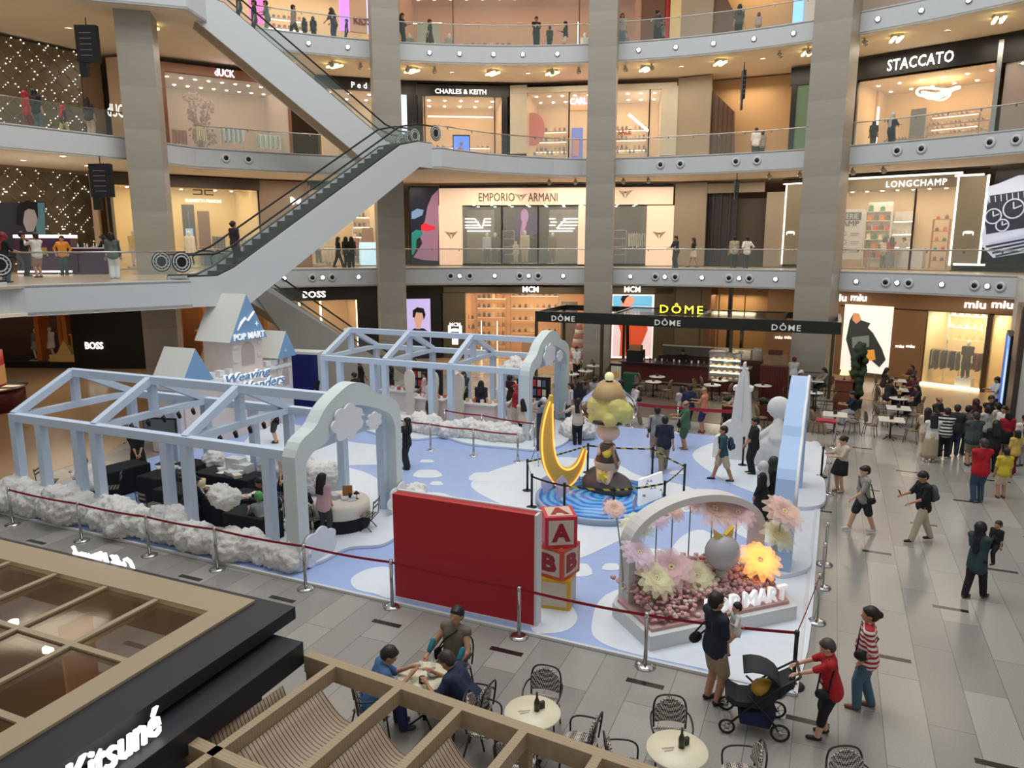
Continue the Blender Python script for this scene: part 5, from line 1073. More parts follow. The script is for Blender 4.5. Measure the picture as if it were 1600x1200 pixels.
def pavilion(s0,t0,bays,bay,wd,label,doubles):
    o=TS(s0,t0); t=thing('pavilion_frame',label,'pavilion',o,A0); L=bays*bay; b=.21; H_=2.6; RZ=3.5
    for x in[i*bay for i in range(bays+1)]+doubles:
        MB().box(x-b/2,x+b/2,-b/2,b/2,.03,H_-b).build('post',SKYB,t)
    for i in range(bays+1):
        x=i*bay; MB().box(x-b/2,x+b/2,wd-b/2,wd+b/2,.03,H_-b).build('post',SKYB,t)
        if i<bays:MB().box(x+bay*.55,x+bay*.55+b,wd-b/2,wd+b/2,.03,H_-b).build('post',SKYB,t)
    for y in(0,wd):MB().box(-b/2,L+b/2,y-b/2,y+b/2,H_-b,H_).build('eave_beam',SKYB,t,bevel=.008)
    MB().box(-b/2,L+b/2,wd/2-b/2,wd/2+b/2,RZ-b,RZ).build('ridge_beam',SKYB,t,bevel=.008)
    for i in range(bays+1):
        x=i*bay
        for y in(0,wd):MB().beam((x,y,H_-.05),(x,wd/2,RZ-.07),b*.9,b*.9).build('rafter',SKYB,t)
        MB().box(x-b/2+.01,x+b/2-.01,0,wd,H_-b+.02,H_-.02).build('tie_beam',SKYB,t); MB().box(x-b*.42,x+b*.42,wd/2-b*.42,wd/2+b*.42,H_-.1,RZ-.1).build('king_post',SKYB,t)
    x=L+.22; w2=wd+.3
    out=[(-.32,0),(-.32,H_-.1),(-.1,H_+.22),(.4,H_+.42),(.75,H_+.75),(wd*.36,3.6),(wd*.52,3.74),(wd*.68,3.6),(wd*.8,3.3),(wd*.92,3.18),(wd+.2,2.9),(wd+.32,2.5),(wd+.32,0)]
    inn=[(wd+.05,0),(wd+.05,2.3),(wd-.1,2.62),(wd-.5,2.85),(wd*.66,3.1),(wd*.52,3.2),(wd*.36,3.05),(.8,2.62),(.3,2.5),(.02,2.3),(.02,0)]
    poly=out+inn; nO=len(out); v=[]; fs=[]
    ins=list(reversed(inn)); import itertools
    def lin(path,n):
        seg=[0]; 
        for a,c in zip(path,path[1:]):seg.append(seg[-1]+math.dist(a,c))
        r=[]
        for k in range(n+1):
            d=seg[-1]*k/n; i=max(j for j in range(len(seg))if seg[j]<=d+1e-9); i=min(i,len(path)-2); f_=(d-seg[i])/(seg[i+1]-seg[i]); r.append((path[i][0]+(path[i+1][0]-path[i][0])*f_,path[i][1]+(path[i+1][1]-path[i][1])*f_))
        return r
    N=60; O_=lin([out[0]]+cr_open(out[1:-1],5)+[out[-1]],N); I_=lin([ins[0]]+cr_open(ins[1:-1],5)+[ins[-1]],N)
    for xx in(x-.17,x+.17):
        for p in O_:v.append((xx,p[0],p[1]+.03))
        for p in I_:v.append((xx,p[0],p[1]+.03))
    M1=N+1
    for i in range(N):fs+=[(i,i+1,M1+i+1,M1+i),(2*M1+i,3*M1+i,3*M1+i+1,2*M1+i+1),(i,2*M1+i,2*M1+i+1,i+1),(M1+i,M1+i+1,3*M1+i+1,3*M1+i)]
    mb=MB(); mb.add(v,fs); mb.build('cloud_arch',MINT,t,fix=True)
    def cl(cy,cz,r,y=.2,nm='cloud_cutout'):
        pts=[]
        for k in range(60):
            a=2*math.pi*k/60; rr=r*(.86+.22*abs(math.sin(3.5*a))); pts.append((cy+rr*math.cos(a)*1.15,max(cz+rr*math.sin(a)*.8,.04)))
        return MB().prism(pts,x+y,x+y+.05,axis='x').build(nm,SKYW,t,fix=True)
    cl(wd*.42,2.92,.5); cl(wd*.72,2.72,.26); cl(.25,.4,.5); cl(wd+.1,.4,.5)
    return t
pv=pavilion(-19.2,.79,3,2.97,3.5,'near pale blue open house-frame pavilion with cloud arch, on the left',[.98,2.32,5.3,8.3])
p2=pavilion(-18.2,12.35,3,2.83,3.7,'far pale blue open house-frame pavilion with cloud arch, behind the stage',[.75,2.3,4.85,7.7])
def barlight(s,t,i,n,where):
    o=thing('stage_spotlight','small black spotlight under the %s tie beam of the near pavilion, %s'%(where,ordl(i,n)),'spotlight',TS(s,t,2.42),A0+.5,'black spotlights of the near pavilion')
    MB().tube([(0,0,0),(0,0,-.08)],.012,5).build('bracket',BLACK,o); MB().lathe([(.03,-.09),(.05,-.08),(.055,.08),(.005,.09)],10).build('head',BLACK,o,loc=(0,0,-.13),rot=(R(35),0,0))
for w_,s_ in(('second',-16.25),('third',-13.3)):
    for i in range(6):barlight(s_+.12,1.25+i*.5,i,6,w_)
def cloud(cells,label,seed,name='cloud_bank',zlim=.0):
    random.seed(seed); mb=MB(); o0=Vector(TS(cells[0][0],cells[0][1]))
    for s,t,z,r in cells:
        c=TS(s,t,z)-o0
        mb.ball(c,r,10)
        for k in range(16):
            a=random.uniform(0,6.28); e_=random.uniform(-.2,1.3); d=Vector((math.cos(a)*math.cos(e_),math.sin(a)*math.cos(e_),math.sin(e_))); mb.ball(c+d*r*.8,r*random.uniform(.28,.42),8)
    me=remeshed(mb,name,.045,1)
    bm=bmesh.new(); bm.from_mesh(me); from mathutils import noise
    for v in bm.verts:
        v.co+=v.normal*(.05*noise.noise(v.co*9)+.045*noise.noise(v.co*24)); 
        if v.co.z+o0.z<.03:v.co.z=.03-o0.z
    bm.to_mesh(me); bm.free(); me.materials.append(mat('polyester_fluff',srgb(226,224,220),.95,bump=.8,bscale=18)); o=bpy.data.objects.new(name,me); COL.objects.link(o); o.location=o0; return tag(o,label,'cloud decoration')
def row(s0,s1,t,r,n,j=.12,z=.28):
    return[(s0+(s1-s0)*i/(n-1),t+random.uniform(-j,j),z*random.uniform(.8,1.25),r*random.uniform(.85,1.2))for i in range(n)]
random.seed(11)
cloud(row(-19.3,-16.6,.62,.44,7,z=.36),'fluffy white cloud bank left along the near pavilion front',1)
cloud(row(-16.0,-13.6,.6,.42,7,z=.33),'fluffy white cloud bank in the middle of the near pavilion front',2)
cloud(row(-13.0,-10.2,.55,.36,8,z=.28),'fluffy white cloud bank right along the near pavilion front',3)
cloud([(-16.1,4.3,.35,.4),(-16.0,4.2,.75,.3),(-16.3,4.4,.3,.35)],'small white cloud heap at the back of the near pavilion',4)
cloud(row(-14.6,-12.2,4.6,.5,6,z=.45),'big round fluffy cloud behind the near pavilion\'s back posts',5)
cloud([(-12.2,.65,1.35,.26),(-12.0,.62,1.3,.24),(-11.85,.66,1.36,.2)],'single white fluff cloud fixed high between front posts of the near pavilion',6,'cloud_puff')
cloud(row(-15.9,-12.9,11.75,.36,9,z=.28),'fluffy white cloud bank left along the far pavilion front',7); cloud(row(-12.3,-9.8,11.75,.38,8,z=.3),'fluffy white cloud bank right along the far pavilion front',8)
cloud([(-11.5,15.4,1.9,.42),(-11.1,15.4,1.95,.38),(-11.3,15.5,2.2,.3)],'white fluff cloud hanging in the far pavilion',9,'cloud_puff')
cloud([(-8.2,13.6,.25,.5),(-7.7,13.5,.3,.4),(-8.0,13.2,.25,.35)],'white smooth cloud heap at the right foot of the far pavilion arch',10); cloud([(-9.7,4.9,.3,.35),(-9.5,4.7,.25,.3)],'white cloud heap by the right foot of the near pavilion arch',12)
CA=mat('castle_stone',srgb(222,212,208),.6,bscale=4); CR=mat('castle_roof_blue',srgb(130,172,214),.5); CW=mat('castle_roof_white',srgb(226,228,222),.5)
t=thing('toy_castle','pink-white toy castle backdrop with steep blue-fronted gable towers','castle',TS(-19.4,6.1),A0)
def cbox(x0,x1,y0,y1,z0,z1,n='wall',m=CA):return MB().box(x0,x1,y0,y1,z0,z1).build(n,m,t)
cbox(-1.2,0,0,5.6,.03,2.35)
for k in range(12):cbox(-.2,.06,.05+k*.47,.29+k*.47,2.35,2.55,'crenel',SKYW)
cbox(-1.0,.1,-.05,5.65,2.2,2.32,'ledge',SKYW)
cbox(-1.25,.1,2.55,4.05,.03,3.55,'tower')
cbox(-1.1,.06,4.9,5.7,.03,2.6,'turret'); cbox(-1.0,.06,.3,1.3,.03,2.3,'turret')
def gable(y0,y1,z0,z1,dx0,dx1,star=True):
    ym=(y0+y1)/2
    mb=MB(); mb.prism([(y0,z0),(y1,z0),(ym,z1)],dx0,dx1,axis='x'); mb.m=[1]*3+[1,0]; mb.build('gable_roof',[CR,CW],t,fix=False)
gable(2.35,4.25,3.5,5.15,-1.45,.2); gable(4.75,5.85,2.6,3.6,-1.2,.2); gable(.1,1.5,2.35,3.5,-1.2,.2)
m=MB(); m.prism([(3.3-.32,2.6),(3.3+.32,2.6)]+[(3.3+.32*math.cos(a),3.1+.32*math.sin(a))for a in[math.pi*k/10 for k in range(11)]],.09,.12,axis='x'); m.build('arched_niche',mat('niche_grey',srgb(186,172,168),.6),t,fix=True)
m=MB(); m.prism([(5.3-.17,1.5),(5.3+.17,1.5)]+[(5.3+.17*math.cos(a),2.0+.17*math.sin(a))for a in[math.pi*k/10 for k in range(11)]],.06,.08,axis='x'); m.build('arched_niche',MATS['niche_grey'],t,fix=True)
for y,z in((2.68,3.3),(2.68,2.8),(3.9,3.35),(3.88,2.9)):cbox(.09,.13,y-.1,y+.1,z-.06,z+.06,'stone_block')
RX=(R(90),0,R(90))
text('POP MART',1,LETW if False else mat('sign_white',srgb(246,248,250),.5,emit=(1,1,1),es=.25),t,(.24,3.3,3.66),rot=RX,fit=(1.55,.24),off=.02,name='sign_lettering')
m=MB(); m.tube([(.22,2.75,3.9),(.22,2.95,4.15),(.22,3.15,4.3),(.22,3.28,4.2),(.22,3.5,4.4),(.22,3.62,4.5)],[.03,.05,.05,.04,.05,.03],6); m.build('ribbon_motif',MATS['sign_white'],t)
def star(x,y,z,r,par,m_):
    pts=[(y+(r if k%2==0 else r*.28)*math.sin(k*math.pi/4),z+(r if k%2==0 else r*.28)*math.cos(k*math.pi/4))for k in range(8)]; MB().prism(pts,x,x+.02,axis='x').build('star_motif',m_,par,fix=True)
star(.21,3.72,4.05,.1,t,MATS['sign_white']); star(.21,5.2,2.85,.1,t,MINT)
LOGO=mat('logo_blue',srgb(120,160,205),.5)
for tx,y,z,w_ in(('Weaving',3.0,2.22,2.3),('Wonders',3.7,1.84,2.4)):
    text(tx,1,MATS['sign_white'],t,(.32,y,z),rot=RX,fit=(w_,.42),ext=.05,off=.045,shear=.3,name='logo_outline'); text(tx,1,LOGO,t,(.38,y,z),rot=RX,fit=(w_*.98,.37),ext=.02,off=.01,shear=.3,name='logo_lettering')
t=thing('display_screen','dark blue upright screen in a white case right of the toy castle','screen',TS(-20.3,12.6),A0+R(8)); MB().box(0,1.5,0,.7,.03,2.6).build('case',WHITE,t); MB().box(.05,1.45,-.03,0,.3,2.5).build('display',mat('screen_night',srgb(14,18,58),.2,emit=srgb(16,20,70),es=.5),t)
PX,PY=-5.25,7.2
t=thing('pond_base','round blue water-painted base with grey rim under the sculpture','base',TS(PX,PY),A0)
m=mat('painted_water',srgb(60,140,225),.25); nt=m.node_tree; wv=nt.nodes.new('ShaderNodeTexWave'); wv.wave_type='RINGS'; wv.rings_direction='Z'; wv.inputs['Scale'].default_value=1.3; wv.inputs['Distortion'].default_value=5
tc=nt.nodes.new('ShaderNodeTexCoord'); cr=nt.nodes.new('ShaderNodeMixRGB'); cr.inputs[1].default_value=(*srgb(40,110,210),1); cr.inputs[2].default_value=(*srgb(110,190,240),1); nt.links.new(tc.outputs['Object'],wv.inputs['Vector']); nt.links.new(wv.outputs['Fac'],cr.inputs[0]); nt.links.new(cr.outputs[0],nt.nodes['Principled BSDF'].inputs['Base Color'])
MB().lathe([(.01,.03),(1.78,.03),(1.8,.18),(1.76,.2),(.01,.2)],48).build('rim',mat('pond_rim',srgb(150,170,196),.4),t); MB().lathe([(.01,.195),(1.7,.195),(1.7,.215),(.01,.215)],48).build('water_top',m,t)
ROCK=mat('painted_rock',srgb(86,78,78),.6,bump=.6,bscale=5)
t=thing('sculpture','childlike sculpture on a dark rock, brown dress, huge clear bubble of yellow clouds overhead','sculpture',TS(-5.3,7.85,.215),A0+R(-20))
mb=MB(); mb.ball((0,0,.12),.62,16,0,(1.25,.95,.62)); mb.ball((-.35,.1,.3),.35,12,0,(1,1,.7)); mb.ball((.5,-.1,.1),.36,12,0,(1,1,.6)); me=remeshed(mb,'rock',.04,3)
for v in me.vertices:v.co.z=max(v.co.z,0)
addmesh('rock',me,[ROCK],t)
SKP=mat('sculpt_skin',srgb(228,190,172),.35,coat=.5); BRD=mat('sculpt_brown',srgb(70,52,48),.35,coat=.5); YEL=mat('sculpt_yellow',srgb(236,210,60),.35,coat=.4); CRM=mat('sculpt_cream',srgb(214,196,170),.4)
mb=MB(); mb.cap((0,0,.75),(0,0,1.25),.22,.14,12); mb.ball((0,0,1.62),.30,16,0,(1.15,1,.9)); mb.ball((0,.02,.62),.3,14,0,(1.1,1,.75)); mb.cap((-.15,-.12,.62),(.1,-.42,.38),.13,.12,10); mb.cap((.18,-.08,.62),(.28,-.38,.3),.12,.1,10)
mb.cap((-.2,0,1.2),(-.1,-.26,1.05),.08,.07,10); mb.cap((.2,0,1.2),(.22,-.26,1.1),.08,.07,10); mb.ball((.32,0,1.68),.07,8,0,(.5,1,1.6)); mb.ball((-.32,0,1.68),.07,8,0,(.5,1,1.6)); addmesh('figure_body',remeshed(mb,'figure_body',.03,3),[SKP],t)
MB().lathe([(.15,1.32),(.20,1.28),(.25,1.05),(.33,.86),(.34,.82),(.27,.84),(.18,1.28)],20).build('dress',BRD,t); MB().lathe([(.30,.80),(.36,.82),(.37,.78),(.33,.62),(.26,.5),(.2,.5)],20).build('dress_hem',CRM,t)
def puff(c,r,n,m_,nm,sd=1):
    random.seed(sd); mb=MB(); mb.ball(c,r*.7,10)
    for k in range(n):a=random.uniform(0,6.28); e_=random.uniform(-1,1.3); mb.ball(Vector(c)+Vector((math.cos(a)*math.cos(e_),math.sin(a)*math.cos(e_),math.sin(e_)*.7))*r*.65,r*random.uniform(.3,.45),8)
    return addmesh(nm,remeshed(mb,nm,.03,1),[m_],t)
puff((.2,-.3,1.08),.16,6,YEL,'yellow_star',3)
mb=MB(); pts=[((.2 if k%2==0 else .1)*math.cos(k*math.pi/5)+.22,(.2 if k%2==0 else .1)*math.sin(k*math.pi/5)+.5)for k in range(10)]; mb.prism(pts,-.55,-.45,axis='y'); mb.build('yellow_star',YEL,t,fix=True,bevel=.03)
MB().tube([(.3,-.22,1.3),(.55,-.3,.75)],.045,8).build('staff',mat('staff_wood',srgb(150,118,96),.5),t)
puff((0,0,2.2),.62,18,mat('yellow_cloud',srgb(226,216,130),.4,coat=.3),'yellow_cloud',5)
MB().lathe([(.40,1.93),(.44,1.97),(.42,2.03),(.05,2.08)],20).build('bubble_collar',mat('sooty_collar',srgb(46,38,34),.4),t)
CB=mat('clear_bubble',(1,1,1),.03,trans=1,ior=1.12)
mb=MB(); mb.lathe([(.42,1.85),(.62,1.95),(.78,2.15),(.80,2.35),(.70,2.55),(.48,2.72),(.36,2.85),(.30,2.98),(.18,3.06),(.01,3.08)],28); mb.build('clear_bubble',CB,t)
MB().lathe([(.02,2.5),(.44,2.6),(.36,2.8),(.28,2.92),(.12,3.0),(.01,3.02)],20).build('beige_cap',mat('beige_cap',srgb(206,170,120),.4),t); MB().ball((0,0,3.16),.13,14).build('top_ball',mat('pale_yellow_ball',srgb(226,224,170),.3,emit=srgb(226,224,170),es=.3),t); MB().lathe([(.1,3.0),(.08,3.06),(.05,3.07)],10).build('ball_socket',BLACK,t)
t=thing('crescent_moon','tall yellow crescent moon with glowing orange outline, left of the sculpture','moon decoration',TS(-6.45,7.55,.215),A0+R(30))
GOLD=mat('moon_yellow',srgb(226,188,84),.45); NEO=glow('orange_neon',(1,.30,.05),2.2)
O_=[(-.42,2.62),(-.62,2.0),(-.70,1.3),(-.60,.6),(-.25,.05),(.15,.05),(.48,.5),(.62,1.05)]; I_=[(.52,1.08),(.35,.68),(.1,.52),(-.15,.68),(-.3,1.15),(-.34,1.8),(-.36,2.62)]
OO,II=cr_open(O_),cr_open(I_); MB().prism(OO+II,-.13,.13,axis='y').build('moon_body',GOLD,t,fix=True)
for y in(-.145,):
    MB().tube([(x*.96+.01,y,z+.01)for x,z in OO[2:]],.02,6).build('neon_outline',NEO,t); MB().tube([(x-.015,y,z)for x,z in II[:-2]],.02,6).build('neon_outline',NEO,t)
PTL=mat('iridescent_petal',srgb(206,200,224),.2,alpha=.75)
for i,(px,py,h_)in enumerate(((850,772,.55),(872,785,.75),(945,805,.5),(990,800,.45),(905,755,.7))):
    p=G(px,py,.215); o=MB().prism([(-.03,0),(.03,0),(.06,.2*h_),(.2,.45*h_),(.17,.8*h_),(.0,h_),(-.14,.75*h_),(-.12,.4*h_),(-.04,.2*h_)],-.012,.012,axis='y').build('petal_cutout',PTL,loc=p,rot=(0,R(8),A0+i*.5),fix=True); tag(o,'pale iridescent fish-tail cutout standing on the pond base, %s'%ordl(i if i<4 else 2,6)if False else['pale fish-tail cutout at the moon\'s foot on the pond base','tall pale fish-tail cutout just right of the moon\'s foot','pale fish-tail cutout at the front of the pond base','pale fish-tail cutout at the front right of the pond base','bluish fish-tail cutout behind, between moon and rock'][i],'cutout')
p=TS(-3.95,7.25,.215); t=thing('white_sign_panel','white slanted notice panel with small symbols at the pond\'s right','sign',p,R(44)); MB().box(-.5,.5,-.03,.03,0,.72).build('board',mat('notice_white',srgb(240,240,240),.5,emit=(1,1,1),es=.25),t)
m=MB(); random.seed(8)
for k in range(10):x=random.uniform(-.4,.4); z=random.uniform(.1,.62); m.tube([(x,-.035,z),(x+.05,-.035,z+.04),(x+.09,-.035,z-.02)],.01,4)
m.build('symbols',mat('notice_grey',srgb(120,120,130),.6),t)
def post_proto(name,m_,base,h):
    t=thing(name,'p','stanchion'); MB().lathe([(.01,0),(.175,0),(.175,.02),(.12,.045),(.035,.06),(.01,.06)],24).build('base',base,t); MB().lathe([(.01,.05),(.032,.05),(.032,h-.08),(.01,h-.08)],14).build('pole',m_,t); MB().lathe([(.01,h-.08),(.038,h-.08),(.038,h),(.01,h)],14).build('belt_head',BLACK if m_ is BLACK else CHROME,t); return t
STP=post_proto('belt_stanchion',STEEL,CHROME,.97); BKP=post_proto('belt_stanchion',BLACK,BLACK,.95)
used={}
def stan(proto,p,label,group):
    if proto.name not in used:used[proto.name]=1; o=proto; o.location=p; o['label']=label
    else:o=copy_tree(proto,p,random.uniform(0,3),label)
    o['group']=group; return o
REDB=mat('red_belt',srgb(150,20,44),.6); TAPE=mat('black_yellow_tape',srgb(60,56,30),.6)
def stripes():
    m=mat('hazard_tape',srgb(200,180,40),.6); nt=m.node_tree; tc=nt.nodes.new('ShaderNodeTexCoord'); w_=nt.nodes.new('ShaderNodeTexWave'); w_.bands_direction='DIAGONAL'; w_.inputs['Scale'].default_value=2.2
    r_=nt.nodes.new('ShaderNodeValToRGB'); r_.color_ramp.interpolation='CONSTANT'; r_.color_ramp.elements[0].color=(.01,.01,.01,1); r_.color_ramp.elements[1].position=.62; r_.color_ramp.elements[1].color=(*srgb(190,176,40),1)
    nt.links.new(tc.outputs['Object'],w_.inputs['Vector']); nt.links.new(w_.outputs['Fac'],r_.inputs[0]); nt.links.new(r_.outputs[0],nt.nodes['Principled BSDF'].inputs['Base Color']); return m
HAZ=stripes()
def belt(a,b,z,label,m_=REDB,sag=.03,hh=.05):
    a,b=Vector(a),Vector(b); d=b-a; mb=MB(); n=6; rows=[]; nr=Vector((-d.y,d.x,0)).normalized()*.0025
    for s_ in(-1,1):
        for i in range(n):
            pass
    prev=None
    for i in range(n):
        q0=a.lerp(b,i/n); q1=a.lerp(b,(i+1)/n); f=lambda k:-sag*4*(k/n)*(1-k/n)
        mb.add([q0-a+nr+Vector((0,0,f(i)-hh/2)),q1-a+nr+Vector((0,0,f(i+1)-hh/2)),q1-a+nr+Vector((0,0,f(i+1)+hh/2)),q0-a+nr+Vector((0,0,f(i)+hh/2)),q0-a-nr+Vector((0,0,f(i)-hh/2)),q1-a-nr+Vector((0,0,f(i+1)-hh/2)),q1-a-nr+Vector((0,0,f(i+1)+hh/2)),q0-a-nr+Vector((0,0,f(i)+hh/2))],[(0,1,2,3),(7,6,5,4),(3,2,6,7),(0,4,5,1)])
    o=mb.build('barrier_belt',m_,loc=(a.x,a.y,z)); return tag(o,label,'belt')
FR=[G(20,820),G(128,845),G(234,868),G(340,890),G(478,920),G(613,948),G(811,995),G(1008,1041)]
corner=G(1239,1072)
FN=['at the left picture edge','second from the left along the near pavilion','third from the left along the near pavilion','fourth from the left along the near pavilion','at the near pavilion arch foot','at the red wall\'s left edge','at the red wall\'s right edge','left of the flower arch']
for p,n in zip(FR,FN):stan(STP,p,'steel belt stanchion '+n,'front row of belt stanchions')
stan(BKP,corner,'black belt stanchion at the front right stage corner, behind the stroller','front row of belt stanchions')
allf=FR+[corner]
BN=['from the left edge to the second stanchion','between second and third front stanchions','between third and fourth front stanchions','from fourth stanchion to the pavilion arch','between pavilion arch and red wall','running across the red wall','between red wall and flower arch','in front of the flower arch']
for i in range(8):belt(allf[i],allf[i+1],.92,'dark red belt '+BN[i])
RS=[(G(1275,972),'nearest of the four on the right stage edge'),(G(1284,918),'second nearest on the right stage edge'),(G(1288,882),'third nearest on the right stage edge'),(G(1293,772),'farthest on the right edge, behind the blue arch')]
for p,n in RS:stan(STP,p,'steel belt stanchion, '+n,'right row of belt stanchions')
belt(corner,RS[0][0],.92,'bright red belt running back from the corner stanchion along the right edge')
MIDS=[(G(609,693),'behind the near arch'),(G(673,704),'right of the woman with the phone'),(G(740,713),'in the middle before the far pavilion'),(G(695,679),'close to the left cloud bank'),(G(753,688),'close to the right cloud bank'),(G(835,703),'at the far pavilion\'s arch'),(G(809,722),'just left of the moon')]
for p,n in MIDS:stan(STP,p,'steel belt stanchion '+n,'belt stanchions before the far pavilion')
for a,b,n in((0,1,'near row, left'),(1,2,'near row, middle'),(2,6,'near row, right'),(3,4,'far row, middle'),(4,5,'far row, right')):belt(MIDS[a][0],MIDS[b][0],.92,'red belt before the far pavilion, '+n)
RB=[TS(-7.46,7.3),TS(-6.85,6.1),TS(-5.81,5.73),TS(-4.56,5.88),TS(-3.5,6.9),TS(-3.3,8.6),TS(-4.5,10.0),TS(-6.4,9.6)]
RBN=['left of the moon','front left of the pond','front of the pond, left of centre','front of the pond, right of centre','front right of the pond','right of the white notice','behind the pond on the right','behind the moon']
for p,n in zip(RB,RBN):stan(BKP,p,'black belt stanchion '+n,'black stanchions ringing the pond')
for i in range(8):belt(RB[i],RB[(i+1)%8],.88,'yellow and black striped tape from the stanchion '+RBN[i],HAZ)
for i,(px,py,n)in enumerate(((549,828,'by the white table at the near arch'),(1160,728,'in front of the obelisk'),(1213,735,'before the white cherub cutout'),(1283,745,'right of the blue arch'))):stan(BKP,G(px,py),'black belt stanchion '+n,'single black stanchions')
t=thing('red_partition_wall','big plain red partition wall with white edges, front centre','partition wall',TS(-7.45,.3),A0); MB().box(0,2.95,.0,.18,.03,2.17).build('panel',mat('wall_red',srgb(178,34,42),.45),t); m=MB(); m.box(-.015,2.965,-.03,.2,0,.05); m.build('bottom_edge',WHITE,t); MB().box(2.95,3.0,0,.18,.03,2.17).build('side_edge',WHITE,t); MB().box(0,3.0,.18,.24,.03,2.2).build('back_panel',WHITE,t)
def block(s,t_,z,rz,c,lt,label,top_=True):
    o=thing('letter_block',label,'toy block',TS(s,t_,z),A0+rz); a=.31; FR_=mat('block_'+label[:6],c,.5); IN=mat('block_inner',srgb(206,190,170),.5); LT=mat('block_letter',srgb(150,24,40),.5)
    MB().box(-a,a,-a,a,0,2*a).build('frame',FR_,o,bevel=.015)
    f=a-.07
    for nm,rot,off in(('front',(R(90),0,0),(0,-a,a)),('right',(R(90),0,R(90)),(a,0,a)),('top',(0,0,0),(0,0,2*a))):
        M_=Euler(rot).to_matrix(); q=MB(); q.box(-f,f,-f,f,-.004,.004); q.build('inset_panel',IN,o,loc=off,rot=rot)
        if lt and not(nm=='top' and lt!='A'):n_=M_ @ Vector((0,0,.008)); text(lt,1,LT,o,Vector(off)+n_,rot=rot,fit=(.36,.36),off=.05,ext=.004,name='letter')
block(-4.42,1.35,.03,R(8),srgb(214,168,40),'','yellow-framed toy block at the bottom of the stack'); block(-4.42,1.35,.655,R(-14),srgb(206,80,44),'B','orange-red toy block lettered B, middle of the stack'); block(-4.42,1.35,1.28,R(30),srgb(200,44,64),'A','crimson-framed toy block lettered A, top of the stack')
FA=A0+R(43.8); t=thing('flower_planter','low white six-sided planter base carrying the flower arch','planter',TS(-2.36,.3),FA)
PL=[(-.0,0),(3.13,0),(3.35,.55),(2.9,1.9),(.6,1.95),(-.02,1.32)]
MB().prism(PL,.03,.3).build('base',WHITE,t,fix=True); MB().prism([(x*.94+.1,y*.9+.12)for x,y in PL],.3,.36).build('soil',mat('moss',srgb(196,160,156),.9),t,fix=True)
o=MB(); 
def archring(cx,w_,zs,rise,th,dep,y):
    O=[(cx-w_,.3),(cx-w_,zs)]+[(cx-w_*math.cos(a),zs+rise*math.sin(a))for a in[math.pi*k/24 for k in range(1,24)]]+[(cx+w_,zs),(cx+w_,.3)]
    w2=w_-th; I=[(cx-w2,.3),(cx-w2,zs)]+[(cx-w2*math.cos(a),zs+(rise-th)*math.sin(a))for a in[math.pi*k/24 for k in range(1,24)]]+[(cx+w2,zs),(cx+w2,.3)]
    n=len(O); v=[]; fs=[]
    for yy in(y,y+dep):v+=[(p[0],yy,p[1])for p in O]+[(p[0],yy,p[1])for p in I]
    for i in range(n-1):fs+=[(i,i+1,n+i+1,n+i),(2*n+i,3*n+i,3*n+i+1,2*n+i+1),(i,2*n+i,2*n+i+1,i+1),(n+i,n+i+1,3*n+i+1,3*n+i)]
    return MB().add(v,fs)
FARCH=archring(1.7,1.52,1.42,.84,.14,.36,1.1).build('display_arch',mat('arch_paint',srgb(216,214,212),.5),loc=t.location,rot=(0,0,FA),fix=True); tag(FARCH,'white rounded freestanding arch over the flower display','arch')
for tx,x,w_ in(('P',1.35,.2),('O',1.62,.24),('P',1.88,.2),('M',2.22,.28),('A',2.5,.24),('R',2.74,.2),('T',2.95,.2)):text(tx,1,MATS['sign_white'],t,(x,.22,.5),fit=(w_,.3),ext=.04,off=.03,name='sign_letter')
def flower(x,y,z,r,c,label,i,tilt=(0,0),glowing=False,droop=.35):
    o=thing('giant_flower',label,'flower',t.matrix_world @ Vector((x,y,.36))if False else Matrix.Translation(t.location)@ Matrix.Rotation(FA,4,'Z')@ Vector((x,y,.36)),FA,'giant organza flowers')
    PM=mat('petal_%02x%02x%02x%d'%(*[int(k*255)for k in c],glowing),c,.5,alpha=.46,emit=c if glowing else None,es=1.0); zc=z-.36
    bx=tilt[0]; by=tilt[1]
    MB().tube([(0,0,0),(bx*.3,by*.3,zc*.5),(bx*.7,by*.7,zc*.85),(bx,by,zc)],.014,5).build('stem',mat('stem_pale',srgb(150,170,150),.6),o)
    rs=random.Random(i); ax=Vector((bx*.6+rs.uniform(-.3,.3),by*.6-.55,.8)).normalized(); u=ax.orthogonal().normalized(); v_=ax.cross(u); c0=Vector((bx,by,zc))
    for ring,(n,ln,up)in enumerate(((13,1.0,.2),(11,.85,.5),(9,.6,.9),(6,.4,1.2))):
        for k in range(n):
            a=2*math.pi*(k+ring*.5)/n+rs.uniform(-.15,.15); d=u*math.cos(a)+v_*math.sin(a); s_=ax.cross(d); rows=[]
            for j in range(5):
                q=j/4; ww=r*.26*math.sin(math.pi*(.12+q*.8)); p=c0+d*(r*ln*q*math.cos(up*.6))+ax*(r*ln*(q*math.sin(up)*.8+.12*math.sin(q*3.1)-droop*q*q*.5)); rows.append([p-s_*ww,p+ax*.02*r,p+s_*ww])
            mb=MB(); mb.grid(rows)
            if ring==0 and k==0:allp=MB()
            allp.add(mb.v,mb.f,0,True)
    pt=allp.build('petals',PM,o)
    g=MB(); 
    for k in range(7):a=k*.9; g.ball(c0+(u*math.cos(a)+v_*math.sin(a))*r*.09+ax*r*.15,r*.06,6)
    g.build('stamens',mat('stamen',srgb(236,220,170),.5,emit=(1,.85,.5)if glowing else None,es=3),pt); return o
PKP,PCH,YLW,LIL_,ORG=srgb(246,208,212),srgb(246,208,192),srgb(242,238,198),srgb(242,216,232),srgb(244,176,96)
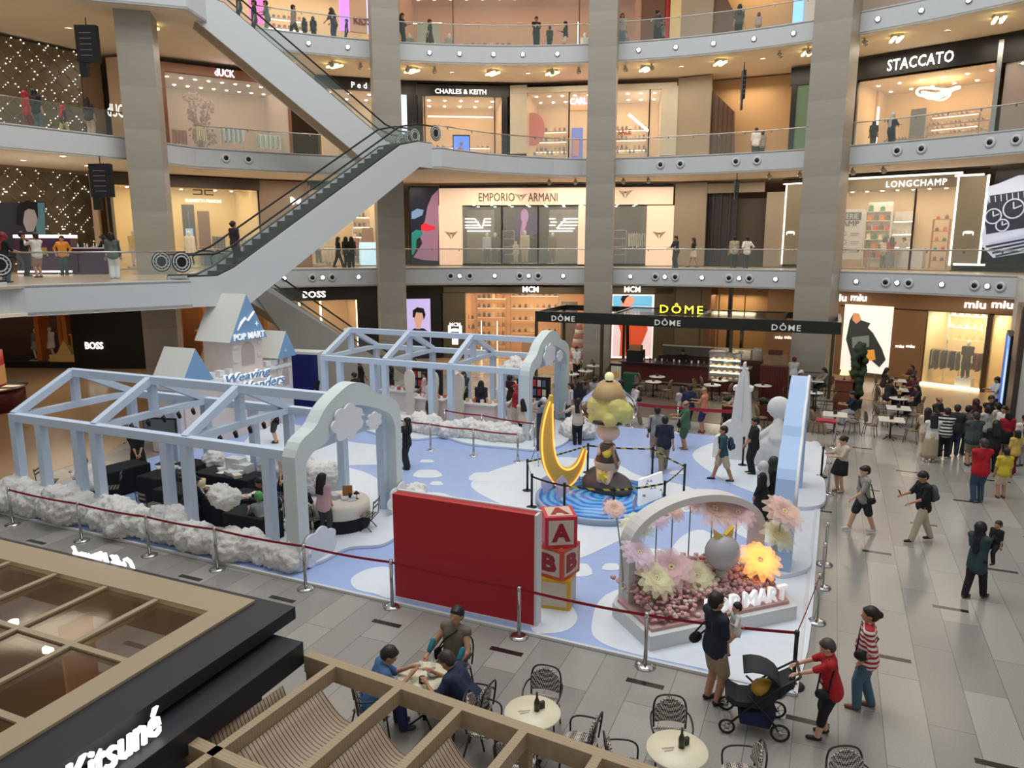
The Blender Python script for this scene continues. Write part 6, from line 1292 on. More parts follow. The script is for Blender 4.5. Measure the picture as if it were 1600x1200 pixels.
FL=[(.55,.7,.95,.33,YLW,'cream-yellow','low at the left front'),(1.0,.9,1.0,.36,PKP,'soft pink','low, just right of the yellow one'),(.35,1.0,1.35,.3,LIL_,'lilac pink','left, halfway up'),(.6,1.5,1.65,.27,YLW,'pale yellow-green','upper left, on a tall stem'),(1.1,1.6,1.7,.2,LIL_,'pink lilac star-shaped','upper middle left'),(1.45,1.6,1.8,.2,PCH,'peach closed','high in the middle left'),
      (2.15,1.3,1.85,.42,PCH,'big peach','high centre above the grey orb'),(2.65,1.2,1.75,.3,PKP,'pink','upper right inside the arch'),(2.75,.6,1.0,.34,ORG,'glowing orange','right front above the letters'),(3.25,.9,1.3,.3,YLW,'pale yellow','right outside the arch'),(3.35,.9,1.75,.36,PCH,'peach pink','far right, high outside the arch'),(1.85,1.6,1.95,.2,PKP,'pale pink','topmost, inside the arch top'),(.25,1.3,2.15,.18,PCH,'small peach bud-like','far left outside the arch'),(1.5,.8,.8,.3,YLW,'ivory','low at the centre front')]
for i,(x,y,z,r,c,cn,wh)in enumerate(FL):flower(x-.05,min(y,1.6),z,r*1.3,c,'%s organza flower, %s'%(cn,wh),i,tilt=((.15 if i in(9,10)else(-.25 if i in(12,)else 0)),0),glowing=(i==8))
o=thing('grey_orb','smooth grey orb with small pointed crown among the giant flowers','orb',Matrix.Translation(t.location)@ Matrix.Rotation(FA,4,'Z')@ Vector((2.0,.8,.36)),FA); ORB=mat('orb_grey',srgb(176,172,176),.4); MB().ball((0,0,.85),.34,20,0,(1,.9,1)).build('orb',ORB,o); MB().lathe([(.2,0),(.12,.2),(.1,.6),(.01,.6)],12).build('stand',ORB,o)
m=MB(); m.prism([(-.16,1.1),(-.2,1.32),(-.02,1.18)],-.05,.05,axis='y'); m.build('crown_tip',GOLD,o,fix=True); m=MB(); m.prism([(.16,1.1),(.2,1.34),(.02,1.2)],-.05,.05,axis='y'); m.build('crown_tip',GOLD,o,fix=True)
random.seed(21); mb=MB()
for k in range(1500):
    x=random.uniform(.15,3.0); y=random.uniform(.2,1.7)if x<1.1 else random.uniform(.42,1.75); h_=.04+.32*min(1,(y-.2)/.6)*(1-.5*abs(x-1.5)/1.5)+random.uniform(0,.14)
    mb.ball((x,y,.36+h_),random.uniform(.03,.062),6,random.choice((0,0,1,2,3)),(1,1,.7))
o=mb.build('small_flowers',[mat('rose_pink',srgb(226,168,172),.7),mat('rose_cream',srgb(226,208,190),.7),mat('rose_mauve',srgb(206,170,176),.7),mat('leaf_dark',srgb(150,120,112),.7)],loc=t.location,rot=(0,0,FA)); tag(o,'dense bed of small pink and cream roses in the planter','flower bed',kind='stuff')
t=thing('blue_cloud_arch','tall pale blue cloud-outline arch seen almost edge-on at the right of the stage','arch',TS(-.5,4.3),A0)
pr_=[(0,.03),(0,1.6),(.25,2.2),(.9,2.55),(1.5,2.6),(1.8,2.95),(2.6,3.2),(3.3,3.2),(3.6,3.45),(4.4,3.6),(5.2,3.45),(5.7,3.0),(6.2,2.6),(6.5,2.0),(6.5,.03)]
ii=[(5.9,.03),(5.9,1.9),(5.4,2.5),(4.6,2.95),(3.4,2.8),(2.2,2.55),(1.2,2.05),(.7,1.4),(.7,.03)]
mb=MB(); N_=44
def lin2(path,n):
    seg=[0]
    for a,c in zip(path,path[1:]):seg.append(seg[-1]+math.dist(a,c))
    r=[]
    for k in range(n+1):
        d=seg[-1]*k/n; i=min(max(j for j in range(len(seg))if seg[j]<=d+1e-9),len(path)-2); f_=(d-seg[i])/(seg[i+1]-seg[i]); r.append((path[i][0]+(path[i+1][0]-path[i][0])*f_,path[i][1]+(path[i+1][1]-path[i][1])*f_))
    return r
O2,I2=lin2(pr_,N_),lin2(ii[::-1],N_); v=[]
for xx in(-.22,.2):v+=[(xx,*p)for p in O2]+[(xx,*p)for p in I2]
M1=N_+1; fs=[]
for i in range(N_):fs+=[(i,i+1,M1+i+1,M1+i),(2*M1+i,3*M1+i,3*M1+i+1,2*M1+i+1),(i,2*M1+i,2*M1+i+1,i+1),(M1+i,M1+i+1,3*M1+i+1,3*M1+i)]
mb.add(v,fs); mb.build('arch_body',mat('arch_blue',srgb(168,196,236),.45),t,fix=True)
m=MB(); v=[(.2,*p)for p in lin2(pr_[1:-1],30)]; m.tube(v,.04,6); m.build('edge_band',SKYW,t)
platform([(1212,905),(1260,898),(1268,880),(1262,860),(1225,850),(1205,870)],.14,'low round white foot at the near leg of the blue arch'); platform([(1243,798),(1284,795),(1290,775),(1284,752),(1250,750),(1236,775)],.14,'low round white foot at the far leg of the blue arch')
t=thing('obelisk_cutout','white stepped obelisk standing at the right back of the stage','cutout',TS(-2.3,12.9),A0); WM=mat('monument_white',srgb(228,228,226),.6,bump=.5,bscale=6)
MB().prism([(-.85,.03),(.85,.03),(.8,.7),(.6,.8),(.6,1.1),(.42,1.25),(.3,1.3),(.22,2.3),(.3,2.32),(.3,2.42),(.17,2.46),(.13,2.85),(.04,3.0),(.03,3.2),(-.03,3.2),(-.04,3.0),(-.13,2.85),(-.17,2.46),(-.3,2.42),(-.3,2.32),(-.22,2.3),(-.3,1.3),(-.42,1.25),(-.6,1.1),(-.6,.8),(-.8,.7)],-.12,.3,axis='y').build('obelisk',WM,t,fix=True); MB().box(-.02,.02,-.16,-.12,1.4,2.8).build('center_rib',WM,t); MB().prism([(-.12,3.04),(.12,3.04),(.12,3.0),(-.12,3.0)],-.1,.1,axis='y').build('cap',WM,t,fix=True)
t=thing('cherub_cutout','white cherub-like figure cutout with round head beside the obelisk','cutout',TS(-1.15,12.4),A0); mb=MB(); mb.ball((0,0,1.95),.36,16,0,(1,.5,1)); mb.cap((0,0,1.0),(0,0,1.5),.32,.16,12); mb.cap((-.1,0,1.35),(-.5,0,1.0),.12,.1,10); mb.cap((.1,0,1.35),(.5,0,1.2),.12,.1,10); mb.ball((0,0,.6),.55,14,0,(1.1,.5,1)); mb.ball((.4,0,2.05),.12,10); mb.ball((-.4,0,.4),.35,12,0,(1,.5,1)); mb.ball((.5,0,.5),.3,12,0,(1,.5,1.3))
me=remeshed(mb,'figure',.035,2)
for v in me.vertices:v.co.z=max(v.co.z,.03)
addmesh('figure',me,[WM],t)
# ============================================================ FURNITURE, CAFES, FOREGROUND ROOFS
def checker(name,c1,c2,sc=55):
    m=mat(name,c1,.6); nt=m.node_tree; tc=nt.nodes.new('ShaderNodeTexCoord'); ck=nt.nodes.new('ShaderNodeTexChecker'); ck.inputs['Scale'].default_value=sc
    mp=nt.nodes.new('ShaderNodeMapping'); mp.inputs['Rotation'].default_value=(R(45),0,R(45)); nt.links.new(tc.outputs['Object'],mp.inputs[0]); nt.links.new(mp.outputs[0],ck.inputs['Vector'])
    ck.inputs['Color1'].default_value=(*c1,1); ck.inputs['Color2'].default_value=(*c2,1); nt.links.new(ck.outputs['Color'],nt.nodes['Principled BSDF'].inputs['Base Color']); return m
WEAVE=checker('black_white_weave',srgb(34,30,30),srgb(206,196,186),48); CHF=mat('chair_frame',srgb(44,36,34),.4)
def woven_chair(name='woven_chair',wv=WEAVE,fr=CHF):
    t=thing(name,'p','chair')
    m=MB(); pts=[(.22*math.cos(a),.22*math.sin(a))if False else(.23*math.copysign(abs(math.cos(a))**.6,math.cos(a)),.22*math.copysign(abs(math.sin(a))**.6,math.sin(a)))for a in[2*math.pi*k/24 for k in range(24)]]; m.prism(pts,.42,.455); m.build('seat',wv,t,fix=True)
    m=MB(); rows=[]
    for i in range(9):
        q=i/8; z=.56+.32*q; w_=.21*(1-.55*max(0,q-.55)**2*6); rows.append([(w_*s,-.21-.05*q+.05*s*s,z)for s in(-1,-.5,0,.5,1)])
    m.grid(rows); o=m.build('backrest',wv,t); sd=o.modifiers.new('s','SOLIDIFY'); sd.thickness=.02
    for sx in(-1,1):
        MB().tube([(sx*.2,.18,.43),(sx*.22,.22,0)],.014,6).build('leg',fr,t); MB().tube([(sx*.2,-.16,.43),(sx*.21,-.27,0)],.014,6).build('leg',fr,t)
        MB().tube(cr_open([(sx*.21,-.24,.68),(sx*.26,-.14,.68),(sx*.27,.08,.66),(sx*.24,.19,.6),(sx*.21,.19,.43)],3),.013,6).build('armrest',fr,t)
    MB().tube(cr_open([(-.21,-.2,.45),(-.215,-.24,.75),(-.13,-.26,.885),(.13,-.26,.885),(.215,-.24,.75),(.21,-.2,.45)],4),.014,6).build('back_frame',fr,t)
    return t
def rattan_chair():
    t=thing('rattan_chair','p','chair'); RT=checker('rattan_weave',srgb(92,76,54),srgb(136,118,88),40); FB=mat('rattan_frame',srgb(70,54,38),.5)
    MB().lathe([(.01,.43),(.22,.43),(.23,.45),(.01,.46)],18).build('seat',RT,t)
    m=MB(); rows=[]
    for i in range(9):
        q=i/8; z=.5+.42*q; w_=.22*math.sqrt(max(0.05,1-(2*q-.9)**2/1.25)); rows.append([(w_*s,-.2-.08*q+.07*s*s,z)for s in(-1,-.5,0,.5,1)])
    m.grid(rows); o=m.build('backrest',RT,t); sd=o.modifiers.new('s','SOLIDIFY'); sd.thickness=.02
    for sx in(-1,1):
        for sy in(-1,1):MB().tube([(sx*.17,sy*.16,.43),(sx*.21,sy*.22,0)],.014,5).build('leg',FB,t)
    return t
def folding_chair():
    t=thing('folding_chair','p','chair'); SL=mat('slat_grey',srgb(112,106,92),.5)
    for k in range(5):MB().box(-.2,.2,-.17+k*.08,-.12+k*.08,.45,.465).build('seat_slat',SL,t)
    for z in(.68,.79):MB().box(-.2,.2,-.245,-.23,z,z+.05).build('back_slat',SL,t)
    for sx in(-1,1):MB().tube([(sx*.2,-.25,.87),(sx*.2,-.2,.45),(sx*.2,.2,0)],.012,5).build('front_frame',BLACK,t); MB().tube([(sx*.18,.18,.45),(sx*.18,-.24,0)],.012,5).build('leg',BLACK,t)
    return t
CHP={'w':woven_chair(),'r':rattan_chair(),'f':folding_chair()}; chu={}
def chair(k,p,face,label,group):
    q=CHP[k]; rz=R(face-90)
    if k not in chu:chu[k]=1; o=q; o.location=p; o.rotation_euler=(0,0,rz); o['label']=label
    else:o=copy_tree(q,p,rz,label)
    o['group']=group; return o
IVORY=mat('ivory_top',srgb(226,218,190),.35)
def round_table(p,label,r=.38,m=None,cat='table',square=False,rz=0,h=.74):
    t=thing('cafe_table',label,'table',p,rz)
    if square:MB().box(-r,r,-r,r,h-.03,h).build('tabletop',m or WHITE,t,bevel=.01)
    else:MB().lathe([(.01,h-.03),(r-.01,h-.03),(r,h-.015),(r-.01,h),(.01,h)],36).build('tabletop',m or IVORY,t)
    MB().lathe([(.01,.03),(.03,.03),(.025,h-.03),(.01,h-.03)],10).build('pedestal',BLACK,t)
    for k in range(4):a=k*math.pi/2+.5; MB().tube([(0,0,.12),(.15*math.cos(a),.15*math.sin(a),.06),(.26*math.cos(a),.26*math.sin(a),.015)],.015,6).build('foot',BLACK,t)
    return t
def small(name,mb,m,p,label,cat,group=None,rz=0):
    if isinstance(group,(int,float)):group,rz=None,group
    o=mb.build(name,m,loc=p,rot=(0,0,rz)); return tag(o,label,cat,group)
FT=[G(662,1056,.74),G(832,1112,.74),G(1058,1170,.74)]; FTN=['the three seated men','the empty front table at the pergola edge','the empty front table at the bottom centre']
for i,p in enumerate(FT):
    q=Vector((p.x,p.y,0)); round_table(q,['ivory round table between the three seated men','empty ivory round table half behind the wooden pergola beam','empty ivory round table at the bottom centre of the hall floor'][i],.385)
for i in(1,2):
    p=FT[i]; w_=['','table at the pergola','bottom centre table'][i]
    small('bottle',MB().lathe([(.005,0),(.04,0),(.042,.12),(.016,.19),(.014,.27),(.005,.27)],12),mat('dark_bottle',srgb(60,60,44),.2),p+Vector((.06,.03,0)),'dark bottle on the '+w_,'bottle'); small('menu_holder',MB().box(-.035,.035,-.02,.02,0,.1),mat('menu_dark',srgb(52,46,42),.5),p+Vector((.13,.08,0)),'small dark menu holder on the '+w_,'menu holder',.5)
    m=MB(); m.beam((-.09,0,.005),(.07,.02,.005),.015,.008); m.beam((-.07,-.05,.005),(.05,-.02,.005),.012,.006); small('cutlery',m,CHROME,p+Vector((-.1,0,.0)),'cutlery lying on the '+w_,'cutlery')
GLS=mat('drinking_glass',(.9,.95,.95),.03,alpha=.35)
for dx,dy,n,prof in((-.06,.18,'water glass at the back left',[(.03,0),(.035,.12)]),(.12,.2,'clear glass bottle at the back',[(.035,0),(.035,.12),(.012,.2),(.012,.27)]),(-.18,-.08,'water glass at the front left',[(.03,0),(.035,.12)])):small('glass',MB().lathe([(.003,0)]+prof+[(.003,prof[-1][1])],14),GLS,FT[0]+Vector((dx,dy,0)),n+' of the three men\'s table','glass')
small('bowl',MB().lathe([(.01,0),(.05,0),(.08,.05),(.072,.05),(.045,.012),(.01,.012)],18),mat('bowl_grey',srgb(150,146,138),.4),FT[0]+Vector((.13,-.02,0)),'grey bowl on the three men\'s table','bowl'); small('ashtray_pot',MB().lathe([(.01,0),(.05,0),(.05,.08),(.01,.08)],10),BLACK,FT[0]+Vector((0,-.16,0)),'small dark pot on the three men\'s table','pot'); small('napkin',MB().box(-.08,.08,-.06,.06,0,.005),WHITE,FT[0]+Vector((.03,-.04,0)),'white napkin on the three men\'s table','napkin',.4)
fgc='black and white woven chairs at the front tables'
def chat(ti,ang,d,label):p=FT[ti]; a=R(ang); chair('w',Vector((p.x+d*math.cos(a),p.y+d*math.sin(a),0)),ang+180,label,fgc)
chat(0,200,.78,'woven chair under the man in the blue shirt'); chat(0,62,.8,'woven chair under the man in the grey vest'); chat(0,-25,.82,'woven chair under the man bending over the table')
chat(1,75,.62,'woven chair behind the table at the pergola'); chat(1,-22,.66,'woven chair right of the table at the pergola'); chat(1,170,.66,'woven chair left of the table at the pergola'); chat(1,250,.62,'woven chair seen through the pergola, below the table')
chat(2,84,.62,'woven chair behind the bottom centre table'); chat(2,180,.64,'woven chair left of the bottom centre table'); chat(2,-8,.78,'woven chair right of the bottom centre table, at the picture edge')
chair('w',G(1325,1292),270,'woven chair alone at the bottom edge, below the woman in red',fgc)
PWD=wood('pergola_wood',srgb(166,146,118),srgb(152,132,104),9,'Y',.55); O_=TS(0,0); PG=thing('wooden_pergola','wooden pergola roof with curved slatted hammock panels at the bottom left','pergola',TS(-5.05,-5.25),A0-R(5))
zt=2.4; xs=[.42,1.29,2.03,2.75,3.5,4.25,5.0]
MB().box(0,5.3,-.06,.06,zt-.2,zt).build('front_beam',PWD,PG)
for y in(-1.62,-3.2,-4.8):MB().box(0,5.3,y-.06,y+.06,zt-.2,zt).build('cross_beam',PWD,PG)
for x in xs:MB().box(x-.045,x+.045,-6,-.06,zt-.16,zt+.0).build('rafter',PWD,PG)
for x,y in((.06,-.0),(5.2,-.0),(2.75,-.0),(.06,-4.8),(5.2,-4.8)):MB().box(x-.05,x+.05,y-.05,y+.05,0,zt-.2).build('post',PWD,PG)
sl=mat('slat_weave',srgb(176,148,120),.6); nt=sl.node_tree; tc=nt.nodes.new('ShaderNodeTexCoord'); wv_=nt.nodes.new('ShaderNodeTexWave'); wv_.bands_direction='Y'; wv_.inputs['Scale'].default_value=7; rp=nt.nodes.new('ShaderNodeValToRGB'); rp.color_ramp.elements[0].position=.06; rp.color_ramp.elements[0].color=(*srgb(70,50,38),1); rp.color_ramp.elements[1].position=.16; rp.color_ramp.elements[1].color=(*srgb(166,146,124),1)
nt.links.new(tc.outputs['Object'],wv_.inputs['Vector']); nt.links.new(wv_.outputs['Fac'],rp.inputs[0]); nt.links.new(rp.outputs[0],nt.nodes['Principled BSDF'].inputs['Base Color'])
bx=[-.0]+xs
for j,(ya,yb)in enumerate(((-.1,-1.56),(-1.7,-3.14),(-3.26,-4.74))):
    for i in range(len(bx)-1):
        x0,x1=bx[i]+.05,bx[i+1]-.05; g0=.34 if(i+j)%2==0 else .2; rows=[]
        for a in range(9):
            y=ya-g0+(yb+.12-ya+g0)*a/8; rows.append([(x0+(x1-x0)*b/10,y-.05*math.sin(math.pi*b/10)*(1 if a==8 else 0),zt-.14-(.26+.03*a/8)*math.sin(math.pi*b/10))for b in range(11)])
        m=MB(); m.grid(rows); o=m.build('slatted_panel',sl,PG); sd=o.modifiers.new('s','SOLIDIFY'); sd.thickness=.012
TAN=mat('kiosk_tan',srgb(164,146,120),.5); BLK=mat('kiosk_black',srgb(34,37,42),.45); RGL=mat('roof_glass',srgb(86,62,42),.06,alpha=.5)
KO=TS(-5.9,-5.1); K=thing('glass_roofed_kiosk','café kiosk with tan-framed glass roof and black fascia with white script','kiosk',KO,A0)
zr=2.8; XL=-12
MB().box(XL,0,-.42,0,zr-.12,zr).build('roof_frame',TAN,K); MB().box(-.3,0,-7,-.42,zr-.12,zr-.0).build('roof_frame',TAN,K)
for x in(-1.1,-1.95,-2.85,-3.75,-4.65,-5.55):MB().box(x-.035,x+.035,-7,-.42,zr-.1,zr-.01).build('roof_bar',TAN,K)
for y in(-1.5,-2.55,-3.6):MB().box(XL,-.3,y-.035,y+.035,zr-.1,zr-.012).build('roof_bar',TAN,K)
for i,(xa,xb)in enumerate(zip((-1.1,-1.95,-2.85,-3.75,-4.65,-5.55),(-.3,-1.1,-1.95,-2.85,-3.75,-4.65))):
    for ya,yb in((-1.5,-.42),(-2.55,-1.5),(-3.6,-2.55)):MB().box(xa+.035,xb-.035,ya+.035,yb-.035,zr-.05,zr-.035).build('glass_pane',RGL,K)
MB().box(0,.5,-7,.1,zr-.18,zr-.03).build('upper_ledge',BLK,K); MB().box(0,.84,-7,-.2,2.3,zr-.24).build('lower_ledge',BLK,K); MB().box(XL,.0,0,.1,2.0,zr-.03).build('front_fascia',BLK,K)
MB().box(-.12,0,-7,-.0,0,2.3).build('side_wall',BLK,K); MB().box(XL,-.12,-7,-.1,.01,.05).build('inner_floor',mat('kiosk_floor',srgb(90,64,46),.4),K); MB().box(XL,-.12,-.12,-.02,0,1.2).build('front_counter',WALNUT,K)
text('Café Kitsuné',1,LETW,K,(.66,-2.72,zr-.1),rot=(R(75),0,R(90)),fit=(1.55,.25),off=.012,shear=.35,ext=.02,name='neon_script'); text('Café Kitsuné',1,LETW,K,(-2.75,.16,zr-.05),rot=(R(90),0,R(180)),fit=(1.15,.22),off=.012,shear=.35,ext=.02,name='neon_script')
MB().box(-1.9,-1.86,-1.1,-.7,0,2.6).build('inner_post',OAK,K); MB().box(-2.6,-1.5,-2.3,-2.2,.9,1.7).build('lit_menu_panel',mat('menu_glow',srgb(250,220,170),.5,emit=srgb(250,214,150),es=1.1),K); MB().box(-4.4,-2.6,-1.9,-1.3,0,.95).build('inner_counter',WALNUT,K); MB().box(-5.0,-4.2,-1.2,-1.1,1.2,2.2).build('lit_shelf',MATS['menu_glow'],K)
for x,y in((-.65,-.9),(-.7,-1.25),(-2.2,-1.05),(-3.2,-.8),(-.6,-1.9),(-4.0,-2.2)):MB().lathe([(.01,0),(.06,0),(.06,.05),(.01,.05)],10).build('lamp',WARM,K,loc=(x,y,2.2))
area('kiosk_light',TS(-8,-6.5,2.5),(0,0,A0),2.5,30,(1,.8,.55))
CO=TS(-14.0,24.5); D=thing('cafe_canopy','long black café canopy frame with pale lettering on its fascia','canopy',CO,A0); GB=mat('canopy_black',srgb(40,44,38),.25,.2); LG=14.6
MB().box(0,LG,0,.15,2.95,3.5).build('front_fascia',GB,D); MB().box(0,LG,4.4,4.55,3.2,3.5).build('back_beam',GB,D)
for x in(0,4.0,8.2,12.0,LG-.15):MB().box(x,x+.15,.15,4.4,3.25,3.5).build('cross_beam',GB,D)
MB().box(4.2,12.0,.15,4.4,3.44,3.47).build('roof_sheet',mat('smoked_sheet',srgb(60,62,54),.1,alpha=.75),D)
for x in(.05,3.6,9.9,14.3):
    for y in(.08,4.45):MB().box(x-.07,x+.07,y-.07,y+.07,0,2.95 if y<1 else 3.2).build('post',mat('post_bronze',srgb(88,80,56),.2,.6),D)
for x in(1.55,6.9,12.3):text('DÔME',1,mat('letter_grey',srgb(190,192,180),.4,emit=(1,1,.95),es=.2),D,(x,-.03,3.2),fit=(1.25,.34),off=.01,sp=1.2,name='fascia_lettering')
text('DÔME',1,glow('yellow_neon',(1,.86,.05),1.6),D,(7.3,1.2,3.78),fit=(2.1,.5),sp=1.3,name='neon_lettering')
for z in(3.62,3.78,3.92):MB().tube([(6.1,1.25,z),(8.6,1.25,z)],.012,5).build('neon_support',DKMET,D)
MAH=wood('mahogany',srgb(86,34,28),srgb(62,24,20),3,'X',.35)
CT=thing('cafe_counter','long dark mahogany café counter under the black canopy','counter',TS(-9.45,24.9),A0); MB().box(0,6.2,0,.7,0,1.05).build('front_panel',MAH,CT); MB().box(-.1,6.3,-.12,.8,1.05,1.1).build('worktop',mat('dark_granite',srgb(58,50,48),.25),CT); MB().box(0,6.2,-.03,0,.12,.2).build('foot_rail',STEEL,CT)
BC=thing('back_counter','back bar with cup racks and coffee machines behind the mahogany counter','counter',TS(-8.0,26.9),A0); MB().box(0,5.2,0,.5,0,1.2).build('cabinet',WALNUT,BC); MB().box(.2,2.6,.1,.45,1.25,1.75).build('cup_rack',mat('rack_grey',srgb(120,116,104),.4),BC); MB().box(2.8,4.6,.05,.45,1.2,1.7).build('coffee_machine',STEEL,BC); MB().box(4.7,5.15,.05,.45,1.2,1.8).build('coffee_machine',STEEL,BC); MB().box(.2,5.1,.0,.04,1.72,1.78).build('trim_light',mat('soft_strip',srgb(230,220,190),.5,emit=srgb(230,220,190),es=.05),BC)
for k in range(14):small('cup_stack',MB().lathe([(.03,0),(.04,.06),(.035,.07),(.045,.16),(.01,.16)],8),WHITE if k%3 else mat('cup_dark',srgb(80,60,50),.4),TS(-9.0+k*.3,25.25+(k%2)*.15,1.1),'small stack of cups on the mahogany counter, %s'%ordl(k,14),'cups','cup stacks on the mahogany counter')
EM=thing('espresso_machine','big dark box-shaped machine at the left end of the mahogany counter','coffee machine',TS(-8.8,25.1,1.1),A0); MB().box(-.4,.4,-.2,.5,0,.55).build('body',BLACK,EM); MB().box(-.3,.3,-.1,.35,.55,.8).build('wooden_box',OAK,EM)
CS=thing('pastry_display_case','glass pastry display case with glowing shelves in front of the counter','display case',TS(-5.0,24.1),A0); MB().box(0,1.45,0,.6,0,.55).build('base',MAH,CS); MB().box(-.02,1.47,-.02,.62,.55,.62).build('ledge',STEEL,CS)
for z in(.95,1.25,1.55):MB().box(.05,1.4,.1,.5,z-.02,z).build('shelf',GLASS,CS); MB().box(.05,1.4,.08,.11,z-.03,z+.02).build('light_strip',glow('case_light',(1,.9,.6),7),CS)
MB().box(0,1.45,0,.02,.62,1.9).build('front_glass',GLASS,CS); MB().box(-.02,1.47,-.02,.62,1.88,1.94).build('top_frame',STEEL,CS)
for x in(0,1.43):MB().box(x,x+.03,0,.03,.62,1.9).build('corner_post',STEEL,CS)
for j,z in enumerate((.62,.95,1.25,1.55)):
    for k in range(5):small('pastry',MB().ball((0,0,.045),.075,8,0,(1.3,.9,.6)),mat('pastry_gold',srgb(214,160,80),.6),TS(-4.85+k*.28,24.37,z),'golden pastry on the %s shelf of the pastry case, %s'%(ORD[j],ordl(k,5)),'pastry','pastries in the lit display case')
area('case_light',TS(-4.3,24.6,1.85),(0,0,A0),1.2,12,(1,.85,.6),.4)
cg='rattan chairs of the open café'
CT_=[((893,584),'r','just right of the far pavilion arch, left one'),((915,579),'r','second from the far pavilion arch'),((928,571),'r','third from the far pavilion arch'),((899,567),'r','left of the third stone column, farthest'),((1021,596),'r','before the mahogany counter, nearer of left pair'),((1027,588),'r','before the mahogany counter, farther of left pair'),((1113,601),'r','in front of the pastry case'),((1125,594),'r','close to the right side of the pastry case'),
       ((1400,594),'s','farthest in the row before the luxury shop'),((1402,608),'s','second farthest in the row before the luxury shop'),((1405,622),'r','round one in the middle of the open row'),((1404,637),'s','second nearest in the open row'),((1393,655),'s','nearest in the open row'),((1305,647),'s','by the topiary and the small lamp'),((1272,613),'r','behind the top of the blue arch'),((1218,640),'s','left of the blue arch'),((1192,602),'r','right of the obelisk tip'),((1272,594),'s','far behind the blue arch by the railing')]
for i,(px,k,wh)in enumerate(CT_):
    p=G(*px,.74); q=Vector((p.x,p.y,0)); kw={'r':.4}if k=='r' else{'r':.42}
    round_table(q,('round' if k=='r' else 'square')+' white café table '+wh,.38 if k=='r' else .42,mat('cafe_white',srgb(206,202,190),.35),square=(k=='s'),rz=A0)
    small('menu_holder',MB().box(-.06,.06,-.03,.03,0,.15),MATS['menu_dark'],p,'dark menu holder, café table '+wh,'menu holder')
    for sgn,nm in((180,'left'),(0,'right')):
        if i in(1,5,7,9,16)and sgn==0:continue
        a=A0+R(sgn+(25 if i%2 else-15)); chair('r',q+Vector((math.cos(a),math.sin(a),0))*.68,math.degrees(a)+180,'rattan chair %s of the café table %s'%(nm,wh),cg)
TP=mat('topiary_green',srgb(44,60,38),.8,bump=.8,bscale=14)
for i,(px,py,h_,n)in enumerate(((1336,640,2.6,'tall dark green three-tiered topiary beside the small table lamp'),)):
    p=G(px,py); t=thing('topiary_plant',n,'plant',p); MB().lathe([(.01,0),(.22,0),(.26,.45),(.01,.45)],14).build('pot',BLACK,t); MB().tube([(0,0,.4),(0,0,h_)],.03,6).build('trunk',WALNUT,t); random.seed(i+3); mb=MB()
    for k in range(90):a=random.uniform(0,6.28); z=random.uniform(.55,h_+.2); r_=.34*(0.75+.25*math.sin(z*4)); mb.ball((r_*.7*math.cos(a),r_*.7*math.sin(a),z),random.uniform(.1,.17),6)
    addmesh('foliage',remeshed(mb,'foliage',.05,0),[TP],t)
p=G(1315,640); t=thing('wooden_stand','reddish wooden host stand left of the topiary','stand',p,A0); MB().box(-.35,.35,-.25,.25,0,1.25).build('body',wood('red_wood',srgb(120,62,36),srgb(96,46,28)),t); MB().box(-.38,.38,-.28,.28,1.25,1.3).build('top',MATS['red_wood'],t)
t=thing('table_lamp','cream-shaded table lamp on the wooden host stand','lamp',p+Vector((0,0,1.3)),0); MB().lathe([(.01,0),(.07,0),(.02,.05),(.015,.25),(.01,.25)],10).build('base',BLACK,t); MB().lathe([(.2,.2),(.12,.48),(.11,.48),(.19,.2)],20,cap=False).build('lamp_shade',mat('lamp_shade',srgb(240,220,180),.7,emit=srgb(240,210,160),es=.7),t)
p=G(1207,622); t=thing('wooden_cabinet','dark mahogany cabinet with a small aquarium-like box on top, right of the counter','cabinet',p,A0); MB().box(-.6,.6,-.25,.25,0,1.5).build('body',MAH,t); MB().box(-.5,.5,-.2,.2,1.5,2.0).build('glass_box',RAILG,t); MB().box(-.3,.3,-.15,.15,2.0,2.2).build('box_lid',MAH,t)
p=G(962,618); t=thing('menu_stand','tall illuminated menu stand with round food pictures beside the café counter','menu stand',p,A0); MB().box(-.3,.3,-.05,.05,0,1.5).build('frame',BLACK,t); MB().box(-.24,.24,-.065,-.05,.2,1.4).build('menu',mat('menu_pale',srgb(200,190,170),.5),t)
for z in(.5,1.0):MB().prism([(.16*math.cos(a),z+.16*math.sin(a))for a in[2*math.pi*k/16 for k in range(16)]],-.075,-.065,axis='y').build('food_picture',MATS['pastry_gold'],t,fix=True)
small('green_bin',MB().box(-.35,.35,-.2,.2,.0,.9),mat('green_box',srgb(30,84,60),.6),G(985,612),'dark green box unit beside the menu stand','box',A0)
for i,(a,b,n)in enumerate((((1012,647),(1125,655),'left'),((1125,655),(1290,668),'right'))):pass
def hedge(pa,pb,label,h=1.0):
    a,b=G(*pa),G(*pb); L=(b-a).length; t=thing('hedge_planter',label,'planter',a,math.atan2(b.y-a.y,b.x-a.x)); MB().box(0,L,-.2,.2,0,h*.6).build('trough',MAH,t); mb=MB(); random.seed(int(L*100))
    for k in range(int(L*22)):mb.ball((random.uniform(.1,L-.1),random.uniform(-.12,.12),h*.6+random.uniform(.02,.22)),random.uniform(.07,.12),6)
    addmesh('foliage',remeshed(mb,'foliage',.05,0),[TP],t); return t
hedge((1128,650),(1165,653),'mahogany trough with clipped green hedge, left of the obelisk tip'); hedge((1182,655),(1208,657),'mahogany trough with clipped green hedge, behind the cherub cutout')
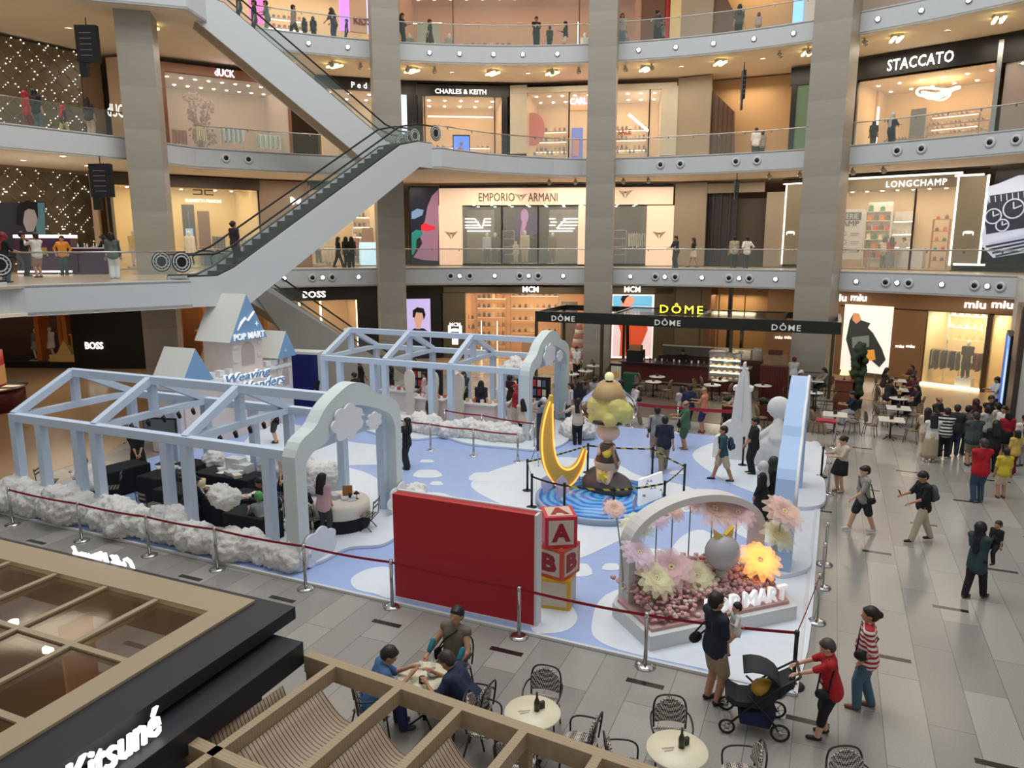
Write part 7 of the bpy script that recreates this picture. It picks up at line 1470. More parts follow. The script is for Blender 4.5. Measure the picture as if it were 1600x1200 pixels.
def rail(pa,pb,label,hs=(.5,.95)):
    a,b=G(*pa),G(*pb); t=thing('black_railing',label,'railing',a); d=b-a
    for h in hs:MB().tube([(0,0,h),(d.x,d.y,h)],.02,6).build('rail',BLACK,t)
    for q in(0,.5,1):MB().tube([(d.x*q,d.y*q,0),(d.x*q,d.y*q,hs[-1]+.03)],.025,6).build('post',BLACK,t)
rail((1222,640),(1326,648),'low black railing between blue arch and host stand'); rail((1205,610),(1290,614),'black railing behind the blue arch tip'); rail((900,640),(960,646),'low black railing by the menu stand')
bp=[G(985,668),G(1058,676),G(1155,683),G(1300,700)]
for i in range(2):belt(bp[i],bp[i+1],.95,'wide red belt behind the stage, %s part'%('left','right')[i],hh=.12)
for i,q in enumerate(bp[:3]):stan(STP,q,'steel belt stanchion behind the stage, '+('near the walking woman','beside the man in green','behind the obelisk')[i],'stanchions behind the stage')
p=G(1303,700); stan(STP,p,'steel belt stanchion with a red cloth, under the square café table','stanchions behind the stage'); small('red_cloth',MB().box(-.55,.1,-.25,.25,.9,.96),REDB,p+Vector((-.1,0,.02)),'red belt bundle on the stanchion right of the blue arch','belt',A0)
BCL=mat('black_cloth',srgb(22,24,30),.85)
def cloth_table(s,t_,w_,d_,label,m=BCL,h=.74,rz=0,rnd=False):
    t=thing('cloth_table',label,'table',TS(s,t_,.03),A0+rz)
    if rnd:MB().lathe([(.01,h),(w_,h),(w_+.02,h-.05),(w_+.07,.25),(w_+.05,.02),(.01,.02)],28).build('tablecloth',m,t)
    else:MB().prism([(-w_/2,-d_/2),(w_/2,-d_/2),(w_/2,d_/2),(-w_/2,d_/2)],.02,h).build('tablecloth',m,t,bevel=.03)
    return t
cloth_table(-18.0,2.6,1.6,.8,'black cloth table at the far left end inside the near pavilion',rz=R(80)); cloth_table(-16.4,3.2,.8,1.9,'black cloth table under the monitor inside the near pavilion'); cloth_table(-14.7,3.5,1.9,.8,'black cloth table with papers at the pavilion\'s back'); cloth_table(-14.4,2.0,2.2,.75,'long black cloth table with the paper bucket'); cloth_table(-12.9,2.3,1.1,.75,'black cloth table between the two women in black'); cloth_table(-12.0,1.4,1.2,.7,'dark cloth table beside the visitor in the green cap')
t=cloth_table(-10.6,2.9,.62,0,'round table with white lace cloth over black at the near arch',rnd=True); MB().lathe([(.01,.75),(.64,.75),(.68,.70),(.70,.42),(.68,.42),(.62,.73),(.01,.745)],28).build('lace_cover',mat('lace_white',srgb(226,218,204),.8),t)
small('paper_bucket',MB().lathe([(.01,0),(.09,0),(.12,.25),(.11,.25),(.085,.02),(.01,.02)],16),mat('bucket_cream',srgb(226,214,176),.6),TS(-14.35,2.15,.77),'cream paper bucket on the long black table','bucket')
t=thing('monitor','flat monitor on a black table at the back left of the near pavilion','monitor',TS(-17.0,3.35,.77),A0+R(15)); MB().box(-.5,.5,-.03,.03,.75,1.35).build('panel',BLACK,t); MB().box(-.47,.47,-.04,-.03,.79,1.31).build('display',mat('screen_grey',srgb(110,120,124),.2),t); MB().box(-.03,.03,-.03,.03,0,.8).build('stand',BLACK,t); MB().box(-.2,.2,-.12,.12,0,.02).build('foot',BLACK,t)
random.seed(31); k_=0
for(s,t_,n,wh)in((-16.4,3.2,7,'monitor table'),(-14.7,3.5,8,'back table of the near pavilion'),(-10.6,2.9,4,'lace-covered round table'),(-14.4,2.0,3,'long black table'),(-12.9,2.3,2,'middle black table')):
    for i in range(n):small('paper_sheet',MB().box(-.15,.15,-.1,.1,0,random.uniform(.01,.1)),[WHITE,mat('paper_cream',srgb(226,216,196),.7),mat('paper_grey',srgb(196,196,198),.7)][i%3],TS(s+random.uniform(-.5,.5)*(1 if n>4 else .6),t_+random.uniform(-.28,.28),.775 if wh[0]!='l' or 'lace' not in wh else .785),'loose pile of printed paper on the %s'%wh,'paper','papers on the %s'%wh,rz=random.uniform(0,3))
for s,t_,h_,c,n in((-14.7,3.75,.35,WHITE,'white'),(-14.4,3.7,.22,WHITE,'low white')):small('storage_box',MB().box(-.25,.25,-.15,.15,0,h_),c,TS(s,t_,.775),n+' storage box on the back table of the near pavilion','box',A0)
small('picture_frame',MB().box(-.12,.12,-.012,.012,0,.28),OAK,TS(-10.55,3.1,.785),'small wooden picture frame on the lace-covered round table','picture frame',A0+R(30)); small('trinket_tree',MB().lathe([(.05,0),(.01,.02),(.01,.12),(.08,.13),(.01,.2)],10),DKMET,TS(-10.25,3.05,.785),'dark small trinket stand on the lace-covered round table','stand')
fg='folding chairs in the near pavilion'
for s,t_,f,n in((-17.3,1.9,200,'by the man in the white shirt'),(-15.6,2.5,250,'beside the monitor table'),(-15.2,1.3,60,'in front of the long black table, left'),(-14.2,1.25,70,'in front of the long black table, right'),(-15.4,2.7,300,'between the back table and the long table'),(-12.6,3.4,270,'behind the woman in beige'),(-12.2,2.5,190,'under the seated woman in black'),(-11.75,2.2,150,'empty, right of the seated woman in black'),(-11.4,2.9,220,'empty, before the round cloud'),(-11.2,2.0,120,'by the visitor in the dark dress'),(-10.9,2.2,60,'left of the lace-covered table'),(-9.85,2.9,170,'right of the lace-covered table'),(-19.4,1.6,10,'at the far left end')):chair('f',TS(s,t_,.03),f,'slatted folding chair '+n,fg)
PWK=mat('stall_pink',srgb(222,206,206),.6)
for s,t_,w_,n in((-16.2,14.6,1.4,'leftmost'),(-14.2,13.7,1.5,'middle'),(-11.9,13.6,1.4,'right'),(-10.5,14.3,1.0,'rightmost')):
    t=thing('market_stall_counter','pale pink market counter in the far pavilion, '+n,'counter',TS(s,t_,.12),A0); MB().box(-w_/2,w_/2,-.35,.35,0,.8).build('body',PWK,t); MB().box(-w_/2-.04,w_/2+.04,-.4,.4,.8,.85).build('top',WHITE,t)
    for k in range(8):small('toy_box',MB().box(-.06,.06,-.05,.05,0,.13),cmat(random.choice([srgb(210,120,110),srgb(226,196,150),srgb(190,90,80),srgb(230,220,210)]),.5,'box'),TS(s-w_/2+.15+k*(w_-.3)/7,t_+(k%2)*.2-.1,.97),'small boxed toy on the %s pink counter, %s'%(n,ordl(k,8)),'toy box','boxed toys in the far pavilion',rz=A0)
for k,s in enumerate((-14.75,-13.7,-12.6)):
    t_=13.1; pts=[(-.2,0),(-.16,.35),(-.2,.7),(-.15,1.05),(-.22,1.5)]+[(-.22*math.cos(a),1.7+.3*math.sin(a))for a in[math.pi*q/10 for q in range(11)]]+[(.22,1.5),(.15,1.05),(.2,.7),(.16,.35),(.2,0)]
    small('spindle_cutout',MB().prism(pts,-.05,.05,axis='y'),mat('spindle_cream',srgb(222,216,202),.6),TS(s,t_,.12),'cream rounded finger-shaped cutout in the far pavilion, '+('left','middle','right')[k],'cutout',A0)
for k,(s,t_,n)in enumerate(((-15.1,15.1,'behind the left counters'),(-10.4,15.2,'near the far arch'))):
    t=thing('display_rack','dark display rack full of hanging packs %s in the far pavilion'%n,'rack',TS(s,t_,.12),A0); MB().box(-.7,.7,-.05,.05,0,1.7).build('panel',DKMET,t)
    for r_ in range(4):
        for c_ in range(6):MB().box(-.6+c_*.2,-.46+c_*.2,-.1,-.05,.25+r_*.36,.5+r_*.36).build('hanging_pack',cmat([srgb(190,60,70),srgb(220,210,190),srgb(90,110,140)][(r_+c_)%3],.5,'box'),t)
t=thing('easel_sign','dark poster stand with diagonal struts behind the moon','sign stand',TS(-7.9,9.9,.03),A0+R(60)); MB().box(-.35,.35,-.02,.02,.5,1.7).build('poster',mat('poster_navy',srgb(44,50,72),.4),t); 
for a,b in(((-.3,0,.5),(-.35,-.1,0)),((.3,0,.5),(.35,-.1,0)),((0,.02,1.4),(0,.7,0))):MB().tube([a,b],.015,5).build('leg',STEEL,t)
p=TS(-27.0,8.2); p=G(-22,640); t=thing('round_promo_kiosk','round dark red promotion kiosk with silver counter at the far left edge','kiosk',p); MB().lathe([(.01,0),(1.5,0),(1.5,.95),(.01,.95)],36).build('counter_body',mat('dark_red',srgb(88,22,26),.35),t); MB().lathe([(.01,.95),(1.62,.95),(1.62,1.02),(.01,1.02)],36).build('counter_top',STEEL,t); MB().lathe([(.01,1.02),(.85,1.02),(.85,2.5),(.01,2.5)],32).build('picture_drum',mat('drum_picture',srgb(150,30,40),.4,emit=srgb(150,30,40),es=.4),t); MB().lathe([(.86,1.1),(.86,1.9)],32,cap=False).build('food_picture',mat('drum_food',srgb(190,140,90),.5,emit=srgb(190,140,90),es=.3),t)
# ============================================================ PEOPLE IN THE PHOTOGRAPH
BLK_=srgb(26,25,28); NAVY=srgb(28,32,50); WHT=srgb(216,214,210); KHA=srgb(160,142,116); JEAN=srgb(52,74,96); DGR=srgb(60,62,66); GRY=srgb(130,130,126); RED_=srgb(170,26,36); BEI=srgb(206,188,168); TEAL=srgb(40,78,84); DGN=srgb(58,92,66); PNK=srgb(210,170,170)
SHT,LNG,BUN,BOB=('short',),('long',),('bun',),('bob',)
def stripe_mat(name,c1,c2,sc):
    m=mat(name,c1,.8); nt=m.node_tree; tc=nt.nodes.new('ShaderNodeTexCoord'); w_=nt.nodes.new('ShaderNodeTexWave'); w_.bands_direction='Z'; w_.inputs['Scale'].default_value=sc; r_=nt.nodes.new('ShaderNodeValToRGB'); r_.color_ramp.interpolation='CONSTANT'; r_.color_ramp.elements[0].color=(*c1,1); r_.color_ramp.elements[1].position=.5; r_.color_ramp.elements[1].color=(*c2,1)
    nt.links.new(tc.outputs['Object'],w_.inputs['Vector']); nt.links.new(w_.outputs['Fac'],r_.inputs[0]); nt.links.new(r_.outputs[0],nt.nodes['Principled BSDF'].inputs['Base Color']); return m
def Q(px,py,face,h,label,top,bottom,hair=SHT,pose='stand',skin='tan',z=0.0,**k):
    return person(G(px,py,z),face,h,label,top,bottom,hair,pose,skin,**k)
def at(s,t,z,face,h,label,top,bottom,hair=SHT,pose='stand',skin='tan',**k):return person(TS(s,t,z),face,h,label,top,bottom,hair,pose,skin,**k)
# --- nearest figures
dad=Q(1112,1097,20,1.8,'man in navy T-shirt and khaki shorts holding a baby, in front of the flower arch',srgb(30,36,50),KHA,SHT,'carry',leg='shorts',vox=.018,shoes=BLK_,hr=(.04,.16,.60),hl=(-.02,.19,.66),sleeve=.45)
handbag(dad,BLK_,-1,.02,-.10,'crossbody_bag').location=dad.location; tag(bpy.data.objects['crossbody_bag'],'black waist bag behind the man holding the baby','bag')
d_=Vector((math.cos(R(20)),math.sin(R(20)),0)); rt=Vector((math.sin(R(20)),-math.cos(R(20)),0))
person(dad.location+d_*.29+rt*.08+Vector((0,0,.76)),185,.84,'baby in white top with bare legs, carried by the man in navy',WHT,srgb(196,160,140),SHT,'stand','light',leg='shorts',vox=.011,shoes=BLK_,hr=(.16,.18,.74),hl=(-.14,.2,.74),fr=(.12,.1,.06),fl=(-.1,.14,.1),fat=1.1)
lady=Q(1349,1106,155,1.64,'woman in red and white striped shirt and blue jeans, hair in a bun, looking left',stripe_mat('red_white_stripes',srgb(226,216,210),srgb(160,40,50),4.2),srgb(70,100,118),BUN,'walk','tan',vox=.018,fat=1.12,shoes=srgb(120,70,54),hr=(.14,.02,.5),hl=(-.12,.06,.52),fr=(.05,-.06,.02),fl=(-.06,.06,.02))
o=handbag(lady,BLK_,-1,.06,.06,'crossbody_bag'); tag(o,'black crossbody bag on the woman in the striped shirt','bag')
redw=Q(1294,1152,160,1.5,'woman in red T-shirt and black cropped trousers pushing the stroller',RED_,BLK_,('short',srgb(70,60,56)),'push','light',leg='crop',vox=.018,fat=1.12,shoes=srgb(50,38,34),fr=(.06,.03,.02),fl=(-.08,.1,.02),hr=(.09,.33,.64),hl=(-.09,.33,.64),sleeve=.42)
o=handbag(redw,BLK_,-1,.0,.10); tag(o,'round black shoulder bag of the woman in red','bag')
sp=redw.location+Vector((math.cos(R(165)),math.sin(R(165)),0))*1.02; ST=thing('stroller','black and navy baby stroller pushed by the woman in red','stroller',sp,R(165))
for sx in(-1,1):
    MB().tube([(-.52,sx*.24,.97),(-.3,sx*.25,.80),(.05,sx*.26,.48),(.36,sx*.27,.14)],.016,8).build('frame_tube',BLACK,ST); MB().tube([(.12,sx*.26,.62),(-.15,sx*.27,.38),(-.34,sx*.27,.12)],.016,8).build('frame_tube',BLACK,ST)
    for x,r_ in((.38,.10),(-.34,.12)):
        m=MB(); m.tube([(x+r_*math.cos(a),sx*.28,r_+.012+r_*math.sin(a))for a in[2*math.pi*k/20 for k in range(20)]],.018,6,closed=True); wh=m.build('wheel',BLACK,ST); m=MB(); m.lathe([(.003,-.02),(.035,-.02),(.035,.02),(.003,.02)],10)
        for k in range(6):a=k*math.pi/3; m.beam((0,0,0),(r_*math.cos(a),r_*math.sin(a),0),.012,.008)
        m.build('hub',STEEL,wh,loc=(x,sx*.28,r_+.012),rot=(R(90),0,0))
MB().tube([(-.52,-.24,.97),(-.56,-.2,.99),(-.56,.2,.99),(-.52,.24,.97)],.02,8).build('handlebar',mat('grip_brown',srgb(60,36,28),.6),ST)
m=MB(); rows=[]
for i in range(8):q=i/7; a=R(200-140*q); rows.append([(.02+.34*math.cos(a)*-1*-1,y,.72+.26*math.sin(a))for y in(-.24,-.12,0,.12,.24)])
m.grid(rows); o=m.build('canopy',mat('stroller_canopy',srgb(42,44,48),.8),ST); sd=o.modifiers.new('s','SOLIDIFY'); sd.thickness=.012
m=MB(); m.prism([(-.3,.62),(-.1,.42),(.3,.40),(.42,.5),(.38,.56),(.26,.48),(0,.5),(-.2,.7),(-.46,.88),(-.5,.84)],-.22,.22,axis='y'); m.build('seat',mat('stroller_seat',srgb(38,40,44),.8),ST,fix=True); m=MB(); m.prism([(-.28,.36),(.24,.34),(.2,.16),(-.2,.14)],-.24,.24,axis='y'); m.build('basket',mat('stroller_basket',srgb(28,32,70),.8),ST,fix=True)
o=MB().ball((0,0,0),.17,12,0,(1.1,1,.8)).build('bag_of_snacks',mat('yellow_bag',srgb(206,160,60),.6),loc=sp+Vector((.12,-.0,.60))); o.name='yellow_bundle'; tag(o,'yellow and clear bundle lying in the stroller','bundle')
T0=Vector((FT[0].x,FT[0].y,0))
def seatp(a,d):return T0+Vector((math.cos(R(a)),math.sin(R(a)),0))*d
person(seatp(200,.80),20,1.72,'seated man in blue T-shirt with thinning hair, left of the round table',srgb(64,100,146),srgb(34,44,90),('short',srgb(40,34,32)),'sitlean','tan',vox=.018,lean=28,hr=(.06,.34,.50),hl=(-.04,.36,.51),look=-26,turn=-10)
mv=person(seatp(62,.84),242,1.78,'seated man in grey sleeveless top with teal arm sleeves, behind the round table',srgb(106,98,88),DGR,SHT,'sitback','tan',vox=.018,sleeve=0,look=4,hr=(.15,.2,.42),hl=(-.15,.2,.42))
j=PJ[mv.name]; m=MB(); 
for hh in(j['hr'],j['hl']):m.cap(hh+Vector((0,-.06,.05)),hh+Vector((0,-.16,.14)),.042,.05,8)
m.build('arm_sleeves',cmat(srgb(30,110,124)),mv); o=handbag(mv,BLK_,1,.05,.08,'crossbody_bag'); tag(o,'black strap bag across the man in the sleeveless top','bag')
person(seatp(-25,.84),155,1.75,'man in navy T-shirt bending far over the round table, seen from behind',srgb(34,44,70),DGR,('short',srgb(60,50,44)),'sitlean','tan',vox=.018,lean=44,hr=(.02,.40,.47),hl=(-.14,.36,.46),look=-20)
# --- right-hand hall
o=Q(1520,934,20,1.58,'woman in long dark headscarf and teal tunic walking with a child on her arm',srgb(46,66,70),BLK_,('scarf',srgb(22,20,26)),'carry','tan',fr=(.04,.12,.02),fl=(-.04,-.1,.03),sleeve=.95,hem=-.12,vox=.02)
person(o.location+Vector((.28,-.05,.72)),200,.88,'small child in black carried by the woman with the dark headscarf',BLK_,BLK_,SHT,'stand','tan',vox=.013,fat=1.15,fr=(.1,.1,.1),fl=(-.1,.14,.1))
o=Q(1437,846,180,1.72,'man in black T-shirt and khaki trousers with a backpack, looking at a phone while walking',BLK_,srgb(190,176,150),SHT,'walkphone',vox=.02,shoes=BLK_); b=backpack(o,srgb(70,78,80)); tag(b,'grey backpack on the man walking with a phone','backpack'); tag(phone_in(o),'phone held by the walking man with the backpack','phone')
o=Q(1345,830,178,1.66,'boy in grey T-shirt and dark shorts with white shoes, walking left',srgb(150,146,136),srgb(36,40,50),('fringe',),'walk','light',leg='shorts',shoes=WHT,vox=.02,hl=(-.12,.2,.56)); b=handbag(o,BLK_,-1,-.02,-.05,'crossbody_bag'); tag(b,'black crossbody bag of the boy in the grey T-shirt','bag')
Q(1312,768,190,1.62,'young woman in beige top and black pinafore dress, beside the blue arch',BEI,BLK_,BUN,'phone','light',leg='dress',shoes=srgb(190,170,150),skz=.33)
Q(1526,785,85,1.78,'man in bright red shirt and jeans standing with his back to the camera',srgb(176,22,34),JEAN,('short',srgb(60,54,54)),'front',shoes=srgb(90,90,96),fat=1.12)
Q(1563,778,80,1.42,'boy in bright yellow T-shirt and beige shorts, right of the man in red',srgb(206,186,60),BEI,SHT,'stand',leg='shorts',skin='tan')
Q(1452,722,75,1.62,'woman in white top and long beige skirt at the left of the queue',WHT,srgb(176,162,134),LNG,'phone',leg='longskirt',shoes=WHT); Q(1443,712,70,1.62,'woman in beige mostly hidden at the far left of the queue',BEI,BEI,LNG,'phone',shoes=WHT)
o=Q(1473,716,70,1.68,'boy in black and white striped top with black trousers in the queue',stripe_mat('bw_stripes',srgb(220,220,216),srgb(30,30,34),3),BLK_,SHT,'phone',shoes=WHT); Q(1488,712,60,1.72,'man in dark T-shirt and blue jeans with a shoulder strap in the queue',srgb(44,46,54),srgb(50,66,96),SHT,'phone',shoes=DGR)
Q(1459,694,-60,1.72,'balding man in dark T-shirt facing the camera behind the queue',srgb(44,40,44),DGR,('balding',),'phone'); Q(1506,712,20,1.7,'person in grey hooded top and dark jeans in the middle of the queue',srgb(96,94,92),srgb(40,46,60),SHT,'front',shoes=srgb(150,150,146),sleeve=.9)
Q(1516,728,85,1.74,'broad man in dark grey-green shirt and beige shorts, back to the camera in the queue',srgb(66,76,78),srgb(140,126,104),('short',srgb(50,46,46)),'front',leg='shorts',fat=1.3,shoes=BLK_); Q(1518,694,-80,1.62,'woman in burgundy headscarf facing the camera behind the queue',srgb(70,34,46),srgb(60,30,40),('scarf',srgb(66,30,42)),'front',sleeve=.95)
Q(1541,692,-95,1.7,'man with glasses and black top facing the camera near the screens',BLK_,DGR,SHT,'front'); Q(1536,706,95,1.6,'woman in light grey top behind the queue, next to the lit screen',srgb(190,190,190),DGR,BOB,'front'); Q(1548,738,80,1.64,'woman in black with long dark hair seen from behind, right in the queue',BLK_,BLK_,LNG,'phone',shoes=BLK_)
Q(1552,700,120,1.6,'woman in pale stripes leaning over the queue near the tower',srgb(206,186,176),DGR,BOB,'phone'); Q(1567,718,85,1.62,'woman in red top and black skirt at the tower edge',srgb(160,28,44),BLK_,BOB,'stand',leg='skirt'); Q(1561,706,200,1.58,'person in white blouse half hidden beside the tower',WHT,BLK_,LNG,'front')
Q(1581,742,100,1.4,'child in yellow T-shirt and maroon trousers by the tower',srgb(206,176,90),srgb(90,26,40),BOB,'stand',leg='pants',shoes=PNK); o=Q(1592,728,95,1.66,'woman in pale pink top with dark backpack at the right picture edge',srgb(220,204,200),srgb(150,150,150),BUN,'stand'); b=backpack(o,BLK_); tag(b,'dark backpack of the woman at the right picture edge','backpack'); Q(1552,652,180,1.66,'person in white and dark trousers beside the tall blue screen',srgb(200,206,206),NAVY,BOB,'phone')
# --- on the stage
o=Q(637,734,172,1.66,'woman all in black with long hair, photographing with a raised phone',BLK_,srgb(34,36,42),LNG,'photo','light',vox=.02,sleeve=.4,leg='wide'); tag(phone_in(o),'phone raised by the woman all in black','phone')
Q(1036,738,85,1.76,'man in wide navy shirt and khaki trousers walking away behind the pond',srgb(32,38,62),srgb(140,132,110),SHT,'walk',shoes=GRY,fat=1.08); o=Q(1024,716,95,1.72,'man in grey shirt with a black bag, left of the man in wide navy',srgb(150,150,146),srgb(160,140,120),SHT,'stand',shoes=BLK_); b=handbag(o,BLK_,-1,.02,.03); tag(b,'black shoulder bag of the man beside the wide navy shirt','bag')
o=Q(1070,703,175,1.72,'man in green T-shirt and green shorts with a black bag, at the stage edge',srgb(70,104,80),srgb(58,90,70),('balding',),'phone',leg='shorts',fat=1.15,shoes=srgb(110,90,76)); b=handbag(o,BLK_,1,-.05,.1); tag(b,'black bag hanging in front of the man in green','bag')
Q(1098,676,150,1.72,'man in orange sleeveless top and purple shorts beyond the red belt',srgb(206,130,104),srgb(52,40,90),('balding',srgb(120,90,70)),'phone','tan',leg='shorts',sleeve=0,shoes=srgb(120,40,40)); Q(1075,672,95,1.74,'man in navy shirt walking behind the man in green',srgb(34,42,74),BLK_,SHT,'walk',shoes=WHT); Q(1064,668,100,1.6,'woman in light top mostly hidden by the man in navy',srgb(190,180,180),DGR,BOB,'phone')
o=Q(990,664,20,1.66,'woman in white and pink with white shoes walking beyond the stage',srgb(206,196,196),srgb(150,130,110),('pony',),'walk',leg='wide',shoes=WHT); b=handbag(o,BLK_,1,.1,.05); tag(b,'dark shoulder bag of the woman walking beyond the stage','bag'); Q(968,655,170,1.6,'person with dark hair sitting low behind the sculpture',srgb(70,70,110),DGR,BOB,'stand')
o=Q(1128,752,170,1.68,'boy in teal T-shirt and khaki shorts with teal backpack walking left',srgb(44,78,88),srgb(196,178,148),SHT,'walk',leg='shorts',vox=.02,shoes=srgb(30,36,60)); b=backpack(o,srgb(38,62,76)); tag(b,'dark teal backpack on the boy in khaki shorts','backpack')
Q(1175,741,175,1.78,'guard in black shirt and trousers standing with folded hands',BLK_,BLK_,SHT,'front','tan',shoes=BLK_,fat=1.1); Q(1188,820,165,1.64,'woman in long black coat dress and white headscarf inside the stage',BLK_,BLK_,('scarf',srgb(206,204,200)),'walk','tan',leg='dress',skz=.2,sleeve=.98,shoes=BLK_); Q(1202,812,175,1.66,'woman in black with dark green headscarf beside the blue arch',BLK_,BLK_,('scarf',srgb(44,62,50)),'front','tan',leg='longskirt',sleeve=.98,shoes=BLK_)
Q(902,696,95,1.68,'woman in beige top and black trousers stretching an arm to the far arch',BEI,BLK_,LNG,'side',leg='pants',hr=(.14,.1,.5),hl=(-.34,.14,.66)); Q(850,690,150,1.6,'person in grey-blue top with white cap at the far arch',srgb(130,140,146),srgb(110,120,130),('cap',WHT),'phone'); o=Q(818,692,95,1.64,'person in beige T-shirt and dark trousers beside the far arch post',BEI,NAVY,LNG,'phone')
Q(890,662,200,1.62,'person in pale top standing behind the sculpture bubble',srgb(200,200,200),DGR,BOB,'stand'); Q(905,664,80,1.72,'person in dark blue hood behind the sculpture bubble',NAVY,BLK_,LNG,'stand'); Q(928,652,60,1.66,'person in grey stripes walking behind the sculpture bubble',srgb(150,150,150),DGR,SHT,'walk')
# --- far pavilion
at(-17.4,13.4,.12,150,1.66,'woman in black reaching out near the blue screen, left of the far pavilion',BLK_,BLK_,BUN,'reach'); at(-19.0,12.9,.03,200,1.68,'person in black standing just left of the far pavilion',BLK_,BLK_,LNG,'front'); Q(565,622,20,1.74,'man in black standing inside the far pavilion by the grey wall',BLK_,BLK_,SHT,'front',z=.12); Q(612,628,170,1.6,'person in black at the left counter of the far pavilion',BLK_,BLK_,BOB,'front',z=.12)
Q(664,640,180,1.6,'person in pale pink shirt behind the middle counter of the far pavilion',srgb(222,190,190),GRY,SHT,'front',z=.12); Q(645,636,200,1.56,'woman in yellow-white top behind the middle counter of the far pavilion',srgb(226,220,190),GRY,BOB,'front',z=.12); Q(671,655,190,1.64,'person in white shirt between the cream cutouts of the far pavilion',WHT,DGR,SHT,'stand',z=.12); Q(725,640,-90,1.6,'person in dark green behind the toy counter',srgb(44,66,56),BLK_,BOB,'front',z=.12)
Q(752,662,80,1.68,'woman in navy jacket and black skirt walking inside the far pavilion',NAVY,BLK_,LNG,'walk',leg='skirt',z=.12); Q(784,660,-90,1.6,'person in white robe-like top behind the right counter',WHT,WHT,BOB,'front',z=.12); Q(806,668,170,1.66,'person in red cap and red top near the far arch',srgb(170,40,44),srgb(190,180,170),('cap',srgb(170,40,40)),'front',z=.12); Q(797,652,60,1.7,'person in dark clothes at the back right of the far pavilion',srgb(50,30,34),BLK_,SHT,'stand',z=.12)
# --- near pavilion
at(-17.75,1.75,.03,160,1.7,'seated man in white shirt resting his face on his hand, far left of near pavilion',WHT,DGR,SHT,'sitlean','tan',sleeve=.9); at(-18.3,3.6,.03,300,1.62,'woman in black standing at the back left of the near pavilion',BLK_,BLK_,LNG,'front',leg='longskirt'); at(-14.1,1.35,.03,60,1.68,'person in black cap leaning over the long black table',BLK_,DGR,('cap',BLK_),'sitlean','tan'); at(-12.7,3.45,.03,250,1.6,'woman with long dark hair in beige, standing before the round cloud',BEI,BLK_,LNG,'front','light',leg='skirt')
at(-12.25,2.45,.03,200,1.66,'person in black seen from behind, seated by the black tables',BLK_,BLK_,('bun',),'sitlean','tan',sleeve=.9,leg='skirt',skz=.24); at(-11.5,1.25,.03,130,1.64,'visitor in green cap and grey top with a colourful shirt at the front posts',srgb(112,120,120),DGR,('cap',srgb(80,150,90)),'sitlean','tan'); at(-11.15,2.05,.03,95,1.62,'seated woman in dark dress beside the lace-covered table',srgb(34,34,46),srgb(170,160,140),LNG,'sit','light',leg='skirt',skz=.25); at(-10.55,2.15,.03,60,1.62,'person in pink top hidden behind the near arch post',PNK,DGR,LNG,'front','light')
Q(432,692,185,1.6,'woman in dark jacket and shorts standing behind the near pavilion',NAVY,srgb(60,60,66),LNG,'hips','light',leg='shorts',z=.03); at(-19.6,-.6,0,120,1.72,'person in black at the left picture edge beside the first stanchion',BLK_,srgb(40,40,44),LNG,'stand','tan',leg='pants')
# --- open café
at(-6.6,26.2,0,270,1.66,'café worker in black cap and shirt behind the coffee counter',BLK_,BLK_,('cap',BLK_),'front'); at(-4.4,26.3,0,240,1.66,'café worker in white shirt behind the pastry case',WHT,BLK_,SHT,'front'); Q(900,592,280,1.7,'waiter in white shirt with folded arms beside the third stone column',WHT,BLK_,SHT,'front')
Q(1238,612,80,1.66,'man in white T-shirt standing at the café railing behind the blue arch',WHT,DGR,('short',srgb(110,40,40)),'rail'); Q(1252,622,200,1.6,'guest in black with a white cap near the blue arch tip',BLK_,BLK_,('cap',WHT),'sit'); Q(1288,618,190,1.62,'woman in grey seated at the café table behind the arch',GRY,DGR,LNG,'sit'); Q(1333,664,170,1.66,'guest in dark navy seated under the topiary',NAVY,srgb(160,160,170),SHT,'sit')
Q(1424,612,200,1.62,'woman in maroon seated at the farthest open café table',srgb(70,40,44),BLK_,BOB,'sit'); Q(1378,618,-20,1.62,'woman in dark brown seated left in the open café row',srgb(60,44,40),BLK_,LNG,'sit'); Q(1384,640,10,1.66,'man in dark shirt seated left in the open café row',srgb(50,40,44),BLK_,SHT,'sit'); Q(1425,632,190,1.64,'man in red-brown shirt seated right in the open café row',srgb(84,34,34),BLK_,SHT,'sit'); Q(1432,650,180,1.6,'woman in dark top seated right, near the queue',srgb(44,34,40),BLK_,LNG,'sit'); Q(1150,664,190,1.62,'seated guest with pale blouse left of the obelisk',srgb(190,170,170),BLK_,LNG,'sit')
# --- first floor
def up(px,rad,z,face,h,label,*a,**k):return person(CY(px,rad,z+1),face,h,label,*a,**k)
def upz(px,rad,z,face,h,label,top,bottom,hair=SHT,pose='stand',skin='tan',**k):p=CY(px,rad,z+1); p.z=z-.04; return person(p,face,h,label,top,bottom,hair,pose,skin,vox=.03,**k)
upz(528,25.6,L1,10,1.66,'woman in black walking past the cream-suited mannequins',BLK_,BLK_,LNG,'walk'); upz(541,25.9,L1,80,1.68,'woman in dark purple jacket with her back to the camera, centre of the trio',srgb(40,28,40),BLK_,LNG,'stand'); upz(549,25.8,L1,120,1.68,'woman in black at the right of the trio on the first floor',BLK_,BLK_,LNG,'stand'); upz(1057,25.2,L1,200,1.72,'person in dark clothes at the railing right of the cream shopfront',srgb(40,44,60),DGR,SHT,'rail'); upz(1084,26.5,L1,170,1.62,'child-like figure in pale skirt walking right of the cream shopfront',srgb(40,36,40),BEI,LNG,'walk',leg='skirt'); upz(1147,26.6,L1,85,1.7,'man in pale olive T-shirt at the lobby doors, left of the pair',srgb(170,166,140),DGR,SHT,'stand'); upz(1167,26.6,L1,95,1.68,'man in white T-shirt at the lobby doors, right of the pair',WHT,DGR,SHT,'hips')
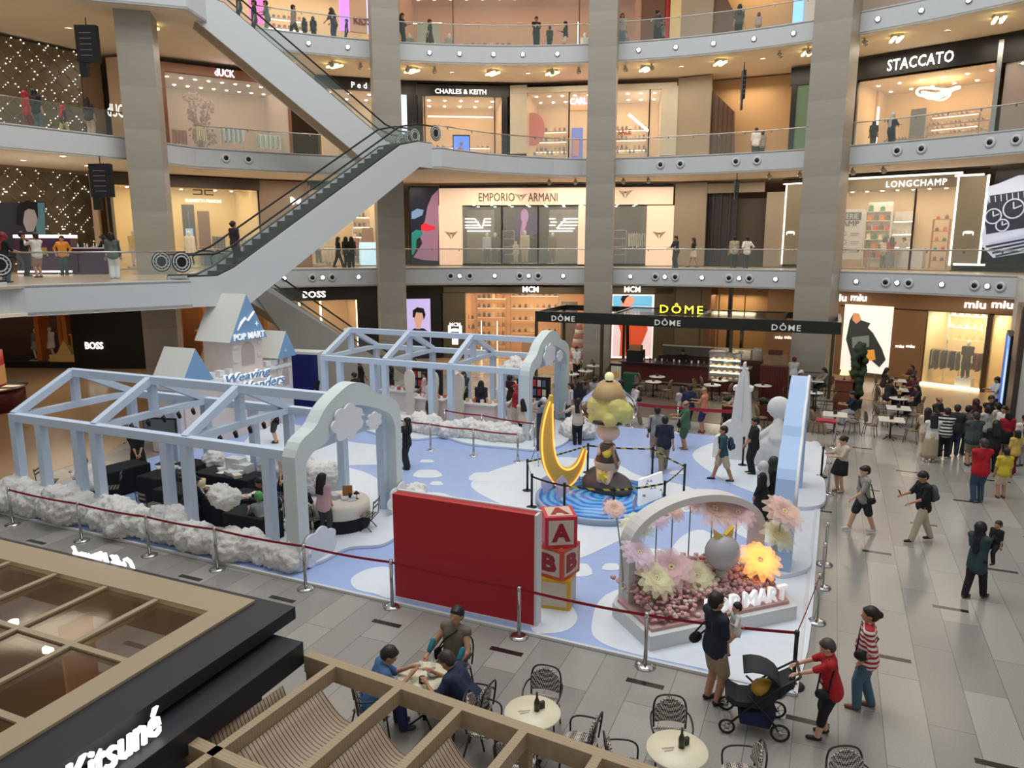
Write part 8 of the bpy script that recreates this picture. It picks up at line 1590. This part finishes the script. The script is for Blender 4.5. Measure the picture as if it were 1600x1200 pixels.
upz(1382,30.3,L1,60,1.62,'shop visitor in white behind the red-topped visitor at the counter',WHT,DGR,BOB,'front'); upz(1392,29.6,L1,85,1.66,'shop visitor in red top and grey skirt at the white counter',srgb(170,30,40),srgb(110,110,130),LNG,'front',leg='longskirt'); upz(1411,30.6,L1,200,1.62,'shop assistant in grey at the right end of the white counter',srgb(170,160,160),BLK_,SHT,'front')
def pl1(px,py,face,h,label,top,bottom,hair=SHT,pose='stand',**k):p=G(px,py,L1-.04); return person(p,face,h,label,top,bottom,hair,pose,k.pop('skin','tan'),vox=.026,**k)
pl1(10,442,60,1.66,'person in black with red headscarf at the far left of the landing',BLK_,srgb(80,100,110),('scarf',srgb(130,30,44)),'rail'); pl1(42,432,40,1.76,'man in black T-shirt seen from behind on the landing',BLK_,BLK_,SHT,'front',fat=1.15); pl1(62,434,160,1.7,'man in white long-sleeved top raising a phone on the landing',WHT,srgb(150,110,100),SHT,'photo',leg='shorts',sleeve=.9); pl1(102,430,275,1.62,'woman in orange top leaning on the landing railing',srgb(214,140,50),srgb(50,64,60),SHT,'hips',sleeve=.8)
pl1(120,426,330,1.68,'shop assistant in black left of the low purple table',BLK_,BLK_,BOB,'reach',sleeve=.9); pl1(166,428,190,1.66,'shop assistant in black right of the low purple table',BLK_,BLK_,BOB,'phone',sleeve=.9); o=pl1(180,436,110,1.7,'woman in grey-green jacket and white trousers with a handbag on the landing',srgb(90,98,90),srgb(214,220,220),BOB,'stand',leg='wide',sleeve=.95); b=handbag(o,BLK_,1,.0,.03); tag(b,'dark handbag of the woman in the grey-green jacket','bag')
person(Vector((-10.45,28.35,L1+.42)),60,1.66,'person in dark clothes standing low on the long escalator',srgb(50,40,50),BLK_,BUN,'stand',vox=.03)
# --- second floor
def pl2(px,py,z,face,h,label,top,bottom,hair=SHT,pose='stand',**k):p=G(px,py,z-.04); return person(p,face,h,label,top,bottom,hair,pose,k.pop('skin','tan'),vox=.03,**k)
def rd(px,d,z,face,h,label,*a,**k):return upz(px,24+d,z,face,h,label,*a,**k)
for(px,Y,face,lab,tp,bt,hr_,ps)in((60,31.2,80,'woman in black with long dark scarf on the second floor at left',BLK_,srgb(80,90,100),('scarf',BLK_),'stand'),(45,31.6,70,'person in red beside the dark scarf on the second floor at left',srgb(180,50,50),srgb(120,60,60),('scarf',srgb(160,30,40)),'stand'),(100,32.6,60,'child with bright red headscarf on the second floor at left',srgb(60,50,50),srgb(190,190,120),('scarf',srgb(200,30,30)),'walk'),(141,32.9,80,'woman with long dark hair and pale bag on the second floor at left',srgb(60,60,64),srgb(190,180,160),LNG,'stand')):
    q=atY(px,200,Y); person(Vector((q.x,Y,L2-.04)),face,1.3 if 'child' in lab else 1.66,lab,tp,bt,hr_,ps,'tan',vox=.03)
upz(1181,27.5,L2,85,1.66,'person in white T-shirt in the amber lobby of the second floor',WHT,DGR,SHT,'stand'); upz(1191,27.8,L2,95,1.5,'shorter person in grey in the amber lobby of the second floor',GRY,DGR,SHT,'stand'); upz(1393,27.0,L2,20,1.72,'person in dark navy with pale headscarf before the shoe shop at upper right',NAVY,BLK_,('scarf',srgb(170,170,170)),'phone'); upz(1366,26.0,L2,60,1.3,'child with dark hair before the shoe shop at upper right',srgb(50,44,40),DGR,BOB,'stand')
# --- top floor
TF=[(418,25.4,200,'person in grey-green at the railing near the top-floor pink pillar',srgb(96,120,110),srgb(100,116,110),SHT,'rail',{}),(458,25.5,30,'man in grey top and black trousers at the top-floor railing by the yellow shelves',srgb(150,140,130),BLK_,SHT,'walk',{}),(475,25.2,80,'short dark-haired child left at the top-floor railing',BLK_,BLK_,BOB,'stand',{'h':1.05}),(489,25.2,90,'child with dark hair and black top at the top-floor railing',BLK_,BLK_,BOB,'stand',{'h':1.15}),
      (522,25.0,150,'woman in dark blouse pointing beside the violet pillar on the top floor',srgb(50,44,60),srgb(60,60,100),LNG,'reach',{}),(541,25.0,200,'person crouched in dark colours by the top-floor letters',srgb(50,44,70),DGR,SHT,'stand',{'h':1.15}),(628,25.0,340,'person in black holding a phone right of the second column, top floor',BLK_,BLK_,BOB,'phone',{}),(671,25.8,15,'woman in long black walking right on the top floor',BLK_,srgb(40,36,36),SHT,'walk',{'leg':'dress'}),
      (838,25.0,280,'man in black with a hand on his chin at the top-floor railing',BLK_,BLK_,SHT,'phone',{}),(859,25.2,100,'boy with a backpack on the top floor, right of the man in black',srgb(50,60,50),DGR,SHT,'stand',{'h':1.25}),(884,25.3,190,'person in black top and pale shorts on the top floor before the third column',BLK_,srgb(220,200,180),SHT,'phone',{'leg':'shorts','h':1.5}),(972,25.0,270,'woman in pale top and wide light jeans right of the third column, top floor',srgb(170,170,166),srgb(110,134,140),LNG,'stand',{'leg':'wide'}),(1027,25.0,30,'woman in patterned dark dress with a phone on the top floor',srgb(70,70,70),srgb(34,32,38),BUN,'phone',{'leg':'longskirt','h':1.7}),
      (1035,25.6,60,'child in grey half hidden behind the woman in the patterned dress',srgb(130,130,130),DGR,SHT,'stand',{'h':1.2}),(1155,25.6,80,'person in dark trousers and grey top at the far right top-floor railing',srgb(80,80,76),BLK_,LNG,'stand',{}),(1186,25.2,80,'child with red-brown hair at the right of the top floor',srgb(190,170,160),GRY,('bob',srgb(110,30,26)),'stand',{'h':1.05})]
for px,rad,face,lab,tp,bt,hr_,ps,kw in TF:hh_=kw.pop('h',1.68); upz(px,rad,L3,face,hh_,lab,tp,bt,hr_,ps,**kw)
for q,lab,tp,bt in((.80,'rider in black near the top of the tan-bottomed escalator',BLK_,BLK_),(.735,'rider with black hair lower on the tan-bottomed escalator',srgb(40,60,56),BLK_),(.90,'rider in pale clothes higher on the tan-bottomed escalator',srgb(150,170,160),GRY)):
    a=Vector((-4.95,37.4)); b=Vector((-13.3,33.3)); p=a.lerp(b,q)+Vector((-.44,.9))*.45*-1*-1; z=L2+(L3-L2)*min(1,max(0,(q*9.3-.9)/7.8)); person(Vector((p.x,p.y,z)),200,1.66,lab,tp,bt,SHT if 'black hair' in lab else BOB,'stand',vox=.03)
bpy.data.scenes.remove(WS)
